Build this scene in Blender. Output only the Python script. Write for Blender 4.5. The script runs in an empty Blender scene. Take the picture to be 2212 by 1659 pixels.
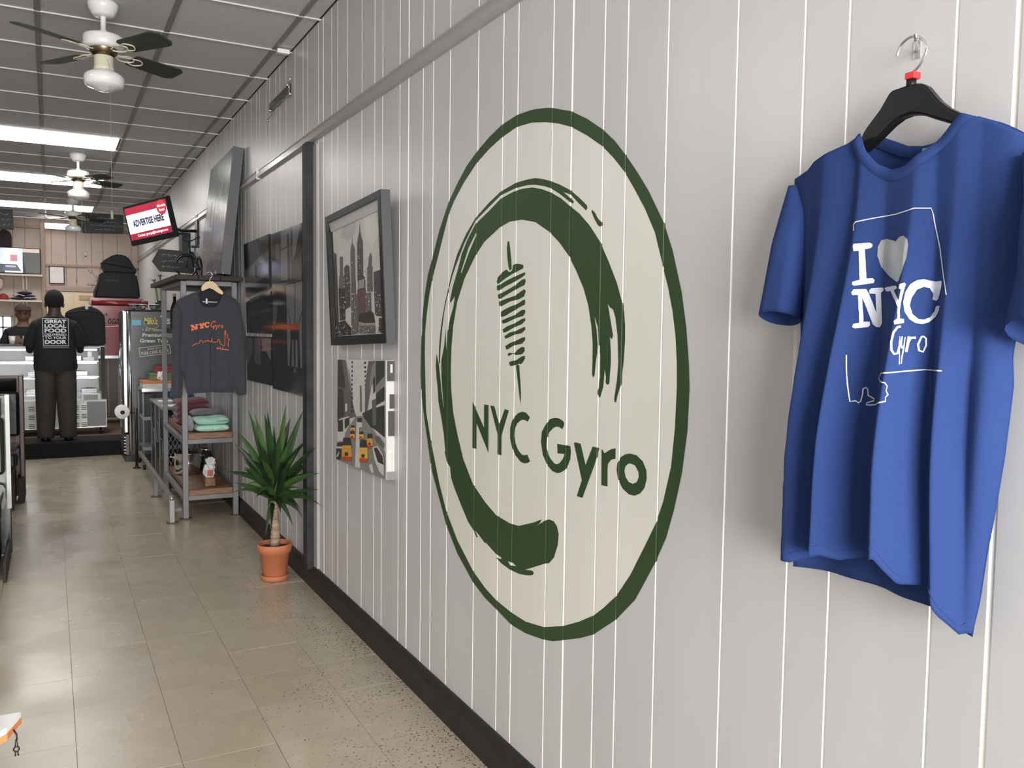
import bpy, bmesh, math, random
from mathutils import Vector, Matrix
from mathutils.geometry import tessellate_polygon
random.seed(7)
S = bpy.context.scene
COL = S.collection
PI = math.pi
# ------------------------------------------------------------ camera, world, exposure
CH = 1.4396
cd = bpy.data.cameras.new('camera'); cam = bpy.data.objects.new('camera', cd); COL.objects.link(cam)
cd.sensor_fit = 'HORIZONTAL'; cd.sensor_width = 36.0; cd.lens = 36.0*1840/2212; cd.clip_start = .05
RW = ((0.87944397,-0.01936231,0.47560846),(-0.47582324,-0.06317293,0.8772693),(0.01305962,-0.99781475,-0.06477008))
M = Matrix.Identity(4)
for i in range(3):
    M[i][0] = RW[i][0]; M[i][1] = -RW[i][1]; M[i][2] = -RW[i][2]
M[2][3] = CH
cam.matrix_world = M
S.camera = cam
w = bpy.data.worlds.new('world'); S.world = w; w.use_nodes = True
w.node_tree.nodes['Background'].inputs[0].default_value = (.80, .90, 1.0, 1)
w.node_tree.nodes['Background'].inputs[1].default_value = 1.0
S.view_settings.view_transform = 'Standard'; S.view_settings.look = 'None'
S.view_settings.exposure = 0.12; S.view_settings.gamma = 1.0
S.view_settings.use_curve_mapping = False
def area(name, loc, rot, sx, sy, power, color):
    l = bpy.data.lights.new(name, 'AREA'); l.shape = 'RECTANGLE'; l.size = sx; l.size_y = sy; l.energy = power; l.color = color
    o = bpy.data.objects.new(name, l); COL.objects.link(o); o.location = loc; o.rotation_euler = rot; return o
# daylight through the shop front behind the camera
area('daylight', (-.35, -3.42, 1.55), (PI/2, 0, 0), 3.0, 2.2, 500, (1.0, .975, .95))
def point(name, loc, power, color, size=.08):
    l = bpy.data.lights.new(name, 'POINT'); l.energy = power; l.color = color; l.shadow_soft_size = size
    o = bpy.data.objects.new(name, l); COL.objects.link(o); o.location = loc; return o
# ------------------------------------------------------------ traced outlines (metres, on the real surfaces)
LOGO_RING = [[[2.9575,1.7005],[2.8984,1.7924],[2.8153,1.8868],[2.7376,1.9465],[2.6673,1.9913],[2.5921,2.0247],[2.4987,2.0565],[2.4138,2.0774],[2.3141,2.0874],[2.2218,2.0836],[2.1418,2.0713],[2.1069,2.0638],[2.0035,2.0322],[1.9251,1.9959],[1.8507,1.9536],[1.7967,1.9151],[1.7498,1.8728],[1.6992,1.8222],[1.6528,1.7709],[1.592,1.6893],[1.5585,1.6245],[1.5523,1.608],[1.5226,1.5281],[1.5038,1.4498],[1.4913,1.3689],[1.4864,1.3116],[1.49,1.2144],[1.505,1.1161],[1.5292,1.0286],[1.5548,0.957],[1.5904,0.8924],[1.6335,0.8276],[1.6694,0.7746],[1.7462,0.7013],[1.8486,0.6281],[1.9109,0.5977],[1.9987,0.5627],[2.0534,0.5411],[2.1062,0.5281],[2.2136,0.5118],[2.3089,0.5093],[2.4112,0.5278],[2.4909,0.541],[2.5849,0.5696],[2.7167,0.6401],[2.8138,0.7212],[2.8869,0.8177],[2.9552,0.9071],[2.9949,1.0095],[3.0354,1.1136],[3.0589,1.1876],[3.0676,1.2573],[3.0647,1.3625],[3.0544,1.4728],[3.0304,1.5645],[3.0021,1.6374]],[[2.9195,1.6796],[2.8144,1.8423],[2.7679,1.8853],[2.6862,1.9391],[2.5912,1.9875],[2.4977,2.0184],[2.4128,2.0384],[2.3131,2.0516],[2.2207,2.046],[2.1406,2.0308],[2.0714,2.0134],[2.0021,1.99],[1.9236,1.9522],[1.8521,1.9119],[1.8006,1.8737],[1.7508,1.8301],[1.7077,1.7813],[1.6659,1.7311],[1.625,1.6706],[1.5939,1.5952],[1.5926,1.5898],[1.5713,1.5401],[1.5528,1.4842],[1.5397,1.4256],[1.5331,1.3672],[1.5308,1.3086],[1.5339,1.2168],[1.5443,1.1246],[1.5696,1.0393],[1.5939,0.984],[1.6369,0.9155],[1.6909,0.8318],[1.7484,0.7618],[1.8027,0.715],[1.8489,0.68],[1.9202,0.6405],[2.0,0.6029],[2.1073,0.5653],[2.2146,0.548],[2.31,0.5482],[2.4119,0.5576],[2.4917,0.5753],[2.5858,0.6091],[2.715,0.6857],[2.8148,0.773],[2.8806,0.8658],[2.9568,1.0022],[3.0091,1.1161],[3.0206,1.2482],[3.0265,1.3346],[3.025,1.421],[3.0099,1.4898],[2.9862,1.5632],[2.9584,1.6213]]]
LOGO_BRUSH = [[[[2.7798,1.2217],[2.7606,1.1391],[2.7231,1.0649],[2.672,0.983],[2.5927,0.9083],[2.4988,0.8638],[2.4191,0.8362],[2.3228,0.8287],[2.267,0.833],[2.176,0.8627],[2.1287,0.8819],[2.1392,0.8681],[2.1591,0.8555],[2.1081,0.8829],[2.0861,0.8906],[2.06,0.8901],[2.0425,0.8793],[2.0325,0.8589],[2.0366,0.8265],[2.0567,0.7854],[2.0822,0.763],[2.1042,0.7561],[2.1628,0.7318],[2.224,0.7065],[2.1811,0.7152],[2.1697,0.7125],[2.176,0.7027],[2.1996,0.6951],[2.2579,0.6845],[2.3188,0.682],[2.3771,0.6873],[2.4177,0.6967],[2.3828,0.7001],[2.3776,0.7065],[2.4158,0.7085],[2.4897,0.729],[2.4954,0.7251],[2.5429,0.7435],[2.5732,0.753],[2.5511,0.7337],[2.5606,0.7316],[2.5891,0.7523],[2.6292,0.771],[2.6944,0.8244],[2.7415,0.8664],[2.7732,0.9007],[2.7835,0.9388],[2.8114,0.9518],[2.833,0.9879],[2.8261,0.9899],[2.8413,1.0512],[2.8711,1.1231],[2.8935,1.1675],[2.9001,1.2134],[2.9121,1.2544],[2.9199,1.2989],[2.9137,1.344],[2.892,1.3057],[2.8773,1.2564],[2.8625,1.2018],[2.8478,1.1476],[2.8452,1.1533],[2.8663,1.257],[2.8688,1.3178],[2.8428,1.3791],[2.8346,1.4393],[2.8249,1.3577],[2.8169,1.4231],[2.7917,1.4772],[2.7665,1.5143],[2.7545,1.5513],[2.7914,1.5281],[2.7968,1.5363],[2.7744,1.5838],[2.7311,1.6452],[2.7011,1.6954],[2.6537,1.7432],[2.5937,1.788],[2.4963,1.8194],[2.4128,1.849],[2.3333,1.8591],[2.2761,1.8609],[2.212,1.8561],[2.159,1.8445],[2.1077,1.8283],[2.0499,1.804],[2.002,1.7767],[1.9558,1.752],[1.9034,1.7146],[1.8525,1.667],[1.8098,1.61],[1.775,1.5588],[1.7541,1.5167],[1.7415,1.4864],[1.7358,1.4527],[1.7345,1.4152],[1.7388,1.3587],[1.7495,1.3014],[1.7633,1.2699],[1.7674,1.2561],[1.774,1.2567],[1.7762,1.265],[1.7661,1.3118],[1.7612,1.3578],[1.767,1.4261],[1.7784,1.4716],[1.789,1.4916],[1.8024,1.4967],[1.8128,1.5065],[1.8015,1.4718],[1.7866,1.4258],[1.7909,1.4162],[1.7998,1.4218],[1.7951,1.3834],[1.7941,1.3564],[1.7989,1.302],[1.8068,1.2984],[1.8158,1.3029],[1.8142,1.3167],[1.8204,1.3378],[1.8257,1.2925],[1.8385,1.2641],[1.8475,1.2634],[1.8528,1.2749],[1.8416,1.3151],[1.8423,1.3741],[1.8502,1.4014],[1.8567,1.4485],[1.8738,1.4761],[1.862,1.4406],[1.8551,1.4013],[1.8564,1.3776],[1.8626,1.3536],[1.867,1.3196],[1.8732,1.3133],[1.8792,1.323],[1.8781,1.353],[1.8783,1.4007],[1.8872,1.4524],[1.9034,1.5043],[1.9268,1.549],[1.9657,1.5992],[2.0054,1.6425],[2.054,1.6815],[2.1084,1.7158],[2.1912,1.7528],[2.2735,1.7684],[2.3504,1.7705],[2.4156,1.7597],[2.5267,1.7225],[2.5912,1.6827],[2.6748,1.6111],[2.735,1.5296],[2.7652,1.4503],[2.7803,1.3697],[2.7839,1.2887]],[[2.3351,0.7054],[2.3192,0.6959],[2.2805,0.7033],[2.2989,0.7085]],[[2.5895,1.7577],[2.647,1.712],[2.706,1.6334],[2.6997,1.6305],[2.6384,1.7012],[2.5859,1.7514]]]]
LOGO_BRUSH_THIN = [[[[2.1087,1.8601],[2.1512,1.8718],[2.195,1.8808],[2.2399,1.8839],[2.3147,1.8843],[2.4134,1.8712],[2.4969,1.8461],[2.5942,1.8081],[2.6661,1.7621],[2.7385,1.698],[2.7882,1.627],[2.8071,1.5903],[2.8391,1.5318],[2.8623,1.4775],[2.8804,1.4225],[2.8904,1.3669],[2.8922,1.3113],[2.8824,1.3061],[2.8766,1.3673],[2.8642,1.4336],[2.8452,1.4993],[2.8195,1.553],[2.7979,1.59],[2.7753,1.6263],[2.7404,1.6667],[2.6835,1.7277],[2.5939,1.7981],[2.4966,1.8315],[2.4131,1.8594],[2.3142,1.8684],[2.2394,1.867],[2.1944,1.8616],[2.142,1.8499],[2.1081,1.8402],[2.0584,1.8176],[2.0024,1.7878],[1.9869,1.7818],[1.9832,1.7875],[2.0185,1.8082],[2.0385,1.8199],[2.0109,1.8113],[1.9953,1.8052],[1.9719,1.7881],[1.9228,1.7562],[1.9157,1.7613],[1.9196,1.7697],[1.9572,1.7943],[2.0034,1.8205],[2.0592,1.8434]]],[[[1.8941,1.7549],[1.896,1.7492],[1.8826,1.7301],[1.8644,1.7107],[1.8553,1.7067],[1.8458,1.7089],[1.846,1.7159],[1.865,1.7283],[1.8796,1.7454]]]]
LOGO_MEAT = [[[[2.3637,1.7114],[2.3681,1.6908],[2.3644,1.6625],[2.3565,1.6317],[2.3463,1.6194],[2.3346,1.6235],[2.3373,1.6514],[2.3462,1.6891],[2.3537,1.7106]]],[[[2.3271,1.6346],[2.3078,1.639],[2.2697,1.6344],[2.2583,1.6292],[2.2619,1.6217],[2.2881,1.6163],[2.3264,1.6091],[2.3656,1.5994],[2.4059,1.587],[2.4265,1.5807],[2.434,1.5882],[2.427,1.6022],[2.3965,1.6174],[2.3683,1.6244],[2.3541,1.6166],[2.3413,1.6159],[2.3306,1.6209]]],[[[2.4337,1.5762],[2.416,1.5779],[2.3654,1.59],[2.3164,1.5994],[2.2504,1.6098],[2.2465,1.6029],[2.2686,1.5949],[2.3256,1.5814],[2.375,1.5716],[2.4176,1.5603],[2.4312,1.5617]]],[[[2.4256,1.5472],[2.3646,1.5595],[2.3156,1.5717],[2.2684,1.5881],[2.2498,1.5904],[2.244,1.5825],[2.2511,1.5715],[2.3152,1.5579],[2.3642,1.5454],[2.4097,1.5333],[2.4232,1.5366]]],[[[2.4167,1.5254],[2.3639,1.5336],[2.3148,1.5403],[2.2768,1.552],[2.2535,1.559],[2.2432,1.5532],[2.2529,1.5377],[2.2856,1.5294],[2.3437,1.5238],[2.4039,1.5094],[2.4164,1.5134]]],[[[2.4055,1.4918],[2.3831,1.4986],[2.3432,1.5075],[2.2948,1.5159],[2.2527,1.5286],[2.2451,1.5239],[2.2476,1.5127],[2.2755,1.5063],[2.3232,1.4932],[2.3725,1.4796],[2.3978,1.476],[2.4052,1.4822]]],[[[2.3965,1.4655],[2.3622,1.4725],[2.3131,1.4815],[2.2658,1.4971],[2.2471,1.4968],[2.2432,1.49],[2.2559,1.4788],[2.3032,1.4722],[2.3618,1.4583],[2.3871,1.455],[2.3943,1.4593]]],[[[2.3896,1.4369],[2.3615,1.4465],[2.3124,1.456],[2.265,1.4697],[2.2464,1.4728],[2.2425,1.4651],[2.2646,1.4538],[2.3121,1.4444],[2.3611,1.43],[2.3832,1.4265]]],[[[2.3779,1.4157],[2.3411,1.4279],[2.3021,1.4329],[2.2642,1.4424],[2.2457,1.4461],[2.2417,1.4379],[2.2638,1.4264],[2.3115,1.4212],[2.3506,1.4113],[2.3706,1.4077]]],[[[2.37,1.385],[2.3402,1.3951],[2.3013,1.4028],[2.2634,1.4127],[2.2448,1.4152],[2.2426,1.4062],[2.2629,1.3944],[2.3106,1.3887],[2.3596,1.3734],[2.3667,1.3779]]],[[[2.3552,1.3594],[2.3443,1.3644],[2.3099,1.3641],[2.2909,1.3753],[2.2626,1.3853],[2.2457,1.3834],[2.2454,1.372],[2.262,1.3624],[2.3,1.3588],[2.3196,1.3628],[2.347,1.3535]]],[[[2.3455,1.3337],[2.3288,1.3391],[2.2996,1.3426],[2.2618,1.3564],[2.2431,1.3584],[2.2429,1.3494],[2.2566,1.3374],[2.2658,1.3324],[2.2801,1.3327],[2.304,1.3271],[2.3363,1.3238]]],[[[2.2991,1.3254],[2.2877,1.3306],[2.278,1.3278],[2.2713,1.2907],[2.2643,1.2451],[2.2652,1.2104],[2.2723,1.226],[2.2863,1.2806]]]]
LOGO_LETTERS = [[[[2.6018,1.1902],[2.5136,1.1111],[2.5148,1.188],[2.482,1.1885],[2.4793,1.0314],[2.5695,1.1191],[2.5688,1.0325],[2.6002,1.0323]]],[[[2.4699,1.1886],[2.4404,1.1886],[2.4052,1.1328],[2.3687,1.1856],[2.341,1.1839],[2.388,1.0994],[2.3875,1.0359],[2.4149,1.0356],[2.4159,1.1004]]],[[[2.2071,1.1754],[2.22,1.1603],[2.2309,1.1632],[2.2473,1.1642],[2.2637,1.1607],[2.2857,1.1481],[2.2983,1.1332],[2.3028,1.1107],[2.2953,1.087],[2.2778,1.0674],[2.2552,1.0568],[2.2387,1.0564],[2.2199,1.0611],[2.2022,1.0428],[2.2191,1.0356],[2.238,1.0317],[2.2601,1.0331],[2.2942,1.0488],[2.3177,1.0704],[2.3312,1.0991],[2.3309,1.1296],[2.3199,1.1528],[2.2976,1.1715],[2.2755,1.1831],[2.2535,1.1878],[2.2316,1.1872]]],[[[2.0124,1.1779],[2.0153,1.169],[2.0234,1.1594],[2.0386,1.164],[2.0553,1.1639],[2.0719,1.1578],[2.0935,1.1428],[2.1063,1.1259],[2.1081,1.1026],[2.1041,1.0852],[2.0838,1.0675],[2.0615,1.0568],[2.0495,1.0567],[2.0354,1.0618],[2.017,1.077],[2.0082,1.0918],[2.0467,1.0884],[2.049,1.1152],[1.9792,1.1178],[1.9757,1.1048],[1.9781,1.0825],[1.9889,1.0637],[2.0067,1.0462],[2.0298,1.0356],[2.0487,1.0317],[2.0729,1.0335],[2.1029,1.0468],[2.1288,1.0741],[2.14,1.1089],[2.1359,1.1405],[2.1139,1.1635],[2.0922,1.1811],[2.068,1.1875],[2.0442,1.1889],[2.0205,1.1838]]],[[[1.9616,1.1286],[1.955,1.1311],[1.9277,1.1309],[1.9016,1.0766],[1.8696,1.1307],[1.8379,1.1301],[1.8589,1.0829],[1.914,0.9847],[1.9426,0.9844],[1.9187,1.032]]],[[[1.8277,1.1268],[1.8237,1.1292],[1.8146,1.1198],[1.7882,1.1332],[1.7652,1.1396],[1.7649,1.1126],[1.7834,1.1077],[1.7966,1.0955],[1.7989,1.0826],[1.7973,1.0359],[1.8256,1.0345]]],[[[1.7032,1.1345],[1.6762,1.1338],[1.651,1.1222],[1.6364,1.1029],[1.6345,1.0818],[1.6417,1.0591],[1.6585,1.0422],[1.6813,1.0326],[1.7049,1.0317],[1.7313,1.0415],[1.7508,1.0606],[1.7593,1.0841],[1.7562,1.1026],[1.7416,1.1203],[1.7233,1.13]],[[1.7023,1.11],[1.6823,1.1079],[1.6675,1.0938],[1.666,1.081],[1.6737,1.0678],[1.6896,1.0608],[1.7061,1.0624],[1.7193,1.0725],[1.7254,1.0871],[1.7222,1.0987],[1.7132,1.1066]]]]
SL = [[-1.7093,1.153],[-1.6405,1.1388],[-1.5391,1.1276],[-1.4548,1.1238],[-1.4042,1.1215],[-1.2851,1.1228],[-1.1992,1.1234],[-1.1131,1.1217],[-1.0121,1.1217]]
SR = [[-1.6784,0.6873],[-1.6329,0.696],[-1.5457,0.7136],[-1.4554,0.7252],[-1.4093,0.7308],[-1.3699,0.7275],[-1.3232,0.7304],[-1.2624,0.7354],[-1.1862,0.7453],[-1.1152,0.7558],[-1.0436,0.7629],[-0.9915,0.7719]]
FOLDS = [[1.5362,1.0947,1.0785,1.098,0.0096],[1.5346,1.0602,1.0813,1.085,0.072],[1.5318,1.0009,1.0934,1.0298,0.0048],[1.5307,0.9755,1.1035,0.9837,0.0816],[1.5284,0.9253,1.1167,0.9232,0.0096],[1.5258,0.8684,1.1297,0.8638,0.0864],[1.5242,0.8354,1.1378,0.8271,0.0024],[1.5228,0.8044,1.1433,0.802,0.048],[1.5215,0.7748,1.1486,0.7776,0.0096],[1.5196,0.7335,1.1567,0.7409,0.072],[1.5184,0.7074,1.1601,0.7253,0.0288]]
HEMF = [[1.0674,1.0336],[1.0513,1.0416],[0.9732,1.0741],[0.9532,1.0674],[0.8736,1.0909],[0.8608,1.0968],[0.8449,1.0565],[0.8295,1.0534],[0.8039,1.0381],[0.7957,1.0137],[0.7841,0.9872],[0.7765,0.9902]]
HEMB = [[1.1451,1.0041],[1.0429,1.007],[0.9459,1.0064],[0.9098,1.0024],[0.8671,1.0004],[0.8506,1.0008],[0.8181,0.987],[0.8024,0.9818],[0.7881,0.985]]
TOPF = [[1.1386,1.7059],[1.0825,1.7382],[1.0046,1.7545],[0.9793,1.7664],[0.9736,1.7601],[0.9625,1.7335],[0.9438,1.7119],[0.9174,1.6982],[0.8926,1.6987],[0.8652,1.7132],[0.8354,1.7321],[0.8141,1.7517],[0.8016,1.7624],[0.7574,1.7421],[0.7155,1.7161],[0.6787,1.6754]]
TOPB = [[1.1674,1.7127],[1.1099,1.7457],[1.03,1.7624],[1.0004,1.7755],[0.9697,1.7606],[0.9383,1.7459],[0.9086,1.7405],[0.8803,1.7439],[0.8533,1.7529],[0.8219,1.7706],[0.7766,1.7498],[0.7336,1.7231],[0.6959,1.6814]]
PRINT = []
PRI = [[[[0.9715,1.5819],[0.9705,1.5856],[0.9653,1.5856],[0.9605,1.5856],[0.9557,1.5857],[0.9509,1.5858],[0.9461,1.5858],[0.9419,1.5834],[0.9417,1.5791],[0.9444,1.5767],[0.9522,1.5754],[0.9513,1.5706],[0.9507,1.5658],[0.9502,1.5611],[0.9493,1.5563],[0.9488,1.5516],[0.9482,1.5469],[0.9477,1.5422],[0.9468,1.5374],[0.9463,1.5327],[0.9457,1.528],[0.9417,1.5282],[0.9373,1.5284],[0.9346,1.5251],[0.9357,1.5204],[0.9395,1.5199],[0.9431,1.5193],[0.9466,1.5188],[0.9501,1.5182],[0.9537,1.5177],[0.9569,1.5171],[0.9605,1.5165],[0.964,1.5188],[0.9641,1.5231],[0.9594,1.5247],[0.9545,1.5262],[0.9553,1.5309],[0.9561,1.5357],[0.9565,1.5404],[0.9573,1.5452],[0.9577,1.5499],[0.9585,1.5546],[0.9593,1.5594],[0.9597,1.5641],[0.9605,1.5689],[0.9613,1.5737],[0.9689,1.5732]]],[[[0.9633,1.5061],[0.9608,1.5109],[0.9568,1.511],[0.9528,1.5111],[0.9487,1.5112],[0.9448,1.5113],[0.9407,1.5037],[0.9392,1.4994],[0.9376,1.4951],[0.9358,1.4907],[0.9343,1.4864],[0.9328,1.4821],[0.9313,1.4778],[0.9294,1.4735],[0.9299,1.4785],[0.9303,1.4834],[0.9308,1.4884],[0.9312,1.4933],[0.9317,1.4982],[0.9321,1.5032],[0.9361,1.5034],[0.9401,1.5037],[0.9409,1.5091],[0.9381,1.5123],[0.9341,1.5125],[0.9304,1.5127],[0.9261,1.5129],[0.9195,1.5128],[0.917,1.5085],[0.9242,1.5045],[0.9234,1.4997],[0.9226,1.4948],[0.9215,1.49],[0.9207,1.4852],[0.92,1.4804],[0.9188,1.4755],[0.9177,1.4707],[0.9166,1.4659],[0.9155,1.4611],[0.9144,1.4563],[0.922,1.4495],[0.9283,1.4499],[0.9327,1.4541],[0.9343,1.4584],[0.9358,1.4627],[0.9374,1.467],[0.9389,1.4713],[0.9405,1.4757],[0.942,1.48],[0.9436,1.4843],[0.9451,1.4886],[0.9471,1.493],[0.9486,1.4973],[0.9481,1.4924],[0.9475,1.4875],[0.947,1.4827],[0.9464,1.4778],[0.9455,1.4729],[0.9449,1.4681],[0.9444,1.4632],[0.9442,1.4583],[0.9405,1.4584],[0.9369,1.4584],[0.936,1.453],[0.938,1.4498],[0.9419,1.4492],[0.9455,1.4486],[0.9494,1.448],[0.953,1.4474],[0.9562,1.4495],[0.9553,1.4549],[0.9519,1.4557],[0.9488,1.4565],[0.9493,1.461],[0.9498,1.4655],[0.9502,1.4701],[0.9507,1.4746],[0.9516,1.4791],[0.952,1.4836],[0.9525,1.4881],[0.953,1.4926],[0.9538,1.4971],[0.9543,1.5017],[0.9577,1.5015],[0.9616,1.5013]]],[[[0.9155,1.5116],[0.9073,1.5132],[0.8973,1.5133],[0.8877,1.5135],[0.8789,1.5137],[0.874,1.5093],[0.8828,1.5066],[0.8764,1.5012],[0.8704,1.4958],[0.8667,1.4906],[0.8664,1.496],[0.8665,1.5015],[0.8662,1.5069],[0.8706,1.5091],[0.8707,1.5153],[0.8668,1.5164],[0.8638,1.5176],[0.862,1.5151],[0.8624,1.51],[0.8629,1.5057],[0.863,1.5014],[0.8634,1.4971],[0.8635,1.4928],[0.8636,1.4885],[0.8635,1.4837],[0.8634,1.479],[0.8633,1.4742],[0.8624,1.4686],[0.8619,1.463],[0.8583,1.4621],[0.8576,1.456],[0.8605,1.4552],[0.863,1.4545],[0.866,1.4538],[0.8674,1.4589],[0.8643,1.463],[0.8646,1.4673],[0.8653,1.4717],[0.8657,1.476],[0.8661,1.4803],[0.8681,1.4844],[0.8724,1.4887],[0.8771,1.4929],[0.8825,1.4973],[0.888,1.5017],[0.8938,1.5062],[0.9082,1.5059]]],[[[0.8321,1.5189],[0.8241,1.5189],[0.8155,1.5189],[0.8156,1.5144],[0.8154,1.5099],[0.8167,1.5055],[0.818,1.5011],[0.8196,1.4967],[0.8212,1.4923],[0.828,1.4896],[0.8356,1.4919],[0.8352,1.4964],[0.8352,1.5009],[0.8373,1.505],[0.839,1.509],[0.8422,1.5101],[0.8451,1.5111],[0.8478,1.509],[0.8509,1.507],[0.8521,1.5029],[0.8533,1.4988],[0.8546,1.4947],[0.855,1.4886],[0.8552,1.4825],[0.8541,1.4784],[0.853,1.4744],[0.8522,1.4704],[0.8495,1.4663],[0.8467,1.4623],[0.8424,1.4614],[0.8394,1.4635],[0.8364,1.4656],[0.8348,1.4701],[0.8304,1.4746],[0.827,1.4815],[0.8164,1.4822],[0.8167,1.4752],[0.8207,1.4708],[0.8254,1.4664],[0.832,1.4635],[0.8355,1.4605],[0.8376,1.4574],[0.8403,1.4562],[0.843,1.4549],[0.8459,1.4555],[0.8484,1.4562],[0.8514,1.4592],[0.854,1.4622],[0.8556,1.4662],[0.8575,1.4702],[0.8591,1.4743],[0.8599,1.479],[0.8608,1.4838],[0.8616,1.4885],[0.8614,1.4933],[0.8614,1.4981],[0.8612,1.5028],[0.8601,1.5069],[0.859,1.511],[0.8576,1.5151],[0.8549,1.5182],[0.8519,1.5212],[0.8488,1.522],[0.8457,1.5228],[0.8425,1.5215],[0.8387,1.5201]]]]
PRH = [[[[0.8953,1.5835],[0.8883,1.5895],[0.8792,1.5906],[0.8697,1.585],[0.868,1.5798],[0.8668,1.5746],[0.8667,1.57],[0.8666,1.5654],[0.8666,1.5608],[0.8665,1.5561],[0.867,1.5515],[0.8679,1.547],[0.8684,1.5424],[0.869,1.5378],[0.8702,1.5335],[0.8714,1.5292],[0.8726,1.5249],[0.8738,1.5206],[0.8776,1.5188],[0.886,1.5224],[0.8948,1.5261],[0.9041,1.5299],[0.9107,1.534],[0.917,1.5382],[0.9226,1.5423],[0.9269,1.5463],[0.9284,1.5506],[0.93,1.5549],[0.9315,1.5593],[0.9335,1.5637],[0.9335,1.5687],[0.9336,1.5736],[0.9337,1.5786],[0.9314,1.5833],[0.9292,1.588],[0.9246,1.589],[0.9187,1.5898],[0.9072,1.5869]]]]
NSCR = 27
NOL1 = 11
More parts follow.
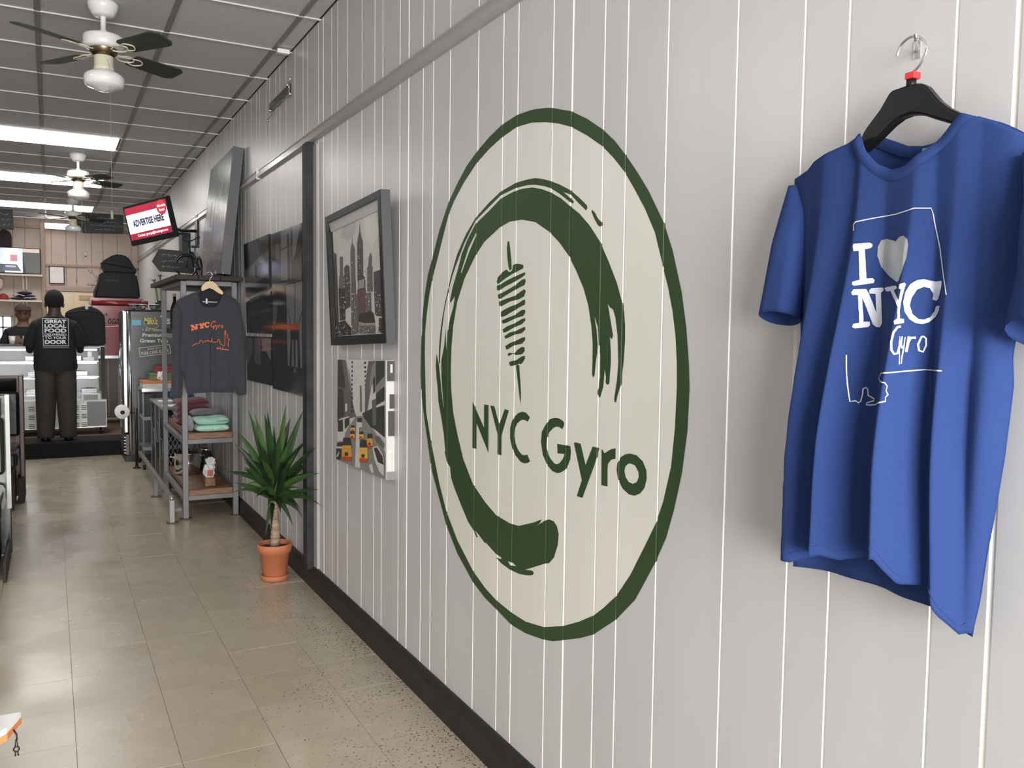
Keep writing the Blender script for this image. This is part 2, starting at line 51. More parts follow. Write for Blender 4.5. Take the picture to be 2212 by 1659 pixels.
PRS = [[[[0.8601,1.4524],[0.8632,1.451],[0.8616,1.4485],[0.8595,1.4492]]],[[[0.8632,1.451],[0.8663,1.4422],[0.8641,1.4409],[0.8616,1.4485]]],[[[0.8663,1.4422],[0.8666,1.4275],[0.8645,1.4271],[0.8641,1.4409]]],[[[0.8666,1.4275],[0.865,1.4147],[0.8631,1.4155],[0.8645,1.4271]]],[[[0.865,1.4147],[0.8612,1.4072],[0.8606,1.4101],[0.8631,1.4155]]],[[[0.8612,1.4072],[0.8577,1.4093],[0.8593,1.4111],[0.8606,1.4101]]],[[[0.8577,1.4093],[0.8571,1.4211],[0.8588,1.4217],[0.8593,1.4111]]],[[[0.8571,1.4211],[0.8575,1.4304],[0.8592,1.4306],[0.8588,1.4217]]],[[[0.8578,1.4357],[0.8576,1.4255],[0.8565,1.4254],[0.8567,1.4355]]],[[[0.8576,1.4255],[0.8562,1.4169],[0.8554,1.4178],[0.8565,1.4254]]],[[[0.8562,1.4169],[0.8546,1.4192],[0.8553,1.4196],[0.8554,1.4178]]],[[[0.8546,1.4192],[0.8553,1.4347],[0.8545,1.4347],[0.8553,1.4196]]],[[[0.8553,1.4347],[0.8552,1.4261],[0.8552,1.4175],[0.8541,1.4172],[0.8545,1.426],[0.8545,1.4347]]],[[[0.8552,1.4175],[0.8553,1.4043],[0.8545,1.404],[0.8541,1.4172]]],[[[0.8553,1.4043],[0.8551,1.3941],[0.8543,1.3939],[0.8545,1.404]]],[[[0.8594,1.4356],[0.8585,1.4254],[0.8579,1.4153],[0.8573,1.4153],[0.8579,1.4254],[0.8588,1.4356]]],[[[0.8579,1.4153],[0.8569,1.4043],[0.8563,1.3934],[0.8557,1.3934],[0.8563,1.4043],[0.8573,1.4153]]],[[[0.8531,1.4361],[0.8532,1.4244],[0.8533,1.4127],[0.8516,1.412],[0.8512,1.4237],[0.8511,1.4354]]],[[[0.8517,1.4237],[0.85,1.4325],[0.851,1.4351],[0.8533,1.4254]]],[[[0.85,1.4325],[0.8469,1.4322],[0.8471,1.4355],[0.851,1.4351]]],[[[0.8434,1.4362],[0.8456,1.424],[0.844,1.4235],[0.8421,1.435]]],[[[0.8456,1.424],[0.8442,1.4138],[0.8429,1.4155],[0.844,1.4235]]],[[[0.8442,1.4138],[0.8401,1.4116],[0.8408,1.4138],[0.8429,1.4155]]],[[[0.8401,1.4116],[0.8377,1.4226],[0.8392,1.4232],[0.8408,1.4138]]],[[[0.8377,1.4226],[0.8383,1.4335],[0.8397,1.4326],[0.8392,1.4232]]],[[[0.8383,1.4335],[0.8412,1.4374],[0.8413,1.4347],[0.8397,1.4326]]],[[[0.8412,1.4374],[0.8432,1.4366],[0.8426,1.4338],[0.8413,1.4347]]],[[[0.9727,1.6072],[0.9739,1.617],[0.9775,1.6179],[0.9745,1.6074]]],[[[0.9739,1.617],[0.9715,1.6205],[0.9723,1.6222],[0.9775,1.6179]]],[[[0.9715,1.6205],[0.9594,1.6219],[0.9478,1.6234],[0.9483,1.6251],[0.96,1.6237],[0.9723,1.6222]]],[[[0.9478,1.6234],[0.9383,1.6244],[0.9277,1.6252],[0.915,1.6255],[0.9008,1.6255],[0.9016,1.6272],[0.9155,1.6272],[0.9282,1.6269],[0.9384,1.6261],[0.9483,1.6251]]],[[[0.9008,1.6255],[0.8874,1.6269],[0.8749,1.6284],[0.8649,1.6303],[0.8653,1.632],[0.8753,1.63],[0.8882,1.6286],[0.9016,1.6272]]],[[[0.8649,1.6303],[0.8543,1.6295],[0.8436,1.6286],[0.8434,1.6301],[0.8507,1.6308],[0.8578,1.6313],[0.8653,1.632]]],[[[0.8436,1.6286],[0.841,1.6196],[0.8396,1.6198],[0.8434,1.6301]]],[[[0.841,1.6196],[0.8394,1.6108],[0.8374,1.602],[0.8348,1.593],[0.8328,1.5931],[0.8357,1.6021],[0.8379,1.611],[0.8396,1.6198]]],[[[0.8348,1.593],[0.8308,1.5807],[0.8265,1.5683],[0.8242,1.5683],[0.8288,1.5808],[0.8328,1.5931]]],[[[0.8265,1.5683],[0.8238,1.5581],[0.8207,1.5479],[0.8176,1.5377],[0.8142,1.5276],[0.8119,1.5277],[0.8153,1.5378],[0.8183,1.5479],[0.8214,1.5581],[0.8242,1.5683]]],[[[0.8142,1.5276],[0.8106,1.5175],[0.807,1.5074],[0.804,1.4975],[0.8027,1.4977],[0.805,1.5076],[0.8083,1.5176],[0.8119,1.5277]]],[[[0.9589,1.4037],[0.958,1.3929],[0.9571,1.382],[0.9559,1.3821],[0.9567,1.3929],[0.9576,1.4038]]],[[[0.9571,1.382],[0.9555,1.369],[0.9542,1.3559],[0.9529,1.3562],[0.9546,1.3691],[0.9559,1.3821]]],[[[0.9542,1.3559],[0.9528,1.3468],[0.9515,1.3377],[0.9502,1.3286],[0.9492,1.3295],[0.9505,1.3384],[0.9517,1.3473],[0.9529,1.3562]]],[[[0.9502,1.3286],[0.9445,1.3294],[0.9446,1.3313],[0.9492,1.3295]]],[[[0.9445,1.3294],[0.9415,1.3262],[0.9416,1.3282],[0.9446,1.3313]]],[[[0.9415,1.3262],[0.939,1.329],[0.94,1.3299],[0.9416,1.3282]]],[[[0.939,1.329],[0.9377,1.3392],[0.9389,1.3394],[0.94,1.3299]]],[[[0.9377,1.3392],[0.9373,1.3498],[0.9388,1.3505],[0.9389,1.3394]]],[[[0.9373,1.3498],[0.9353,1.3515],[0.9351,1.3534],[0.9388,1.3505]]],[[[0.9353,1.3515],[0.9336,1.349],[0.9325,1.3496],[0.9351,1.3534]]],[[[0.9336,1.349],[0.9329,1.339],[0.9318,1.3402],[0.9325,1.3496]]],[[[0.9329,1.339],[0.9256,1.3338],[0.9248,1.3353],[0.9318,1.3402]]],[[[0.9256,1.3338],[0.9262,1.3321],[0.9254,1.3304],[0.9248,1.3353]]],[[[0.9262,1.3321],[0.9335,1.3284],[0.9327,1.3268],[0.9254,1.3304]]],[[[0.9335,1.3284],[0.9341,1.3236],[0.9334,1.3251],[0.9327,1.3268]]],[[[0.9341,1.3236],[0.9299,1.3231],[0.9304,1.325],[0.9334,1.3251]]],[[[0.9299,1.3231],[0.87,1.3329],[0.8609,1.3362],[0.8616,1.3378],[0.8728,1.3343],[0.9304,1.325]]],[[[0.8609,1.3362],[0.8614,1.3428],[0.862,1.3434],[0.8616,1.3378]]],[[[0.8614,1.3428],[0.8597,1.3471],[0.8608,1.3473],[0.862,1.3434]]],[[[0.8597,1.3471],[0.8617,1.3533],[0.8624,1.3531],[0.8608,1.3473]]],[[[0.8617,1.3533],[0.8615,1.3605],[0.8622,1.3602],[0.8624,1.3531]]],[[[0.8615,1.3605],[0.864,1.366],[0.8646,1.3646],[0.8622,1.3602]]],[[[0.864,1.366],[0.8967,1.3701],[0.9135,1.3681],[0.8646,1.3646]]],[[[0.8967,1.3701],[0.8771,1.3779],[0.8814,1.3794],[0.9135,1.3681]]],[[[0.8771,1.3779],[0.8639,1.3794],[0.8593,1.3802],[0.8595,1.382],[0.8641,1.3811],[0.8814,1.3794]]],[[[0.8593,1.3802],[0.8547,1.3813],[0.8504,1.3824],[0.8507,1.3842],[0.855,1.3831],[0.8595,1.382]]],[[[0.8504,1.3824],[0.8435,1.3838],[0.8437,1.3856],[0.8507,1.3842]]],[[[0.8435,1.3838],[0.8376,1.3848],[0.8377,1.3866],[0.8437,1.3856]]],[[[0.8376,1.3848],[0.8329,1.3843],[0.8056,1.3854],[0.7991,1.3851],[0.7993,1.3868],[0.8059,1.3872],[0.8329,1.3862],[0.8377,1.3866]]]]
HANGER = [[0.9878,1.7705],[0.9815,1.7784],[0.9569,1.8021],[0.9411,1.8235],[0.9351,1.8273],[0.9149,1.8287],[0.8952,1.8291],[0.8834,1.8263],[0.8736,1.8197],[0.8635,1.8073],[0.8517,1.7929],[0.8364,1.7796],[0.8216,1.7698],[0.8,1.7588],[0.8028,1.7465],[0.8315,1.7546],[0.854,1.765],[0.8713,1.7736],[0.885,1.779],[0.9007,1.7815],[0.9165,1.7796],[0.9325,1.7723],[0.9486,1.7612],[0.965,1.75],[0.9819,1.7403],[1.002,1.7419]]
HOOK = [[0.9341,1.8817],[0.932,1.8886],[0.9264,1.8983],[0.9146,1.9045],[0.9028,1.904],[0.8908,1.8968],[0.8825,1.8843],[0.882,1.8749],[0.8872,1.8637],[0.8945,1.8554],[0.903,1.849],[0.9058,1.8377]]
CLIP = [[0.904,1.8479],[0.9059,1.8386],[0.9059,1.8265]]
HP = [[[[0.8715,1.4349],[0.8923,1.4394],[0.9079,1.4198],[0.9052,1.4416],[0.927,1.4451],[0.9289,1.4367],[0.9199,1.4335],[0.9226,1.4074],[0.9057,1.402],[0.8862,1.4237],[0.89,1.4091],[0.8969,1.4071],[0.8978,1.3998],[0.879,1.3954],[0.8771,1.4038],[0.8831,1.407],[0.8793,1.4288],[0.8734,1.4277]]],[[[0.929,1.4451],[0.9479,1.4496],[0.9498,1.4423],[0.9522,1.436],[0.9542,1.4434],[0.9539,1.4507],[0.9659,1.454],[0.9675,1.4478],[0.9587,1.4277],[0.9606,1.4204],[0.9636,1.4194],[0.9635,1.4142],[0.9366,1.4097],[0.9346,1.4159],[0.9426,1.4202],[0.9417,1.4275],[0.9329,1.4389]]],[[[1.0,1.4608],[1.0039,1.4462],[0.9949,1.446],[0.9859,1.4512],[0.9788,1.4416],[0.9817,1.4301],[0.9897,1.4292],[0.9968,1.4356],[1.0008,1.4325],[0.9956,1.4198],[0.9796,1.4175],[0.9686,1.4268],[0.9658,1.4414],[0.9709,1.4541],[0.982,1.4595],[0.992,1.4576]]]]
HPS = [[[[1.0469,1.4595],[1.0343,1.4683],[1.0343,1.4628],[1.0438,1.4551]]],[[[1.0343,1.4683],[1.0182,1.4587],[1.0221,1.4552],[1.0343,1.4628]]],[[[1.0182,1.4587],[1.0103,1.4403],[1.0155,1.4397],[1.0221,1.4552]]],[[[1.0103,1.4403],[1.0137,1.4235],[1.0178,1.427],[1.0155,1.4397]]],[[[1.0137,1.4235],[1.0271,1.421],[1.0245,1.4257],[1.0178,1.427]]],[[[1.0271,1.421],[1.0346,1.4339],[1.0315,1.4382],[1.0245,1.4257]]],[[[1.0346,1.4339],[1.0314,1.4301],[1.0366,1.4294],[1.0315,1.4382]]],[[[1.0314,1.4301],[1.0262,1.4071],[1.0313,1.4059],[1.0366,1.4294]]],[[[1.0377,1.4421],[1.04,1.4241],[1.044,1.4271],[1.0426,1.4428]]],[[[1.04,1.4241],[1.0521,1.4263],[1.0482,1.4293],[1.044,1.4271]]],[[[1.0521,1.4263],[1.0519,1.4422],[1.0567,1.4431],[1.0482,1.4293]]],[[[1.0519,1.4422],[1.0497,1.4158],[1.0544,1.4146],[1.0567,1.4431]]],[[[1.0497,1.4158],[1.0429,1.406],[1.0468,1.4031],[1.0544,1.4146]]],[[[1.0638,1.4389],[1.0616,1.422],[1.0669,1.4214],[1.069,1.4383]]],[[[1.0664,1.4281],[1.0797,1.4357],[1.0776,1.4398],[1.0643,1.4322]]],[[[1.0868,1.4363],[1.0934,1.4283],[1.0983,1.4286],[1.0907,1.4394]]],[[[1.0934,1.4283],[1.0893,1.4203],[1.09,1.4152],[1.0983,1.4286]]],[[[1.0893,1.4203],[1.084,1.4263],[1.0791,1.426],[1.09,1.4152]]],[[[1.084,1.4263],[1.0908,1.4365],[1.0867,1.4392],[1.0791,1.426]]],[[[0.8859,1.2863],[0.9094,1.3049],[0.908,1.3088],[0.8836,1.2897]]],[[[0.9094,1.3049],[0.9167,1.2985],[0.9164,1.3027],[0.908,1.3088]]],[[[0.9167,1.2985],[0.9341,1.3078],[0.931,1.3104],[0.9164,1.3027]]],[[[0.9341,1.3078],[0.9401,1.3286],[0.9374,1.3315],[0.931,1.3104]]],[[[0.9401,1.3286],[0.9471,1.3246],[0.9502,1.3272],[0.9374,1.3315]]],[[[0.9471,1.3246],[0.9542,1.3071],[0.9547,1.3112],[0.9502,1.3272]]],[[[0.9542,1.3071],[0.9674,1.322],[0.9659,1.3259],[0.9547,1.3112]]],[[[0.9674,1.322],[0.9748,1.3155],[0.9743,1.3197],[0.9659,1.3259]]],[[[0.9748,1.3155],[0.9833,1.3241],[0.982,1.3281],[0.9743,1.3197]]],[[[0.9833,1.3241],[0.996,1.3242],[0.9975,1.3281],[0.982,1.3281]]],[[[0.996,1.3242],[1.0082,1.3136],[1.0092,1.3177],[0.9975,1.3281]]],[[[1.0082,1.3136],[1.0168,1.3216],[1.0128,1.3224],[1.0092,1.3177]]],[[[1.0168,1.3216],[1.0161,1.3516],[1.0161,1.3558],[1.0128,1.3224]]],[[[1.0161,1.3516],[1.0159,1.3215],[1.0198,1.3225],[1.0161,1.3558]]],[[[1.0159,1.3215],[1.0242,1.3116],[1.0254,1.3157],[1.0198,1.3225]]],[[[1.0242,1.3116],[1.0392,1.3137],[1.0387,1.3179],[1.0254,1.3157]]],[[[1.0392,1.3137],[1.0566,1.3165],[1.0538,1.3195],[1.0387,1.3179]]],[[[1.0566,1.3165],[1.0592,1.3339],[1.0556,1.3359],[1.0538,1.3195]]],[[[1.0592,1.3339],[1.0642,1.3365],[1.0669,1.3398],[1.0556,1.3359]]],[[[1.0642,1.3365],[1.0696,1.3216],[1.0734,1.3229],[1.0669,1.3398]]],[[[1.0696,1.3216],[1.0739,1.3039],[1.077,1.3067],[1.0734,1.3229]]],[[[1.0739,1.3039],[1.0989,1.2865],[1.1005,1.2904],[1.077,1.3067]]],[[[1.0989,1.2865],[1.1068,1.2921],[1.1029,1.2933],[1.1005,1.2904]]],[[[1.1068,1.2921],[1.1102,1.3181],[1.1061,1.3183],[1.1029,1.2933]]],[[[1.1102,1.3181],[1.1106,1.3651],[1.1065,1.3648],[1.1061,1.3183]]],[[[1.1106,1.3651],[1.1076,1.3777],[1.1036,1.3776],[1.1065,1.3648]]],[[[1.1076,1.3777],[1.1108,1.4003],[1.1069,1.4017],[1.1036,1.3776]]],[[[1.1108,1.4003],[1.1109,1.3985],[1.115,1.3993],[1.1069,1.4017]]],[[[1.1109,1.3985],[1.1119,1.3703],[1.1155,1.3724],[1.115,1.3993]]],[[[1.1119,1.3703],[1.1253,1.3703],[1.1288,1.3726],[1.1155,1.3724]]],[[[1.1253,1.3703],[1.1228,1.3521],[1.1269,1.3525],[1.1288,1.3726]]],[[[1.1228,1.3521],[1.1275,1.338],[1.1302,1.3412],[1.1269,1.3525]]],[[[1.1275,1.338],[1.1392,1.3368],[1.1431,1.3382],[1.1302,1.3412]]],[[[1.1392,1.3368],[1.1309,1.3274],[1.1348,1.3262],[1.1431,1.3382]]],[[[1.1309,1.3274],[1.1264,1.2927],[1.1305,1.2928],[1.1348,1.3262]]],[[[1.1264,1.2927],[1.1316,1.2811],[1.1353,1.2831],[1.1305,1.2928]]],[[[1.0506,1.2654],[1.0604,1.2793],[1.0615,1.2847],[1.0467,1.2689]]],[[[1.0604,1.2793],[1.0565,1.2637],[1.0611,1.2664],[1.0615,1.2847]]],[[[1.0565,1.2637],[1.0708,1.2652],[1.0671,1.2691],[1.0611,1.2664]]],[[[1.0708,1.2652],[1.0745,1.2793],[1.0759,1.2847],[1.0671,1.2691]]],[[[1.0745,1.2793],[1.0749,1.2635],[1.0793,1.2666],[1.0759,1.2847]]],[[[1.0749,1.2635],[1.089,1.2608],[1.0855,1.265],[1.0793,1.2666]]],[[[1.089,1.2608],[1.0935,1.2772],[1.0936,1.2827],[1.0855,1.265]]],[[[1.0935,1.2772],[1.0913,1.2612],[1.0955,1.2646],[1.0936,1.2827]]],[[[1.0913,1.2612],[1.1081,1.2581],[1.1073,1.2635],[1.0955,1.2646]]],[[[1.1081,1.2581],[1.1175,1.2644],[1.1184,1.2699],[1.1073,1.2635]]],[[[1.1175,1.2644],[1.1186,1.2563],[1.1213,1.2611],[1.1184,1.2699]]],[[[1.1186,1.2563],[1.1322,1.2559],[1.1323,1.2614],[1.1213,1.2611]]]]
HOOD_BODY = [[0.9477,1.6805],[0.9023,1.6663],[0.8301,1.6326],[0.7883,1.6063],[0.779,1.5684],[0.7688,1.455],[0.7577,1.2659],[0.7499,1.108],[0.7451,0.9497],[0.7567,0.9271],[0.7982,0.9228],[0.8193,0.9319],[0.8229,0.9924],[0.827,1.088],[0.8381,1.0112],[0.8495,0.9503],[0.8947,0.946],[1.0294,0.9524],[1.0915,0.9476],[1.1731,0.9456],[1.1829,0.9848],[1.1889,0.9387],[1.2046,0.9218],[1.2429,0.9241],[1.2594,1.0029],[1.2665,1.1017],[1.2577,1.2136],[1.246,1.3643],[1.2342,1.4882],[1.2285,1.5792],[1.2036,1.624],[1.1474,1.6547],[1.0946,1.6692]]
HOOD_HOOD = [[0.9477,1.6805],[0.9293,1.6545],[0.9318,1.6038],[0.9556,1.5662],[1.0043,1.5578],[1.0597,1.5687],[1.0848,1.6079],[1.0945,1.6596],[1.0608,1.6906],[1.0056,1.6983]]
HOOD_HANGER = [[0.9461,1.6995],[0.9541,1.7156],[0.9756,1.7386],[1.0,1.7491],[1.0245,1.7481],[1.0488,1.7285],[1.0732,1.6974],[1.0946,1.6756],[1.0914,1.6543],[1.0606,1.6681],[1.03,1.6895],[1.0026,1.7001],[0.9751,1.6877],[0.9507,1.6755]]
HOOD_BAR = [[0.956,1.6032],[1.0569,1.602],[1.0556,1.5943],[0.9559,1.593]]
HOOD_HOOK = [[0.9823,1.8037],[0.9915,1.8091],[1.0098,1.8131],[1.0219,1.8009],[1.0199,1.7817],[1.0094,1.7685],[1.0061,1.7493]]
TIPS = [[0.961,4.85,0.973],[0.974,4.75,0.959],[1.077,4.9,0.955],[1.018,4.7,0.956],[1.159,4.8,0.994],[1.206,4.9,0.909],[1.235,4.725,0.965],[0.88,4.75,0.86],[0.886,4.85,0.783],[0.811,4.8,0.632],[0.848,4.65,0.603],[1.235,4.652,0.806],[1.235,4.463,0.794],[1.235,4.396,0.666],[1.235,4.364,0.497],[1.235,4.419,0.575],[1.227,4.7,0.367],[1.205,4.85,0.294],[1.03,4.75,0.277],[1.047,4.68,0.317],[1.201,4.65,0.422],[1.022,4.65,0.448],[0.956,4.6,0.54],[0.93,4.6,0.724],[0.942,4.9,0.634],[1.17,4.6,0.755],[1.107,4.55,0.714],[1.081,4.65,0.836],[0.971,4.58,0.731],[1.228,4.58,0.599],[1.169,4.6,0.523],[0.944,4.85,0.549],[1.235,4.557,0.692],[1.09,4.8,0.878],[1.189,4.7,0.858],[0.968,4.65,0.836],[1.13,4.6,0.474],[1.08,4.6,0.427]]
TRUNK = [[1.118,4.83,0.169],[1.119,4.83,0.263],[1.11,4.83,0.338],[1.104,4.83,0.399],[1.101,4.83,0.467],[1.103,4.83,0.527]]
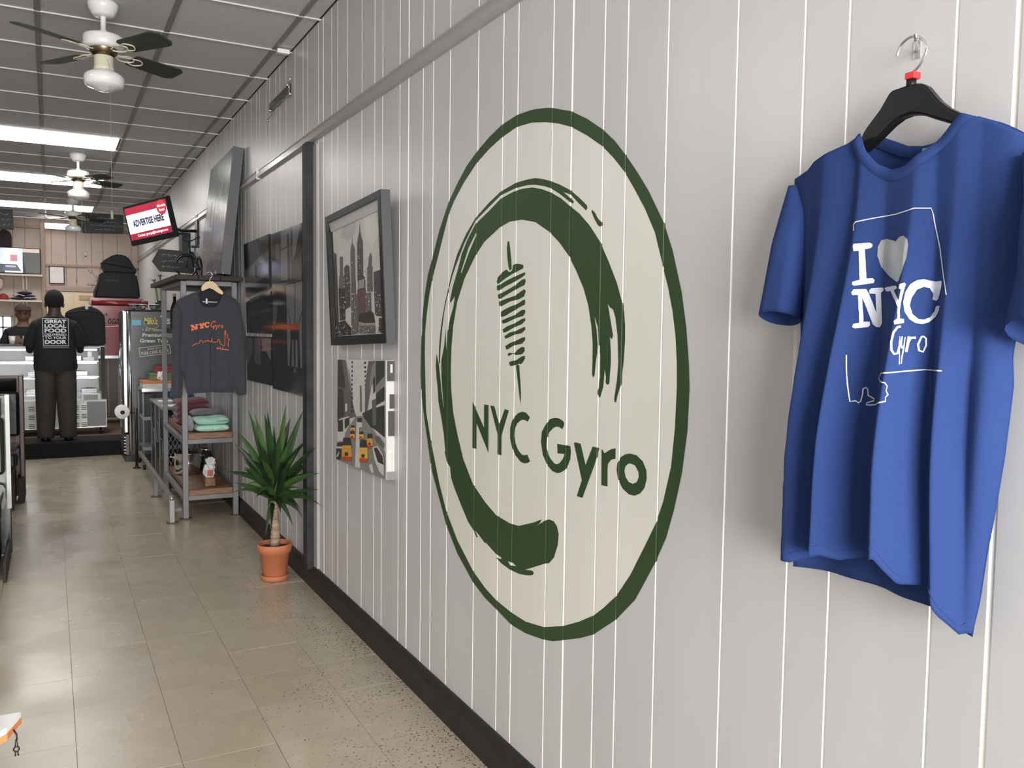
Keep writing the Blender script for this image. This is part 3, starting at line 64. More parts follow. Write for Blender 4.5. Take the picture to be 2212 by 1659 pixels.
PIC_SKY = [[[0.55,0.54,0.51],[[4.0299,1.9205],[3.3586,1.9373],[3.3614,1.4125],[4.0313,1.3924]]],[[0.42,0.41,0.4],[[3.8267,1.9263],[3.6516,1.9319],[3.6918,1.8528],[3.7977,1.8263],[3.9155,1.8546]]],[[0.62,0.61,0.57],[[3.5696,1.9314],[3.4139,1.9365],[3.3798,1.8245],[3.4869,1.7754],[3.5586,1.8236]]],[[0.13,0.12,0.12],[[3.9385,1.7633],[3.9285,1.7663],[3.8929,1.7639],[3.8843,1.7597],[3.9068,1.584],[3.9617,1.5855]]],[[0.13,0.12,0.12],[[3.9604,1.68],[3.8672,1.6755],[3.8699,1.6108],[3.9745,1.6143]]],[[0.07,0.065,0.065],[[3.7495,1.7955],[3.731,1.8586],[3.7337,1.7943]]],[[0.07,0.065,0.065],[[3.6358,1.8521],[3.6187,1.9024],[3.6182,1.8504]]],[[0.13,0.12,0.12],[[3.7568,1.805],[3.7335,1.8143],[3.7167,1.8019],[3.7024,1.783],[3.7143,1.6681],[3.7151,1.5877],[3.7874,1.5898],[3.7725,1.7793]]],[[0.07,0.065,0.065],[[3.6527,1.8318],[3.6358,1.8521],[3.6151,1.8523],[3.6065,1.8278],[3.5902,1.8091],[3.6062,1.6629],[3.5829,1.6553],[3.5853,1.5925],[3.6882,1.5958],[3.688,1.6536],[3.6705,1.807]]],[[0.13,0.12,0.12],[[3.5121,1.7434],[3.5001,1.7544],[3.4902,1.7512],[3.48,1.7328],[3.4897,1.6996],[3.4802,1.694],[3.4871,1.5894],[3.5626,1.5918],[3.5538,1.6905],[3.5336,1.7022],[3.5236,1.7357]]],[[0.07,0.065,0.065],[[3.4693,1.6711],[3.3998,1.6758],[3.3613,1.6717],[3.3741,1.4822],[3.4755,1.4871],[3.4734,1.6143]]],[[0.07,0.065,0.065],[[4.0191,1.7924],[3.9853,1.7805],[3.9889,1.5863],[4.0,1.4428],[4.0293,1.4427],[4.041,1.5877]]],[[0.07,0.065,0.065],[[3.8734,1.7128],[3.832,1.7242],[3.7933,1.7128],[3.7935,1.6265],[3.8056,1.5308],[3.8864,1.5181],[3.8807,1.6298]]],[[0.035,0.033,0.033],[[3.977,1.6192],[3.8768,1.6157],[3.8909,1.4713],[3.9799,1.4668]]],[[0.13,0.12,0.12],[[3.7881,1.5853],[3.6896,1.5869],[3.7023,1.4078],[3.8108,1.4019]]],[[0.12,0.07,0.065],[[3.6954,1.6049],[3.5776,1.5988],[3.5957,1.4923],[3.6987,1.4887]]],[[0.13,0.12,0.12],[[3.5862,1.586],[3.5131,1.5881],[3.517,1.5046],[3.5911,1.5054]]],[[0.035,0.033,0.033],[[4.0269,1.4572],[3.9005,1.469],[3.8117,1.4342],[3.8139,1.4009],[4.0277,1.3943]]],[[0.035,0.033,0.033],[[3.698,1.4932],[3.5242,1.509],[3.4628,1.487],[3.4649,1.453],[3.6969,1.4438]]],[[0.3,0.29,0.28],[[3.6942,1.4618],[3.6119,1.4551],[3.4796,1.4573],[3.4681,1.4488],[3.6135,1.4441],[3.6937,1.4461]]],[[0.13,0.12,0.12],[[3.6884,1.4438],[3.4709,1.4466],[3.4628,1.4126],[3.6938,1.4079]]],[[0.55,0.54,0.51],[[3.486,1.5042],[3.4603,1.487],[3.4269,1.4741],[3.4451,1.4128],[3.4704,1.4125],[3.4726,1.453]]],[[0.035,0.033,0.033],[[3.4266,1.4762],[3.36,1.4788],[3.3613,1.4133],[3.4348,1.415]]],[[0.3,0.29,0.28],[[3.6698,1.6439],[3.5909,1.647],[3.5895,1.61],[3.6782,1.6065]]],[[0.3,0.294,0.285],[[3.9435,1.5907],[3.9328,1.5909],[3.9334,1.5873],[3.944,1.5876]]],[[0.3,0.294,0.285],[[3.9673,1.5342],[3.9577,1.5345],[3.959,1.5265],[3.9686,1.5267]]],[[0.3,0.294,0.285],[[3.9536,1.5356],[3.9441,1.5359],[3.9447,1.5322],[3.9541,1.5324]]],[[0.42,0.41159999999999997,0.39899999999999997],[[3.9595,1.4836],[3.9528,1.4841],[3.9538,1.4779],[3.9604,1.4779]]],[[0.55,0.539,0.5225],[[3.9083,1.5783],[3.8986,1.5785],[3.8996,1.5725],[3.9092,1.5728]]],[[0.42,0.41159999999999997,0.39899999999999997],[[3.9113,1.4953],[3.9009,1.4957],[3.9021,1.4886],[3.9124,1.4886]]],[[0.3,0.294,0.285],[[3.9232,1.539],[3.9149,1.5393],[3.9157,1.5341],[3.9239,1.5342]]],[[0.3,0.294,0.285],[[3.9117,1.4992],[3.8952,1.4996],[3.8963,1.4924],[3.9128,1.4925]]],[[0.55,0.539,0.5225],[[3.909,1.5303],[3.8931,1.5306],[3.8943,1.5234],[3.9101,1.5236]]],[[0.3,0.294,0.285],[[3.953,1.5501],[3.9434,1.5503],[3.9442,1.5452],[3.9537,1.5454]]],[[0.55,0.539,0.5225],[[3.9538,1.5003],[3.9469,1.5007],[3.9474,1.4976],[3.9543,1.4977]]],[[0.3,0.294,0.285],[[3.9021,1.537],[3.8888,1.5372],[3.8899,1.5309],[3.9031,1.5311]]],[[0.55,0.539,0.5225],[[3.8955,1.5777],[3.8848,1.5779],[3.8855,1.5741],[3.8961,1.5743]]],[[0.55,0.539,0.5225],[[3.9316,1.5802],[3.9205,1.5803],[3.9215,1.5745],[3.9325,1.5748]]],[[0.3,0.294,0.285],[[3.9389,1.4884],[3.9314,1.4889],[3.9319,1.4857],[3.9394,1.4858]]],[[0.3,0.294,0.285],[[3.9508,1.5298],[3.9349,1.53],[3.9355,1.5265],[3.9513,1.5268]]],[[0.42,0.41159999999999997,0.39899999999999997],[[3.7585,1.5712],[3.749,1.5714],[3.7495,1.5683],[3.7589,1.5685]]],[[0.3,0.294,0.285],[[3.7516,1.4183],[3.7455,1.4188],[3.7461,1.4147],[3.7521,1.4146]]],[[0.3,0.294,0.285],[[3.7352,1.5081],[3.7199,1.5083],[3.7207,1.5026],[3.736,1.5027]]],[[0.42,0.41159999999999997,0.39899999999999997],[[3.7625,1.5442],[3.7521,1.5444],[3.7526,1.5411],[3.7629,1.5413]]],[[0.42,0.41159999999999997,0.39899999999999997],[[3.7409,1.5491],[3.7293,1.5493],[3.73,1.5448],[3.7415,1.545]]],[[0.3,0.294,0.285],[[3.786,1.4471],[3.7763,1.4476],[3.777,1.4434],[3.7866,1.4434]]],[[0.3,0.294,0.285],[[3.7529,1.5414],[3.7378,1.5416],[3.7383,1.5383],[3.7533,1.5386]]],[[0.3,0.294,0.285],[[3.7783,1.5482],[3.7654,1.5484],[3.766,1.545],[3.7787,1.5452]]],[[0.55,0.539,0.5225],[[3.755,1.4801],[3.7459,1.4805],[3.7463,1.4776],[3.7554,1.4777]]],[[0.3,0.294,0.285],[[3.7829,1.4119],[3.7703,1.4125],[3.7708,1.4088],[3.7834,1.4086]]],[[0.3,0.294,0.285],[[3.7715,1.5084],[3.7653,1.5088],[3.766,1.504],[3.7722,1.5041]]],[[0.3,0.294,0.285],[[3.7443,1.5053],[3.7362,1.5057],[3.7368,1.502],[3.7447,1.5021]]],[[0.42,0.41159999999999997,0.39899999999999997],[[3.7664,1.5359],[3.7584,1.5362],[3.759,1.5324],[3.767,1.5325]]],[[0.55,0.539,0.5225],[[3.7694,1.5673],[3.754,1.5673],[3.7549,1.5618],[3.7701,1.5622]]],[[0.55,0.539,0.5225],[[3.7729,1.4278],[3.7602,1.4284],[3.7613,1.4217],[3.7738,1.4216]]],[[0.55,0.539,0.5225],[[3.7849,1.5124],[3.7745,1.5127],[3.7756,1.5053],[3.7859,1.5055]]],[[0.55,0.539,0.5225],[[3.7395,1.4242],[3.7302,1.4247],[3.7311,1.4187],[3.7403,1.4186]]],[[0.42,0.41159999999999997,0.39899999999999997],[[3.7668,1.5069],[3.7587,1.5072],[3.7597,1.5005],[3.7677,1.5006]]],[[0.42,0.41159999999999997,0.39899999999999997],[[3.7644,1.5114],[3.7535,1.5117],[3.7546,1.5047],[3.7655,1.5048]]],[[0.3,0.294,0.285],[[3.7289,1.466],[3.7227,1.4665],[3.7237,1.4593],[3.7299,1.4593]]],[[0.55,0.539,0.5225],[[3.7322,1.5309],[3.7179,1.5311],[3.7189,1.5242],[3.7332,1.5244]]],[[0.3,0.294,0.285],[[3.7486,1.4823],[3.7352,1.4827],[3.7363,1.4753],[3.7497,1.4754]]],[[0.42,0.41159999999999997,0.39899999999999997],[[3.7287,1.5403],[3.7213,1.5406],[3.7222,1.5349],[3.7295,1.5351]]],[[0.55,0.539,0.5225],[[3.7904,1.4428],[3.7764,1.4433],[3.7775,1.4361],[3.7915,1.4361]]],[[0.55,0.539,0.5225],[[3.7984,1.4194],[3.7907,1.4199],[3.7916,1.4141],[3.7992,1.414]]],[[0.3,0.294,0.285],[[3.7368,1.4981],[3.7257,1.4985],[3.7261,1.4956],[3.7371,1.4957]]],[[0.3,0.294,0.285],[[3.5408,1.5704],[3.5304,1.5705],[3.5309,1.5668],[3.5413,1.567]]],[[0.42,0.41159999999999997,0.39899999999999997],[[3.5725,1.5735],[3.559,1.5736],[3.5599,1.5667],[3.5734,1.5671]]],[[0.42,0.41159999999999997,0.39899999999999997],[[3.5409,1.5211],[3.5348,1.5214],[3.5355,1.5163],[3.5415,1.5164]]],[[0.42,0.41159999999999997,0.39899999999999997],[[3.5733,1.5112],[3.5643,1.5115],[3.5652,1.5053],[3.5742,1.5054]]],[[0.55,0.539,0.5225],[[3.5702,1.5711],[3.5591,1.5712],[3.56,1.5644],[3.5711,1.5647]]],[[0.55,0.539,0.5225],[[3.529,1.5492],[3.5173,1.5494],[3.5179,1.5448],[3.5296,1.545]]],[[0.42,0.41159999999999997,0.39899999999999997],[[3.5326,1.5645],[3.5246,1.5647],[3.5255,1.5582],[3.5335,1.5584]]],[[0.55,0.539,0.5225],[[3.5735,1.5403],[3.5646,1.5406],[3.5651,1.5372],[3.5739,1.5374]]],[[0.3,0.294,0.285],[[3.5713,1.5447],[3.5628,1.545],[3.5635,1.5398],[3.572,1.54]]],[[0.42,0.41159999999999997,0.39899999999999997],[[3.539,1.5777],[3.5309,1.5779],[3.5316,1.5728],[3.5397,1.573]]],[[0.42,0.41159999999999997,0.39899999999999997],[[3.5412,1.5367],[3.531,1.537],[3.5317,1.5319],[3.5418,1.5321]]],[[0.55,0.539,0.5225],[[3.5358,1.5535],[3.5235,1.5536],[3.5245,1.5464],[3.5368,1.5467]]],[[0.42,0.41159999999999997,0.39899999999999997],[[3.4491,1.587],[3.4361,1.587],[3.4367,1.582],[3.4497,1.5824]]],[[0.42,0.41159999999999997,0.39899999999999997],[[3.4008,1.534],[3.3878,1.5342],[3.3884,1.5294],[3.4014,1.5296]]],[[0.42,0.41159999999999997,0.39899999999999997],[[3.411,1.5469],[3.4048,1.5471],[3.4056,1.5411],[3.4117,1.5412]]],[[0.55,0.539,0.5225],[[3.3836,1.5564],[3.375,1.5566],[3.3757,1.5514],[3.3842,1.5516]]],[[0.55,0.539,0.5225],[[3.3937,1.5729],[3.3811,1.5729],[3.3817,1.5687],[3.3942,1.5691]]],[[0.55,0.539,0.5225],[[3.4014,1.5233],[3.3889,1.5235],[3.3892,1.5207],[3.4017,1.5209]]],[[0.42,0.41159999999999997,0.39899999999999997],[[3.3849,1.5724],[3.3744,1.5725],[3.375,1.5686],[3.3854,1.5689]]],[[0.3,0.294,0.285],[[3.3942,1.5303],[3.3848,1.5306],[3.3856,1.5247],[3.3949,1.5248]]],[[0.55,0.539,0.5225],[[3.4026,1.5101],[3.3895,1.5103],[3.3899,1.5071],[3.403,1.5073]]],[[0.3,0.294,0.285],[[3.3877,1.5245],[3.3743,1.5247],[3.3747,1.5219],[3.388,1.5221]]],[[0.55,0.539,0.5225],[[3.4427,1.5438],[3.4299,1.544],[3.4304,1.5404],[3.4432,1.5407]]],[[0.42,0.41159999999999997,0.39899999999999997],[[3.4395,1.4984],[3.4309,1.4987],[3.4316,1.4934],[3.4402,1.4935]]],[[0.55,0.539,0.5225],[[3.4028,1.5599],[3.3959,1.5602],[3.3964,1.5562],[3.4033,1.5563]]],[[0.42,0.41159999999999997,0.39899999999999997],[[3.417,1.546],[3.405,1.5462],[3.4057,1.5413],[3.4176,1.5416]]],[[0.55,0.539,0.5225],[[3.4338,1.5504],[3.4287,1.5507],[3.4291,1.5474],[3.4342,1.5475]]],[[0.42,0.41159999999999997,0.39899999999999997],[[3.4235,1.5351],[3.4113,1.5353],[3.4119,1.531],[3.424,1.5312]]],[[0.55,0.539,0.5225],[[3.4064,1.5754],[3.4009,1.5756],[3.4018,1.5687],[3.4073,1.5689]]],[[0.42,0.41159999999999997,0.39899999999999997],[[3.3916,1.5303],[3.384,1.5306],[3.3844,1.5277],[3.392,1.5278]]],[[0.3,0.294,0.285],[[3.4228,1.5272],[3.4136,1.5275],[3.4143,1.5222],[3.4234,1.5223]]],[[0.3,0.294,0.285],[[3.4411,1.5681],[3.4334,1.5683],[3.4344,1.5614],[3.442,1.5616]]],[[0.55,0.539,0.5225],[[3.428,1.5332],[3.4176,1.5334],[3.4184,1.5276],[3.4288,1.5278]]],[[0.3,0.294,0.285],[[3.4369,1.5391],[3.4305,1.5394],[3.4309,1.5364],[3.4372,1.5366]]],[[0.55,0.539,0.5225],[[3.8045,1.6906],[3.7957,1.6906],[3.7968,1.6835],[3.8055,1.6839]]],[[0.55,0.539,0.5225],[[3.8679,1.5553],[3.8543,1.5555],[3.8553,1.549],[3.8689,1.5493]]],[[0.42,0.41159999999999997,0.39899999999999997],[[3.8392,1.6842],[3.8257,1.684],[3.8262,1.6809],[3.8396,1.6815]]],[[0.3,0.294,0.285],[[3.8376,1.5831],[3.8257,1.5832],[3.8266,1.578],[3.8384,1.5783]]],[[0.3,0.294,0.285],[[3.8564,1.6564],[3.8449,1.6564],[3.8457,1.6517],[3.8571,1.6522]]],[[0.42,0.41159999999999997,0.39899999999999997],[[3.8137,1.6616],[3.8037,1.6616],[3.8046,1.6555],[3.8146,1.656]]],[[0.55,0.539,0.5225],[[3.8516,1.6411],[3.8411,1.6411],[3.8415,1.6382],[3.852,1.6386]]],[[0.55,0.539,0.5225],[[3.8872,1.5437],[3.8794,1.544],[3.8799,1.5404],[3.8877,1.5406]]],[[0.55,0.539,0.5225],[[3.8163,1.6658],[3.8045,1.6657],[3.8053,1.6606],[3.817,1.6612]]],[[0.55,0.539,0.5225],[[3.8522,1.5558],[3.8413,1.556],[3.8424,1.5496],[3.8532,1.5498]]],[[0.55,0.539,0.5225],[[3.8131,1.6407],[3.7983,1.6406],[3.7994,1.6337],[3.8141,1.6343]]],[[0.55,0.539,0.5225],[[3.863,1.6264],[3.8473,1.6263],[3.848,1.6218],[3.8637,1.6223]]],[[0.3,0.294,0.285],[[3.6204,1.7404],[3.6079,1.74],[3.6088,1.7335],[3.6213,1.7343]]],[[0.42,0.41159999999999997,0.39899999999999997],[[3.6606,1.6843],[3.6486,1.6842],[3.6492,1.6801],[3.6611,1.6807]]],[[0.42,0.41159999999999997,0.39899999999999997],[[3.6302,1.7507],[3.6168,1.7503],[3.6178,1.7434],[3.6312,1.7443]]],[[0.55,0.539,0.5225],[[3.6223,1.7085],[3.6101,1.7082],[3.6109,1.7027],[3.623,1.7034]]],[[0.3,0.294,0.285],[[3.6503,1.671],[3.6358,1.6707],[3.6363,1.6672],[3.6508,1.6679]]],[[0.3,0.294,0.285],[[3.6411,1.7244],[3.6299,1.7241],[3.6304,1.7203],[3.6416,1.721]]],[[0.42,0.41159999999999997,0.39899999999999997],[[3.6274,1.7509],[3.6162,1.7506],[3.6166,1.7473],[3.6278,1.7481]]],[[0.3,0.294,0.285],[[3.6707,1.6689],[3.657,1.6687],[3.6578,1.6636],[3.6714,1.6642]]],[[0.55,0.539,0.5225],[[3.6584,1.7675],[3.6502,1.7674],[3.6513,1.7602],[3.6594,1.7608]]],[[0.3,0.294,0.285],[[3.6051,1.7917],[3.5931,1.7912],[3.5936,1.7876],[3.6055,1.7886]]],[[0.42,0.41159999999999997,0.39899999999999997],[[3.6236,1.6968],[3.6104,1.6965],[3.611,1.6924],[3.6241,1.6932]]],[[0.3,0.294,0.285],[[3.631,1.7425],[3.6239,1.7424],[3.6246,1.7375],[3.6317,1.738]]],[[0.3,0.294,0.285],[[3.7499,1.6225],[3.7411,1.6226],[3.742,1.6165],[3.7508,1.6169]]],[[0.42,0.41159999999999997,0.39899999999999997],[[3.7405,1.6986],[3.7329,1.6986],[3.7333,1.6959],[3.7408,1.6963]]],[[0.55,0.539,0.5225],[[3.7257,1.7266],[3.7124,1.7263],[3.7131,1.7216],[3.7263,1.7224]]],[[0.42,0.41159999999999997,0.39899999999999997],[[3.7295,1.703],[3.7162,1.7027],[3.7168,1.699],[3.73,1.6997]]],[[0.55,0.539,0.5225],[[3.7382,1.7714],[3.7298,1.7712],[3.7304,1.7672],[3.7387,1.7678]]],[[0.3,0.294,0.285],[[3.7759,1.6424],[3.7691,1.6426],[3.7703,1.635],[3.777,1.6353]]],[[0.3,0.294,0.285],[[3.7516,1.6517],[3.7364,1.6515],[3.737,1.6476],[3.7522,1.6483]]],[[0.42,0.41159999999999997,0.39899999999999997],[[3.7336,1.6871],[3.7267,1.6872],[3.7274,1.6829],[3.7342,1.6833]]],[[0.3,0.294,0.285],[[3.7402,1.7405],[3.7335,1.7405],[3.7343,1.7353],[3.741,1.7357]]],[[0.55,0.539,0.5225],[[3.7828,1.604],[3.7738,1.6041],[3.7747,1.5986],[3.7836,1.5989]]],[[0.55,0.539,0.5225],[[3.7747,1.6446],[3.7621,1.6445],[3.7633,1.6369],[3.7758,1.6374]]],[[0.42,0.41159999999999997,0.39899999999999997],[[3.7473,1.6417],[3.7334,1.6415],[3.7343,1.6355],[3.7482,1.6361]]],[[0.55,0.539,0.5225],[[4.0106,1.4352],[4.0003,1.4358],[4.0016,1.4277],[4.0119,1.4276]]],[[0.3,0.294,0.285],[[3.8606,1.402],[3.8527,1.4025],[3.8538,1.3959],[3.8616,1.3957]]],[[0.3,0.294,0.285],[[3.8395,1.404],[3.8262,1.4046],[3.8274,1.3969],[3.8407,1.3967]]],[[0.42,0.41159999999999997,0.39899999999999997],[[3.8866,1.4391],[3.8704,1.4396],[3.8714,1.4333],[3.8875,1.4333]]],[[0.55,0.539,0.5225],[[3.9957,1.4419],[3.9876,1.4424],[3.9885,1.437],[3.9966,1.437]]],[[0.3,0.294,0.285],[[3.9207,1.4357],[3.9097,1.4362],[3.9105,1.4313],[3.9215,1.4312]]],[[0.3,0.294,0.285],[[3.8687,1.4506],[3.8609,1.4511],[3.8615,1.4472],[3.8693,1.4472]]],[[0.42,0.41159999999999997,0.39899999999999997],[[3.9508,1.4072],[3.934,1.4079],[3.935,1.4015],[3.9518,1.4013]]],[[0.42,0.41159999999999997,0.39899999999999997],[[3.9494,1.4155],[3.9326,1.4161],[3.9332,1.4122],[3.95,1.4121]]],[[0.42,0.41159999999999997,0.39899999999999997],[[3.9828,1.4243],[3.976,1.4248],[3.9766,1.4213],[3.9833,1.4213]]],[[0.3,0.294,0.285],[[3.8619,1.4151],[3.8458,1.4157],[3.8466,1.4103],[3.8627,1.4102]]],[[0.42,0.41159999999999997,0.39899999999999997],[[3.8393,1.4117],[3.8247,1.4124],[3.8253,1.4087],[3.8398,1.4086]]],[[0.42,0.41159999999999997,0.39899999999999997],[[3.8979,1.4344],[3.8915,1.4349],[3.8926,1.4285],[3.8988,1.4285]]],[[0.3,0.294,0.285],[[4.0157,1.4108],[4.0007,1.4115],[4.0016,1.4063],[4.0165,1.4062]]],[[0.3,0.294,0.285],[[3.9549,1.4212],[3.9479,1.4217],[3.9484,1.4185],[3.9554,1.4184]]],[[0.55,0.539,0.5225],[[3.8328,1.4258],[3.8248,1.4263],[3.8258,1.4204],[3.8337,1.4203]]],[[0.3,0.294,0.285],[[3.9495,1.4515],[3.9358,1.452],[3.9366,1.4471],[3.9502,1.4471]]],[[0.42,0.41159999999999997,0.39899999999999997],[[3.8618,1.4455],[3.8551,1.446],[3.8557,1.4423],[3.8623,1.4422]]],[[0.55,0.539,0.5225],[[3.9751,1.4135],[3.9625,1.4141],[3.9633,1.4093],[3.9758,1.4092]]],[[0.42,0.41159999999999997,0.39899999999999997],[[3.9527,1.4171],[3.9402,1.4177],[3.9415,1.4098],[3.9539,1.4097]]],[[0.42,0.41159999999999997,0.39899999999999997],[[3.9668,1.4349],[3.9543,1.4354],[3.9552,1.4297],[3.9676,1.4296]]],[[0.3,0.294,0.285],[[3.9109,1.4083],[3.8993,1.4089],[3.9004,1.4017],[3.912,1.4016]]],[[0.55,0.539,0.5225],[[3.5083,1.6305],[3.4942,1.6304],[3.4947,1.6272],[3.5087,1.6277]]],[[0.3,0.294,0.285],[[3.5521,1.6104],[3.5418,1.6105],[3.5424,1.6063],[3.5527,1.6066]]],[[0.3,0.294,0.285],[[3.5109,1.6797],[3.4982,1.6794],[3.4986,1.6762],[3.5113,1.6769]]],[[0.3,0.294,0.285],[[3.5354,1.6801],[3.5258,1.68],[3.5267,1.6734],[3.5363,1.6739]]],[[0.3,0.294,0.285],[[3.5235,1.6164],[3.5134,1.6164],[3.5143,1.6103],[3.5243,1.6107]]],[[0.55,0.539,0.5225],[[3.5042,1.6578],[3.4953,1.6578],[3.4956,1.6553],[3.5045,1.6557]]],[[0.55,0.539,0.5225],[[3.5276,1.6024],[3.5191,1.6025],[3.5196,1.599],[3.528,1.5993]]],[[0.55,0.539,0.5225],[[3.5501,1.6477],[3.5364,1.6475],[3.537,1.6436],[3.5506,1.6443]]],[[0.3,0.294,0.285],[[3.5072,1.6105],[3.5002,1.6107],[3.5011,1.6039],[3.5081,1.6041]]],[[0.55,0.539,0.5225],[[3.4948,1.6821],[3.4896,1.6822],[3.4902,1.6783],[3.4953,1.6786]]],[[0.3,0.294,0.285],[[3.575,1.44],[3.5647,1.4405],[3.5653,1.4363],[3.5755,1.4362]]],[[0.3,0.294,0.285],[[3.5547,1.4265],[3.5443,1.427],[3.5451,1.4211],[3.5555,1.421]]],[[0.55,0.539,0.5225],[[3.6623,1.4116],[3.648,1.4122],[3.6491,1.4048],[3.6634,1.4046]]],[[0.3,0.294,0.285],[[3.6191,1.4313],[3.6109,1.4318],[3.6117,1.4263],[3.6198,1.4263]]],[[0.3,0.294,0.285],[[3.5658,1.423],[3.5548,1.4235],[3.5552,1.4209],[3.5661,1.4208]]],[[0.42,0.41159999999999997,0.39899999999999997],[[3.5263,1.4257],[3.5171,1.4262],[3.5177,1.4222],[3.5268,1.4221]]],[[0.55,0.539,0.5225],[[3.4846,1.4378],[3.4761,1.4382],[3.4768,1.4335],[3.4851,1.4335]]],[[0.3,0.294,0.285],[[3.5944,1.4118],[3.5796,1.4124],[3.5803,1.4069],[3.5952,1.4068]]],[[0.55,0.539,0.5225],[[3.5654,1.4246],[3.5583,1.4251],[3.5593,1.4179],[3.5664,1.4178]]],[[0.3,0.294,0.285],[[3.567,1.4238],[3.5552,1.4243],[3.5562,1.4172],[3.568,1.417]]],[[0.3,0.294,0.285],[[3.6234,1.432],[3.615,1.4325],[3.6156,1.4283],[3.6239,1.4283]]],[[0.3,0.294,0.285],[[3.5756,1.4231],[3.5677,1.4236],[3.5687,1.4169],[3.5765,1.4168]]],[[0.3,0.294,0.285],[[3.6234,1.4151],[3.6103,1.4157],[3.6109,1.4114],[3.624,1.4113]]],[[0.3,0.294,0.285],[[3.6502,1.4387],[3.6349,1.4392],[3.6354,1.4364],[3.6505,1.4364]]],[[0.3,0.294,0.285],[[3.6828,1.412],[3.6685,1.4126],[3.6694,1.4066],[3.6836,1.4064]]],[[0.3,0.294,0.285],[[3.6407,1.4341],[3.6258,1.4347],[3.6265,1.4301],[3.6413,1.43]]],[[0.42,0.41159999999999997,0.39899999999999997],[[3.5562,1.4132],[3.5468,1.4137],[3.5475,1.4087],[3.5568,1.4086]]],[[0.3,0.294,0.285],[[3.5196,1.4393],[3.5139,1.4398],[3.5142,1.4372],[3.52,1.4371]]],[[0.42,0.41159999999999997,0.39899999999999997],[[3.5973,1.4192],[3.5865,1.4198],[3.5876,1.4124],[3.5983,1.4123]]],[[0.3,0.294,0.285],[[3.5821,1.4151],[3.5754,1.4156],[3.576,1.4113],[3.5826,1.4112]]],[[0.42,0.41159999999999997,0.39899999999999997],[[3.5281,1.4248],[3.5184,1.4254],[3.5194,1.4183],[3.5291,1.4182]]],[[0.55,0.539,0.5225],[[3.5692,1.4392],[3.5624,1.4397],[3.563,1.4349],[3.5699,1.4349]]],[[0.42,0.41159999999999997,0.39899999999999997],[[3.6424,1.4409],[3.634,1.4414],[3.6345,1.4381],[3.6428,1.4381]]],[[0.42,0.41159999999999997,0.39899999999999997],[[3.5948,1.4312],[3.5808,1.4317],[3.5815,1.4271],[3.5954,1.427]]],[[0.3,0.294,0.285],[[3.5482,1.4151],[3.5392,1.4156],[3.5401,1.4086],[3.5491,1.4085]]],[[0.3,0.294,0.285],[[3.5191,1.4319],[3.5105,1.4324],[3.5112,1.4274],[3.5198,1.4273]]],[[0.55,0.539,0.5225],[[3.3893,1.4462],[3.3783,1.4467],[3.3791,1.4401],[3.3901,1.4401]]],[[0.55,0.539,0.5225],[[3.3791,1.4609],[3.3705,1.4613],[3.3709,1.4583],[3.3794,1.4583]]],[[0.3,0.294,0.285],[[3.4318,1.4218],[3.4213,1.4223],[3.422,1.4166],[3.4325,1.4165]]],[[0.42,0.41159999999999997,0.39899999999999997],[[3.3973,1.4277],[3.3904,1.4281],[3.391,1.4232],[3.3979,1.4232]]],[[0.3,0.294,0.285],[[3.4057,1.4409],[3.395,1.4414],[3.3956,1.4366],[3.4063,1.4365]]],[[0.55,0.539,0.5225],[[3.3819,1.4465],[3.3739,1.4469],[3.3748,1.4404],[3.3827,1.4403]]],[[0.55,0.539,0.5225],[[3.4121,1.4622],[3.404,1.4626],[3.4045,1.4589],[3.4125,1.4589]]],[[0.55,0.539,0.5225],[[3.3791,1.4202],[3.3659,1.4207],[3.3665,1.416],[3.3797,1.4159]]]]
SKY_FRAME = [[4.0941,1.9649],[3.3123,1.992],[3.3215,1.3742],[4.1006,1.3465]]
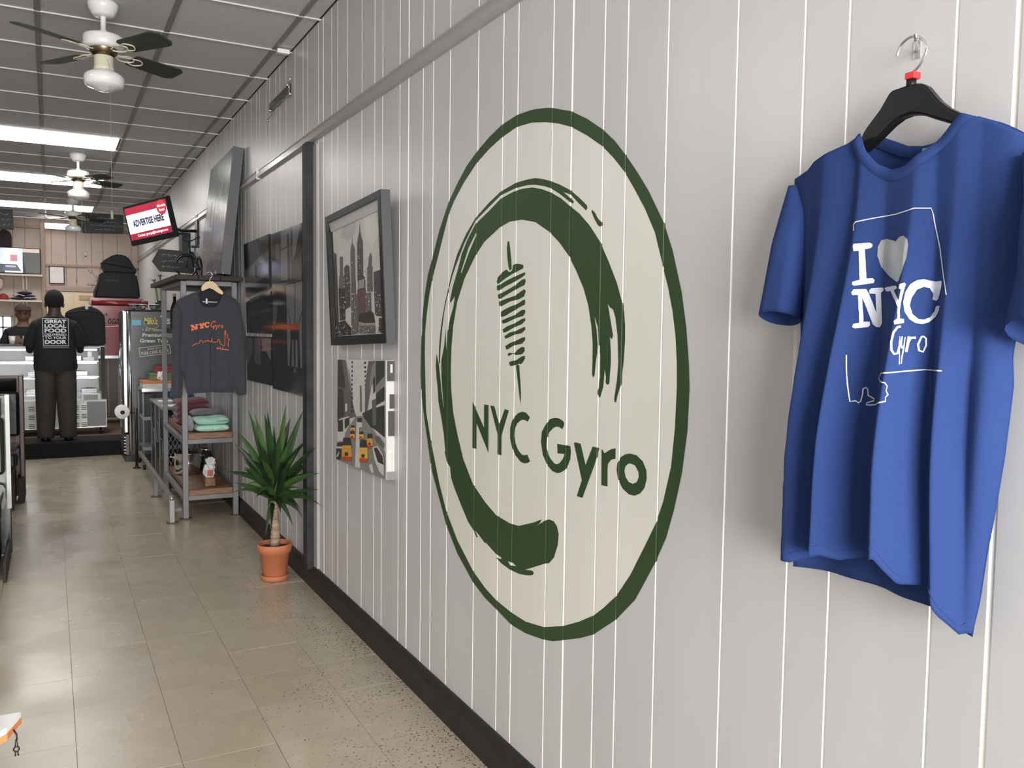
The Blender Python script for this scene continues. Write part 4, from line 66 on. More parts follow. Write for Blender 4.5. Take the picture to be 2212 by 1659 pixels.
PIC_TAXI = [[[0.62,0.61,0.57],[[4.0333,1.2787],[3.3685,1.299],[3.3587,0.8031],[4.0402,0.7901]]],[[0.13,0.13,0.125],[[4.0333,1.2787],[3.9146,1.2832],[3.8671,1.1967],[3.8059,1.0989],[3.77,1.0496],[3.7463,1.0295],[4.0401,0.9731]]],[[0.05,0.05,0.05],[[4.0333,1.2787],[3.9744,1.2809],[3.9296,1.2046],[3.9106,1.1443],[4.0333,1.1517]]],[[0.24,0.24,0.23],[[3.9146,1.2782],[3.8983,1.2789],[3.806,1.129],[3.8059,1.0989]]],[[0.24,0.24,0.23],[[3.8672,1.246],[3.8524,1.241],[3.7916,1.1001],[3.806,1.1027]]],[[0.05,0.05,0.05],[[4.0333,1.1438],[3.9423,1.1344],[3.9294,1.0194],[4.0361,0.9855]]],[[0.62,0.61,0.57],[[3.9143,1.0748],[3.8817,1.0775],[3.8817,1.0431],[3.9142,1.0363]]],[[0.05,0.05,0.05],[[3.8185,1.2801],[3.7993,1.2809],[3.7981,1.2705],[3.8161,1.2697]]],[[0.05,0.05,0.05],[[3.6391,1.2836],[3.6115,1.2855],[3.6115,1.2769],[3.6369,1.2751]]],[[0.05,0.05,0.05],[[3.8185,1.2595],[3.7992,1.2604],[3.798,1.25],[3.816,1.2491]]],[[0.05,0.05,0.05],[[3.6368,1.264],[3.6114,1.2658],[3.6114,1.2572],[3.6345,1.2554]]],[[0.05,0.05,0.05],[[3.8184,1.2389],[3.7992,1.2398],[3.798,1.2294],[3.816,1.2285]]],[[0.05,0.05,0.05],[[3.6345,1.2443],[3.6113,1.2461],[3.6112,1.2376],[3.6322,1.2358]]],[[0.05,0.05,0.05],[[3.8183,1.2183],[3.7991,1.2193],[3.7979,1.2089],[3.8159,1.2079]]],[[0.05,0.05,0.05],[[3.6321,1.2246],[3.6112,1.2265],[3.6111,1.2179],[3.6299,1.2161]]],[[0.05,0.05,0.05],[[3.8183,1.1976],[3.7991,1.1987],[3.7978,1.1883],[3.8158,1.1872]]],[[0.05,0.05,0.05],[[3.6298,1.205],[3.6111,1.2068],[3.611,1.1982],[3.6275,1.1965]]],[[0.05,0.05,0.05],[[3.8182,1.177],[3.799,1.1782],[3.7978,1.1678],[3.8158,1.1666]]],[[0.05,0.05,0.05],[[3.6275,1.1853],[3.6109,1.1871],[3.6109,1.1785],[3.6252,1.1768]]],[[0.05,0.05,0.05],[[3.8182,1.1563],[3.7989,1.1576],[3.7977,1.1472],[3.8157,1.1459]]],[[0.05,0.05,0.05],[[3.6251,1.1657],[3.6108,1.1674],[3.6108,1.1588],[3.6229,1.1572]]],[[0.05,0.05,0.05],[[3.8181,1.1356],[3.7989,1.137],[3.7976,1.1266],[3.8157,1.1252]]],[[0.05,0.05,0.05],[[3.6228,1.146],[3.6107,1.1476],[3.6106,1.139],[3.6206,1.1376]]],[[0.05,0.05,0.05],[[3.8181,1.1149],[3.7988,1.1164],[3.7976,1.106],[3.8156,1.1045]]],[[0.05,0.05,0.05],[[3.6205,1.1264],[3.6106,1.1279],[3.6105,1.1193],[3.6182,1.1179]]],[[0.05,0.05,0.05],[[3.818,1.0942],[3.7987,1.0957],[3.7975,1.0853],[3.8155,1.0838]]],[[0.05,0.05,0.05],[[3.6182,1.1068],[3.6105,1.1081],[3.6104,1.0995],[3.6159,1.0983]]],[[0.05,0.05,0.05],[[3.8179,1.0734],[3.7987,1.0751],[3.7974,1.0647],[3.8155,1.0631]]],[[0.05,0.05,0.05],[[3.6158,1.0872],[3.6103,1.0884],[3.6103,1.0797],[3.6136,1.0787]]],[[0.05,0.05,0.05],[[3.8179,1.0527],[3.7986,1.0544],[3.7974,1.044],[3.8154,1.0424]]],[[0.05,0.05,0.05],[[3.6135,1.0676],[3.6102,1.0686],[3.6102,1.06],[3.6113,1.0591]]],[[0.13,0.13,0.125],[[3.6892,1.1741],[3.671,1.1771],[3.6637,1.0594],[3.6863,1.0573]]],[[0.13,0.13,0.125],[[3.5735,1.2898],[3.4839,1.2944],[3.5043,1.2455],[3.5354,1.1912],[3.5617,1.1327],[3.5884,1.0735],[3.6212,1.0561],[3.6164,1.186]]],[[0.24,0.24,0.23],[[3.5254,1.269],[3.4839,1.2934],[3.4735,1.2886],[3.4833,1.2223],[3.5673,1.1607],[3.5463,1.2258]]],[[0.05,0.05,0.05],[[3.5124,1.2171],[3.4834,1.2292],[3.4829,1.1667],[3.5088,1.1508]]],[[0.05,0.05,0.05],[[3.4756,1.2948],[3.3685,1.299],[3.3679,1.2356],[3.4727,1.1882]]],[[0.24,0.24,0.23],[[3.4727,1.1882],[3.3679,1.2356],[3.3675,1.2018],[3.4724,1.1535]]],[[0.05,0.05,0.05],[[3.4724,1.1535],[3.3675,1.1951],[3.3669,1.1342],[3.47,1.105]]],[[0.62,0.61,0.57],[[3.4669,1.1036],[3.3668,1.1308],[3.3667,1.1172],[3.4668,1.0949]]],[[0.05,0.05,0.05],[[3.6546,1.0529],[3.5241,1.0863],[3.4312,1.1014],[3.3667,1.1138],[3.3634,0.9783],[3.4815,0.9992],[3.6098,1.0067]]],[[0.13,0.13,0.125],[[3.5243,1.1215],[3.4723,1.1327],[3.4662,1.0218],[3.5129,1.0099]]],[[0.24,0.24,0.23],[[3.7463,1.0295],[3.6546,1.042],[3.4814,0.9852],[3.3598,0.9174],[3.3587,0.8031],[4.0402,0.7901],[4.0402,0.8618],[3.8666,0.9604]]],[[0.62,0.61,0.57],[[3.7346,1.0083],[3.6999,1.0119],[3.6817,0.8004],[3.7549,0.7968]]],[[0.62,0.61,0.57],[[3.5223,0.8459],[3.4956,0.8074],[3.5326,0.8051],[3.5596,0.8332]]],[[0.62,0.61,0.57],[[4.0004,0.993],[3.8421,1.022],[3.8396,0.9824],[3.9141,0.9282],[3.9141,0.8933],[4.0335,0.8826],[4.0308,0.9226],[4.007,0.9332]]],[[0.05,0.05,0.05],[[4.0202,0.9831],[3.9396,0.9971],[3.9357,0.9393],[4.0202,0.9297]]],[[0.05,0.05,0.05],[[3.9142,1.0016],[3.8421,1.0171],[3.842,0.9822],[3.9104,0.9518]]],[[0.05,0.05,0.05],[[4.0335,0.8746],[3.9141,0.8914],[3.9229,0.8689],[4.0362,0.8564]]],[[0.62,0.61,0.57],[[4.0389,0.854],[3.9421,0.8665],[3.942,0.8587],[4.0389,0.8461]]],[[0.05,0.05,0.05],[[3.723,1.0243],[3.6601,1.0324],[3.6544,1.0129],[3.7171,1.0064]]],[[0.62,0.61,0.57],[[3.7171,1.0064],[3.6544,1.0129],[3.6543,0.991],[3.7113,0.9849]]],[[0.05,0.05,0.05],[[3.8116,0.9816],[3.7638,0.9867],[3.755,0.9757],[3.8189,0.9687]]],[[0.75,0.45,0.08],[[3.8177,0.971],[3.7579,0.9775],[3.7531,0.9654],[3.7578,0.9574],[3.8176,0.9516],[3.8207,0.9594]]],[[0.5,0.09,0.03],[[3.8206,0.9564],[3.7543,0.9632],[3.7578,0.9574],[3.8176,0.9516]]],[[0.05,0.05,0.05],[[3.8025,0.9639],[3.7786,0.9665],[3.7786,0.9617],[3.8025,0.959]]],[[0.05,0.05,0.05],[[3.8225,0.9539],[3.7649,0.9604],[3.7543,0.9467],[3.8312,0.9377]]],[[0.72,0.33,0.05],[[3.8297,0.9406],[3.7578,0.9489],[3.7521,0.9338],[3.7577,0.9238],[3.8297,0.9163],[3.8333,0.9261]]],[[0.5,0.09,0.03],[[3.8333,0.9223],[3.7535,0.9311],[3.7577,0.9238],[3.8297,0.9163]]],[[0.05,0.05,0.05],[[3.8115,0.9317],[3.7827,0.9351],[3.7827,0.9291],[3.8115,0.9257]]],[[0.05,0.05,0.05],[[3.6876,0.9672],[3.6379,0.9728],[3.6287,0.9594],[3.6951,0.9517]]],[[0.75,0.45,0.08],[[3.6939,0.9544],[3.6317,0.9616],[3.6268,0.9469],[3.6316,0.9372],[3.6937,0.9308],[3.6969,0.9404]]],[[0.5,0.09,0.03],[[3.6969,0.9367],[3.628,0.9442],[3.6316,0.9372],[3.6937,0.9308]]],[[0.05,0.05,0.05],[[3.6781,0.9456],[3.6532,0.9485],[3.6532,0.9427],[3.6781,0.9397]]],[[0.05,0.05,0.05],[[3.5749,0.971],[3.5167,0.9777],[3.5058,0.9535],[3.5836,0.9441]]],[[0.72,0.33,0.05],[[3.5821,0.9488],[3.5094,0.9576],[3.5035,0.9316],[3.5091,0.915],[3.5818,0.9075],[3.5857,0.9245]]],[[0.5,0.09,0.03],[[3.5856,0.918],[3.5049,0.927],[3.5091,0.915],[3.5818,0.9075]]],[[0.05,0.05,0.05],[[3.5636,0.9324],[3.5344,0.936],[3.5343,0.9258],[3.5635,0.9221]]],[[0.05,0.05,0.05],[[3.928,0.911],[3.8187,0.924],[3.7987,0.8826],[3.9449,0.8638]]],[[0.72,0.33,0.05],[[3.9421,0.8721],[3.8053,0.8894],[3.7946,0.8448],[3.8051,0.8159],[3.942,0.7996],[3.9491,0.8292]]],[[0.5,0.09,0.03],[[3.9491,0.8179],[3.7972,0.8368],[3.8051,0.8159],[3.942,0.7996]]],[[0.05,0.05,0.05],[[3.9071,0.8439],[3.8522,0.8513],[3.8521,0.8336],[3.907,0.826]]],[[0.05,0.05,0.05],[[3.6715,0.9306],[3.587,0.9409],[3.5712,0.9026],[3.6843,0.8878]]],[[0.75,0.45,0.08],[[3.6821,0.8953],[3.5764,0.909],[3.5679,0.8679],[3.576,0.8416],[3.6818,0.8293],[3.6874,0.8564]]],[[0.5,0.09,0.03],[[3.6873,0.8461],[3.5699,0.8606],[3.576,0.8416],[3.6818,0.8293]]],[[0.05,0.05,0.05],[[3.6551,0.8691],[3.6126,0.8749],[3.6125,0.8586],[3.655,0.8527]]],[[0.05,0.05,0.05],[[4.0402,0.8439],[3.9613,0.8522],[3.9678,0.8004],[4.0402,0.7921]]],[[0.62,0.61,0.57],[[4.0335,0.807],[4.0004,0.8333],[3.9873,0.8331],[4.0136,0.8058]]],[[0.62,0.61,0.57],[[3.507,0.9188],[3.4399,0.9344],[3.3794,0.9079],[3.3624,0.8829],[3.3617,0.8146],[3.4186,0.8263],[3.4805,0.8696]]],[[0.05,0.05,0.05],[[3.4913,0.9173],[3.45,0.9262],[3.3793,0.8976],[3.3622,0.8624],[3.4393,0.865]]],[[0.13,0.13,0.125],[[3.4813,0.9677],[3.4301,0.9772],[3.3651,0.9542],[3.3649,0.9304],[3.4604,0.9493]]]]
CV = [[[[6.3983,2.0223],[5.6007,2.0261],[5.5837,1.6787],[6.3437,1.6414]],[[[0.1,0.1,0.1],[[6.3892,1.8293],[5.6032,1.9233],[5.5911,1.7659],[6.3417,1.699]]],[[0.17,0.17,0.17],[[6.2388,1.8292],[5.8011,1.9086],[5.6375,1.8328],[5.6231,1.7675],[6.2992,1.777]]],[[0.022,0.022,0.022],[[6.0157,1.7716],[6.0027,1.8393],[5.9806,1.8547],[5.9597,1.8369],[5.9405,1.7643]]]]],[[[5.5224,2.0155],[4.7678,2.0122],[4.7713,1.6947],[5.5079,1.6985]],[[[0.17,0.17,0.17],[[5.2693,2.0142],[5.0231,2.0124],[5.0147,1.7052],[5.2608,1.7126]]],[[0.17,0.17,0.17],[[4.9841,2.0118],[4.7966,2.0108],[4.9482,1.8238],[4.9792,1.8129]]],[[0.1,0.1,0.1],[[5.4171,1.944],[5.2937,1.9409],[5.296,1.8193],[5.3892,1.8525]]],[[0.022,0.022,0.022],[[5.1088,1.9783],[5.0899,1.9844],[5.066,1.9745],[5.0563,1.9152],[5.0387,1.8556],[5.0357,1.7062],[5.0944,1.7087],[5.1054,1.8602]]],[[0.022,0.022,0.022],[[5.2571,1.9044],[5.0325,1.9133],[5.0327,1.9037],[5.2517,1.8939]]],[[0.022,0.022,0.022],[[4.7822,2.0075],[4.7678,2.006],[4.7692,1.8862],[4.9482,1.8238]]],[[0.05,0.05,0.05],[[5.0,1.8142],[4.7698,1.8307],[4.7713,1.6947],[4.9886,1.7009]]]]],[[[6.3251,1.6058],[5.5463,1.6589],[5.5057,1.3875],[6.313,1.3863]],[[[0.1,0.1,0.1],[[6.188,1.6233],[5.5617,1.6722],[5.5466,1.6433],[5.7075,1.6481],[5.9484,1.6175],[6.1697,1.5994]]],[[0.05,0.05,0.05],[[6.2884,1.5222],[5.5329,1.5578],[5.518,1.5293],[6.2893,1.4983]]]]],[[[6.3337,1.362],[5.5217,1.366],[5.5226,1.0553],[6.3051,1.0448]],[[[0.17,0.17,0.17],[[5.8163,1.3542],[5.547,1.3585],[5.5503,1.2152],[5.7174,1.2676],[5.8016,1.2651]]],[[0.1,0.1,0.1],[[6.0469,1.3505],[5.8438,1.3537],[5.849,1.166],[6.0409,1.1884]]],[[0.1,0.1,0.1],[[6.3144,1.3462],[6.1025,1.3496],[6.106,1.2404],[6.3016,1.1457]]],[[0.022,0.022,0.022],[[5.7844,1.273],[5.6517,1.2623],[5.5506,1.2009],[5.5513,1.1721],[5.7528,1.1925]]]]],[[[5.5144,1.6847],[4.7641,1.6943],[4.7641,1.0448],[5.498,1.0391]],[[[0.17,0.17,0.17],[[5.1355,1.684],[4.7714,1.6885],[4.772,1.2016],[5.1026,1.2027]]],[[0.022,0.022,0.022],[[5.4993,1.67],[5.1496,1.6647],[5.1423,1.6047],[5.4853,1.6063]]],[[0.1,0.1,0.1],[[5.4855,1.5993],[5.3354,1.5959],[5.3974,1.4584],[5.484,1.3878]]],[[0.28,0.06,0.02],[[5.5138,1.4407],[4.8399,1.4552],[4.8404,1.4173],[5.5081,1.4159]]],[[0.022,0.022,0.022],[[5.0454,1.419],[4.833,1.4173],[4.8336,1.3636],[4.8061,1.2],[4.8679,1.2035],[4.8785,1.3564],[4.9163,1.3622],[4.9261,1.2008],[4.9569,1.1994],[4.965,1.3613],[4.9936,1.3608],[5.009,1.2036],[5.0622,1.2012],[5.0331,1.3602]]],[[0.022,0.022,0.022],[[5.1186,1.5512],[5.1105,1.551],[5.0263,1.4551],[5.0369,1.4551]]],[[0.022,0.022,0.022],[[4.9373,1.6891],[4.9271,1.6887],[4.9277,1.4552],[4.938,1.4551]]],[[0.022,0.022,0.022],[[4.7733,1.5207],[4.771,1.5113],[4.8473,1.4552],[4.8573,1.4552]]],[[0.1,0.1,0.1],[[4.9312,1.2038],[4.8633,1.1686],[4.9781,1.1691]]]]]]
PIC_LEAN = []

# ------------------------------------------------------------ materials
MATS = {}
def mat(name, col, rough=.5, metal=0., spec=.5, var=0., vscale=8., bump=0., bscale=60., stretch=(1,1,1), emit=0., ecol=None, trans=0., alpha=1., coat=0., sheen=0., rnd=0., ior=None):
    if name in MATS: return MATS[name]
    m = bpy.data.materials.new(name); m.use_nodes = True; MATS[name] = m
    nt = m.node_tree; b = nt.nodes['Principled BSDF']; L = nt.links
    b.inputs['Base Color'].default_value = (*col, 1); b.inputs['Roughness'].default_value = rough
    b.inputs['Metallic'].default_value = metal; b.inputs['Specular IOR Level'].default_value = spec
    if coat: b.inputs['Coat Weight'].default_value = coat; b.inputs['Coat Roughness'].default_value = .1
    if sheen: b.inputs['Sheen Weight'].default_value = sheen
    if trans: b.inputs['Transmission Weight'].default_value = trans
    if ior: b.inputs['IOR'].default_value = ior
    if alpha < 1: b.inputs['Alpha'].default_value = alpha
    if emit:
        b.inputs['Emission Color'].default_value = (*(ecol or col), 1); b.inputs['Emission Strength'].default_value = emit
    tc = nt.nodes.new('ShaderNodeTexCoord'); mp = nt.nodes.new('ShaderNodeMapping'); mp.inputs['Scale'].default_value = stretch
    L.new(tc.outputs['Object'], mp.inputs['Vector'])
    cur = None
    if var or rnd:
        mix = nt.nodes.new('ShaderNodeMixRGB'); mix.blend_type = 'MULTIPLY'; mix.inputs[0].default_value = 1; mix.inputs[1].default_value = (*col, 1)
        if var:
            n = nt.nodes.new('ShaderNodeTexNoise'); n.inputs['Scale'].default_value = vscale; n.inputs['Detail'].default_value = 5
            L.new(mp.outputs[0], n.inputs['Vector'])
            r = nt.nodes.new('ShaderNodeMapRange'); r.inputs[1].default_value = .3; r.inputs[2].default_value = .7
            r.inputs[3].default_value = 1-var; r.inputs[4].default_value = 1+var*.6
            L.new(n.outputs['Fac'], r.inputs[0]); cur = r.outputs[0]
        if rnd:
            oi = nt.nodes.new('ShaderNodeObjectInfo'); r2 = nt.nodes.new('ShaderNodeMapRange'); r2.inputs[3].default_value = 1-rnd; r2.inputs[4].default_value = 1+rnd*.5
            L.new(oi.outputs['Random'], r2.inputs[0])
            if cur:
                mm = nt.nodes.new('ShaderNodeMath'); mm.operation = 'MULTIPLY'; L.new(cur, mm.inputs[0]); L.new(r2.outputs[0], mm.inputs[1]); cur = mm.outputs[0]
            else: cur = r2.outputs[0]
        L.new(cur, mix.inputs[2]); L.new(mix.outputs[0], b.inputs['Base Color'])
    if bump:
        n2 = nt.nodes.new('ShaderNodeTexNoise'); n2.inputs['Scale'].default_value = bscale; n2.inputs['Detail'].default_value = 4
        L.new(mp.outputs[0], n2.inputs['Vector'])
        bp = nt.nodes.new('ShaderNodeBump'); bp.inputs['Strength'].default_value = bump; bp.inputs['Distance'].default_value = .01
        L.new(n2.outputs['Fac'], bp.inputs['Height']); L.new(bp.outputs[0], b.inputs['Normal'])
    return m
WALL = mat('wall_paint', (.535,.53,.535), .37, spec=1., var=.05, vscale=3, bump=.045, bscale=7, stretch=(1,1.6,.35))
WALL.node_tree.nodes['Principled BSDF'].inputs['Specular IOR Level'].default_value = 1.
CREAM = mat('groove_cream', (.85,.83,.78), .5)
GREY = mat('steel_paint', (.20,.20,.205), .42, var=.12, vscale=14)
DARK = mat('dark_trim', (.022,.021,.021), .5, spec=.3, var=.25, vscale=20, bump=.08)
BLACK = mat('black_plastic', (.008,.008,.009), .35, spec=.3)
CLOTHB = mat('black_fabric', (.011,.011,.012), .85, bump=.15, bscale=300)
CHROME = mat('chrome', (.75,.75,.76), .14, metal=1)
STEEL = mat('brushed_steel', (.42,.42,.43), .28, metal=1, var=.15, vscale=10, stretch=(1,1,.1))
WHITE = mat('white_enamel', (.78,.78,.77), .3)
GLASS = mat('clear_glass', (.95,.97,.97), .03, trans=1., ior=1.3)
WOOD = mat('shelf_wood', (.27,.15,.085), .6, var=.45, vscale=6, stretch=(2,2,30), bump=.2)
DWOOD = mat('dark_wood', (.030,.022,.019), .55, spec=.3, var=.3, vscale=8, stretch=(8,1,8))
GREEN = mat('green_wall_paint', (.030,.064,.022), .45, spec=.3, var=.04, vscale=4)
LIT = mat('tube_light', (1,1,1), .5, emit=13., ecol=(1,.98,.95))
# ------------------------------------------------------------ mesh helpers
def T(v): return Vector(v)
def bm_(): return bmesh.new()
def box(bm, lo, hi, bev=0., mi=0):
    lo = Vector(lo); hi = Vector(hi)
    r = bmesh.ops.create_cube(bm, size=1); vs = r['verts']
    for v in vs: v.co = Vector((lo[i]+(v.co[i]+.5)*(hi[i]-lo[i]) for i in range(3)))
    fs = {f for v in vs for f in v.link_faces}
    for f in fs: f.material_index = mi
    if bev:
        es = list({e for v in vs for e in v.link_edges})
        bmesh.ops.bevel(bm, geom=es, offset=bev, segments=2, profile=.5, affect='EDGES')
    return vs
def frame_at(a, b):
    z = (Vector(b)-Vector(a)).normalized(); x = z.orthogonal().normalized(); y = z.cross(x)
    return x, y, z
def tube(bm, pts, r, n=10, closed=False, caps=True, mi=0):
    pts = [Vector(p) for p in pts]; rs = r if isinstance(r, (list, tuple)) else [r]*len(pts)
    N = len(pts); prev = None; rings = []
    for i, p in enumerate(pts):
        if closed: t = (pts[(i+1) % N]-pts[i-1]).normalized()
        else: t = (pts[min(N-1, i+1)]-pts[max(0, i-1)]).normalized()
        if prev is None: x = t.orthogonal().normalized()
        else: x = (prev-t*prev.dot(t)).normalized()
        prev = x; y = t.cross(x)
        rings.append([bm.verts.new(p+(x*math.cos(2*PI*k/n)+y*math.sin(2*PI*k/n))*rs[i]) for k in range(n)])
    for i in range(N if closed else N-1):
        a, b = rings[i], rings[(i+1) % N]
        for k in range(n):
            f = bm.faces.new((a[k], a[(k+1) % n], b[(k+1) % n], b[k])); f.smooth = True; f.material_index = mi
    if caps and not closed:
        for q in (rings[0][::-1], rings[-1]):
            f = bm.faces.new(q); f.material_index = mi
def lathe(bm, prof, c=(0,0,0), n=24, axis='z', caps=False, sm=True, mi=0):
    c = Vector(c); rings = []
    for r, h in prof:
        ring = []
        for k in range(n):
            a = 2*PI*k/n; u, v = r*math.cos(a), r*math.sin(a)
            p = (u, v, h) if axis == 'z' else ((u, h, v) if axis == 'y' else (h, u, v))
            ring.append(bm.verts.new(c+Vector(p)))
        rings.append(ring)
    for a, b in zip(rings, rings[1:]):
        for k in range(n):
            f = bm.faces.new((a[k], a[(k+1) % n], b[(k+1) % n], b[k])); f.smooth = sm; f.material_index = mi
    if caps:
        bm.faces.new(rings[0][::-1]); bm.faces.new(rings[-1])
def prism(bm, poly, axis, a, b, bev=0., mi=0, sm=False):
    """polygon (u,v) extruded along axis from a to b; axis x: (u,v)=(y,z); y: (x,z); z: (x,y)"""
    def P(u, v, h): return {'x': (h, u, v), 'y': (u, h, v), 'z': (u, v, h)}[axis]
    n = len(poly)
    A = [bm.verts.new(P(u, v, a)) for u, v in poly]; Bv = [bm.verts.new(P(u, v, b)) for u, v in poly]
    fs = []
    for i in range(n):
        fs.append(bm.faces.new((A[i], A[(i+1) % n], Bv[(i+1) % n], Bv[i])))
    tri = tessellate_polygon([[Vector((u, v, 0)) for u, v in poly]])
    for t in tri:
        fs.append(bm.faces.new([A[i] for i in t])); fs.append(bm.faces.new([Bv[i] for i in t]))
    for f in fs: f.material_index = mi
    bmesh.ops.recalc_face_normals(bm, faces=fs)
    return A, Bv
def flat(bm, loops, fn, mi=0):
    """filled flat outline with holes; fn maps (u,v) to a point"""
    vs = []; ls = []
    for lp in loops:
        ls.append([Vector((u, v, 0)) for u, v in lp]); vs += [bm.verts.new(fn(u, v)) for u, v in lp]
    out = []
    for t in tessellate_polygon(ls):
        if len({vs[i] for i in t}) < 3: continue
        try: f = bm.faces.new([vs[i] for i in t]); f.material_index = mi; out.append(f)
        except ValueError: pass
    return out
def flip_to(bm, d):
    d = Vector(d)
    bm.normal_update()
    for f in bm.faces:
        if f.normal.dot(d) < 0: f.normal_flip()
def obj(name, bm, m, parent=None, smooth=None, **kw):
    me = bpy.data.meshes.new(name); bm.normal_update(); bm.to_mesh(me); bm.free()
    for x in (m if isinstance(m, (list, tuple)) else [m]): me.materials.append(x)
    if smooth:
        for p in me.polygons: p.use_smooth = True
    o = bpy.data.objects.new(name, me); COL.objects.link(o)
    if parent is not None:
        o.parent = parent; o.matrix_parent_inverse = Matrix.Translation(-gloc(parent))
    for k, v in kw.items(): o[k] = v
    return o
def gloc(o):
    p = Vector(o.location)
    return p
def thing(name, label, cat, loc=(0,0,0), group=None):
    o = bpy.data.objects.new(name, None); COL.objects.link(o); o.location = loc; o.empty_display_size = .05
    o['label'] = label; o['category'] = cat
    if group: o['group'] = group
    return o
def struct(name, bm, m, **kw):
    return obj(name, bm, m, kind='structure', **kw)
def tag(o, label, cat, group=None):
    o['label'] = label; o['category'] = cat
    if group: o['group'] = group
    return o
def copy_tree(o, parent=None):
    c = o.copy(); COL.objects.link(c)
    if parent is not None:
        mi = o.matrix_parent_inverse.copy(); c.parent = parent; c.matrix_parent_inverse = mi
    for ch in list(o.children): copy_tree(ch, c)
    return c
def smooth_curve(pts, n=6):
    P = [Vector(p) for p in pts]; out = []
    for i in range(len(P)-1):
        p0, p1, p2, p3 = P[max(0, i-1)], P[i], P[i+1], P[min(len(P)-1, i+2)]
        for k in range(n):
            t = k/n
            out.append(.5*((2*p1)+(p2-p0)*t+(2*p0-5*p1+4*p2-p3)*t*t+(3*p1-p0-3*p2+p3)*t*t*t))
    out.append(P[-1]); return out
def text_bm(s, fn, w, h, x0=0., y0=0., bold=0., shear=0.):
    """lettering mesh fitted into a w x h box whose lower left corner is (x0,y0), mapped by fn(u,v)"""
    c = bpy.data.curves.new('t', 'FONT'); c.body = s; c.size = 1; c.offset = bold; c.shear = shear; c.resolution_u = 3
    o = bpy.data.objects.new('t', c); COL.objects.link(o)
    bpy.context.view_layer.update()
    me = bpy.data.meshes.new_from_object(o.evaluated_get(bpy.context.evaluated_depsgraph_get()))
    bpy.data.objects.remove(o); bpy.data.curves.remove(c)
    xs = [v.co.x for v in me.vertices]; ys = [v.co.y for v in me.vertices]
    ax, bx, ay, by = min(xs), max(xs), min(ys), max(ys)
    for v in me.vertices:
        u = x0+(v.co.x-ax)/(bx-ax)*w; q = y0+(v.co.y-ay)/(by-ay)*h
        v.co = fn(u, q)
    bm = bmesh.new(); bm.from_mesh(me); bpy.data.meshes.remove(me); return bm
def merge(bm, other):
    me = bpy.data.meshes.new('m'); other.to_mesh(me); bm.from_mesh(me); bpy.data.meshes.remove(me); other.free()
def ribbon(bm, pts, w, fn):
    P = [Vector((p[0], p[1], 0)) for p in pts]
    for a, b in zip(P, P[1:]):
        d = (b-a); 
        if d.length < 1e-6: continue
        d.normalize(); n = Vector((-d.y, d.x, 0))*w/2; a2 = a-d*w*.3; b2 = b+d*w*.3
        bm.faces.new([bm.verts.new(fn(q.x, q.y)) for q in (a2+n, b2+n, b2-n, a2-n)])

# ============================================================ THE ROOM
U = 1.26
XW = 1.26
G0 = [.616,.694,.858,.9395,1.0825,1.2625,1.3875,1.4665,1.587,1.669,1.832,1.909,2.05,2.23,2.349,2.427,2.545,2.6215,2.7835,2.8635,3.0015,3.171,3.294,3.374,3.492,3.566,3.732,3.809]
off = [0,.078,.240,.3185,.4565,.626,.749,.829]
g = [a for a in G0 if a > .6]; seams = {.616, 1.587, 2.545, 3.492}
b = 3.492
while b < 12:
    for o_ in off:
        y = b+o_
        if y > 3.85 and y*U < 14.9: g.append(y)
    b += .963; seams.add(b)
b = .616-.973
while b > -2.9:
    for o_ in off: g.append(b+o_*1.01)
    seams.add(b); b -= .973
GR = sorted(set(round(a*U, 4) for a in g)); SEAM = [s*U for s in seams]
YEND, YFRONT, XLEFT, ZC = 14.92, -3.5, -2.9, 3.02
# right wall: base sheet with one board per strip between the grooves
bm = bm_(); box(bm, (XW+.003, YFRONT, 0), (XW+.06, YEND, ZC)); wr = struct('wall_right', bm, CREAM)
ys = [YFRONT]+GR+[YEND]
for a, b in zip(ys, ys[1:]):
    ga = .0034 if min(abs(a-s) for s in SEAM) < .01 else .0015
    gb = .0034 if min(abs(b-s) for s in SEAM) < .01 else .0015
    if a == YFRONT: ga = 0
    bm = bm_(); y0, y1 = a+ga, b-gb
    pr = [(XW+.003, y0), (XW+.0016, y0), (XW, y0+.0018), (XW, y1-.0018), (XW+.0016, y1), (XW+.003, y1)]
    A = [bm.verts.new((x, y, .02)) for x, y in pr]; B = [bm.verts.new((x, y, ZC)) for x, y in pr]
    for i in range(5):
        f = bm.faces.new((A[i], B[i], B[i+1], A[i+1])); f.material_index = 1 if i != 2 else 0
    flip_to(bm, (-1, 0, 0)); obj('plank', bm, [WALL, CREAM], wr)
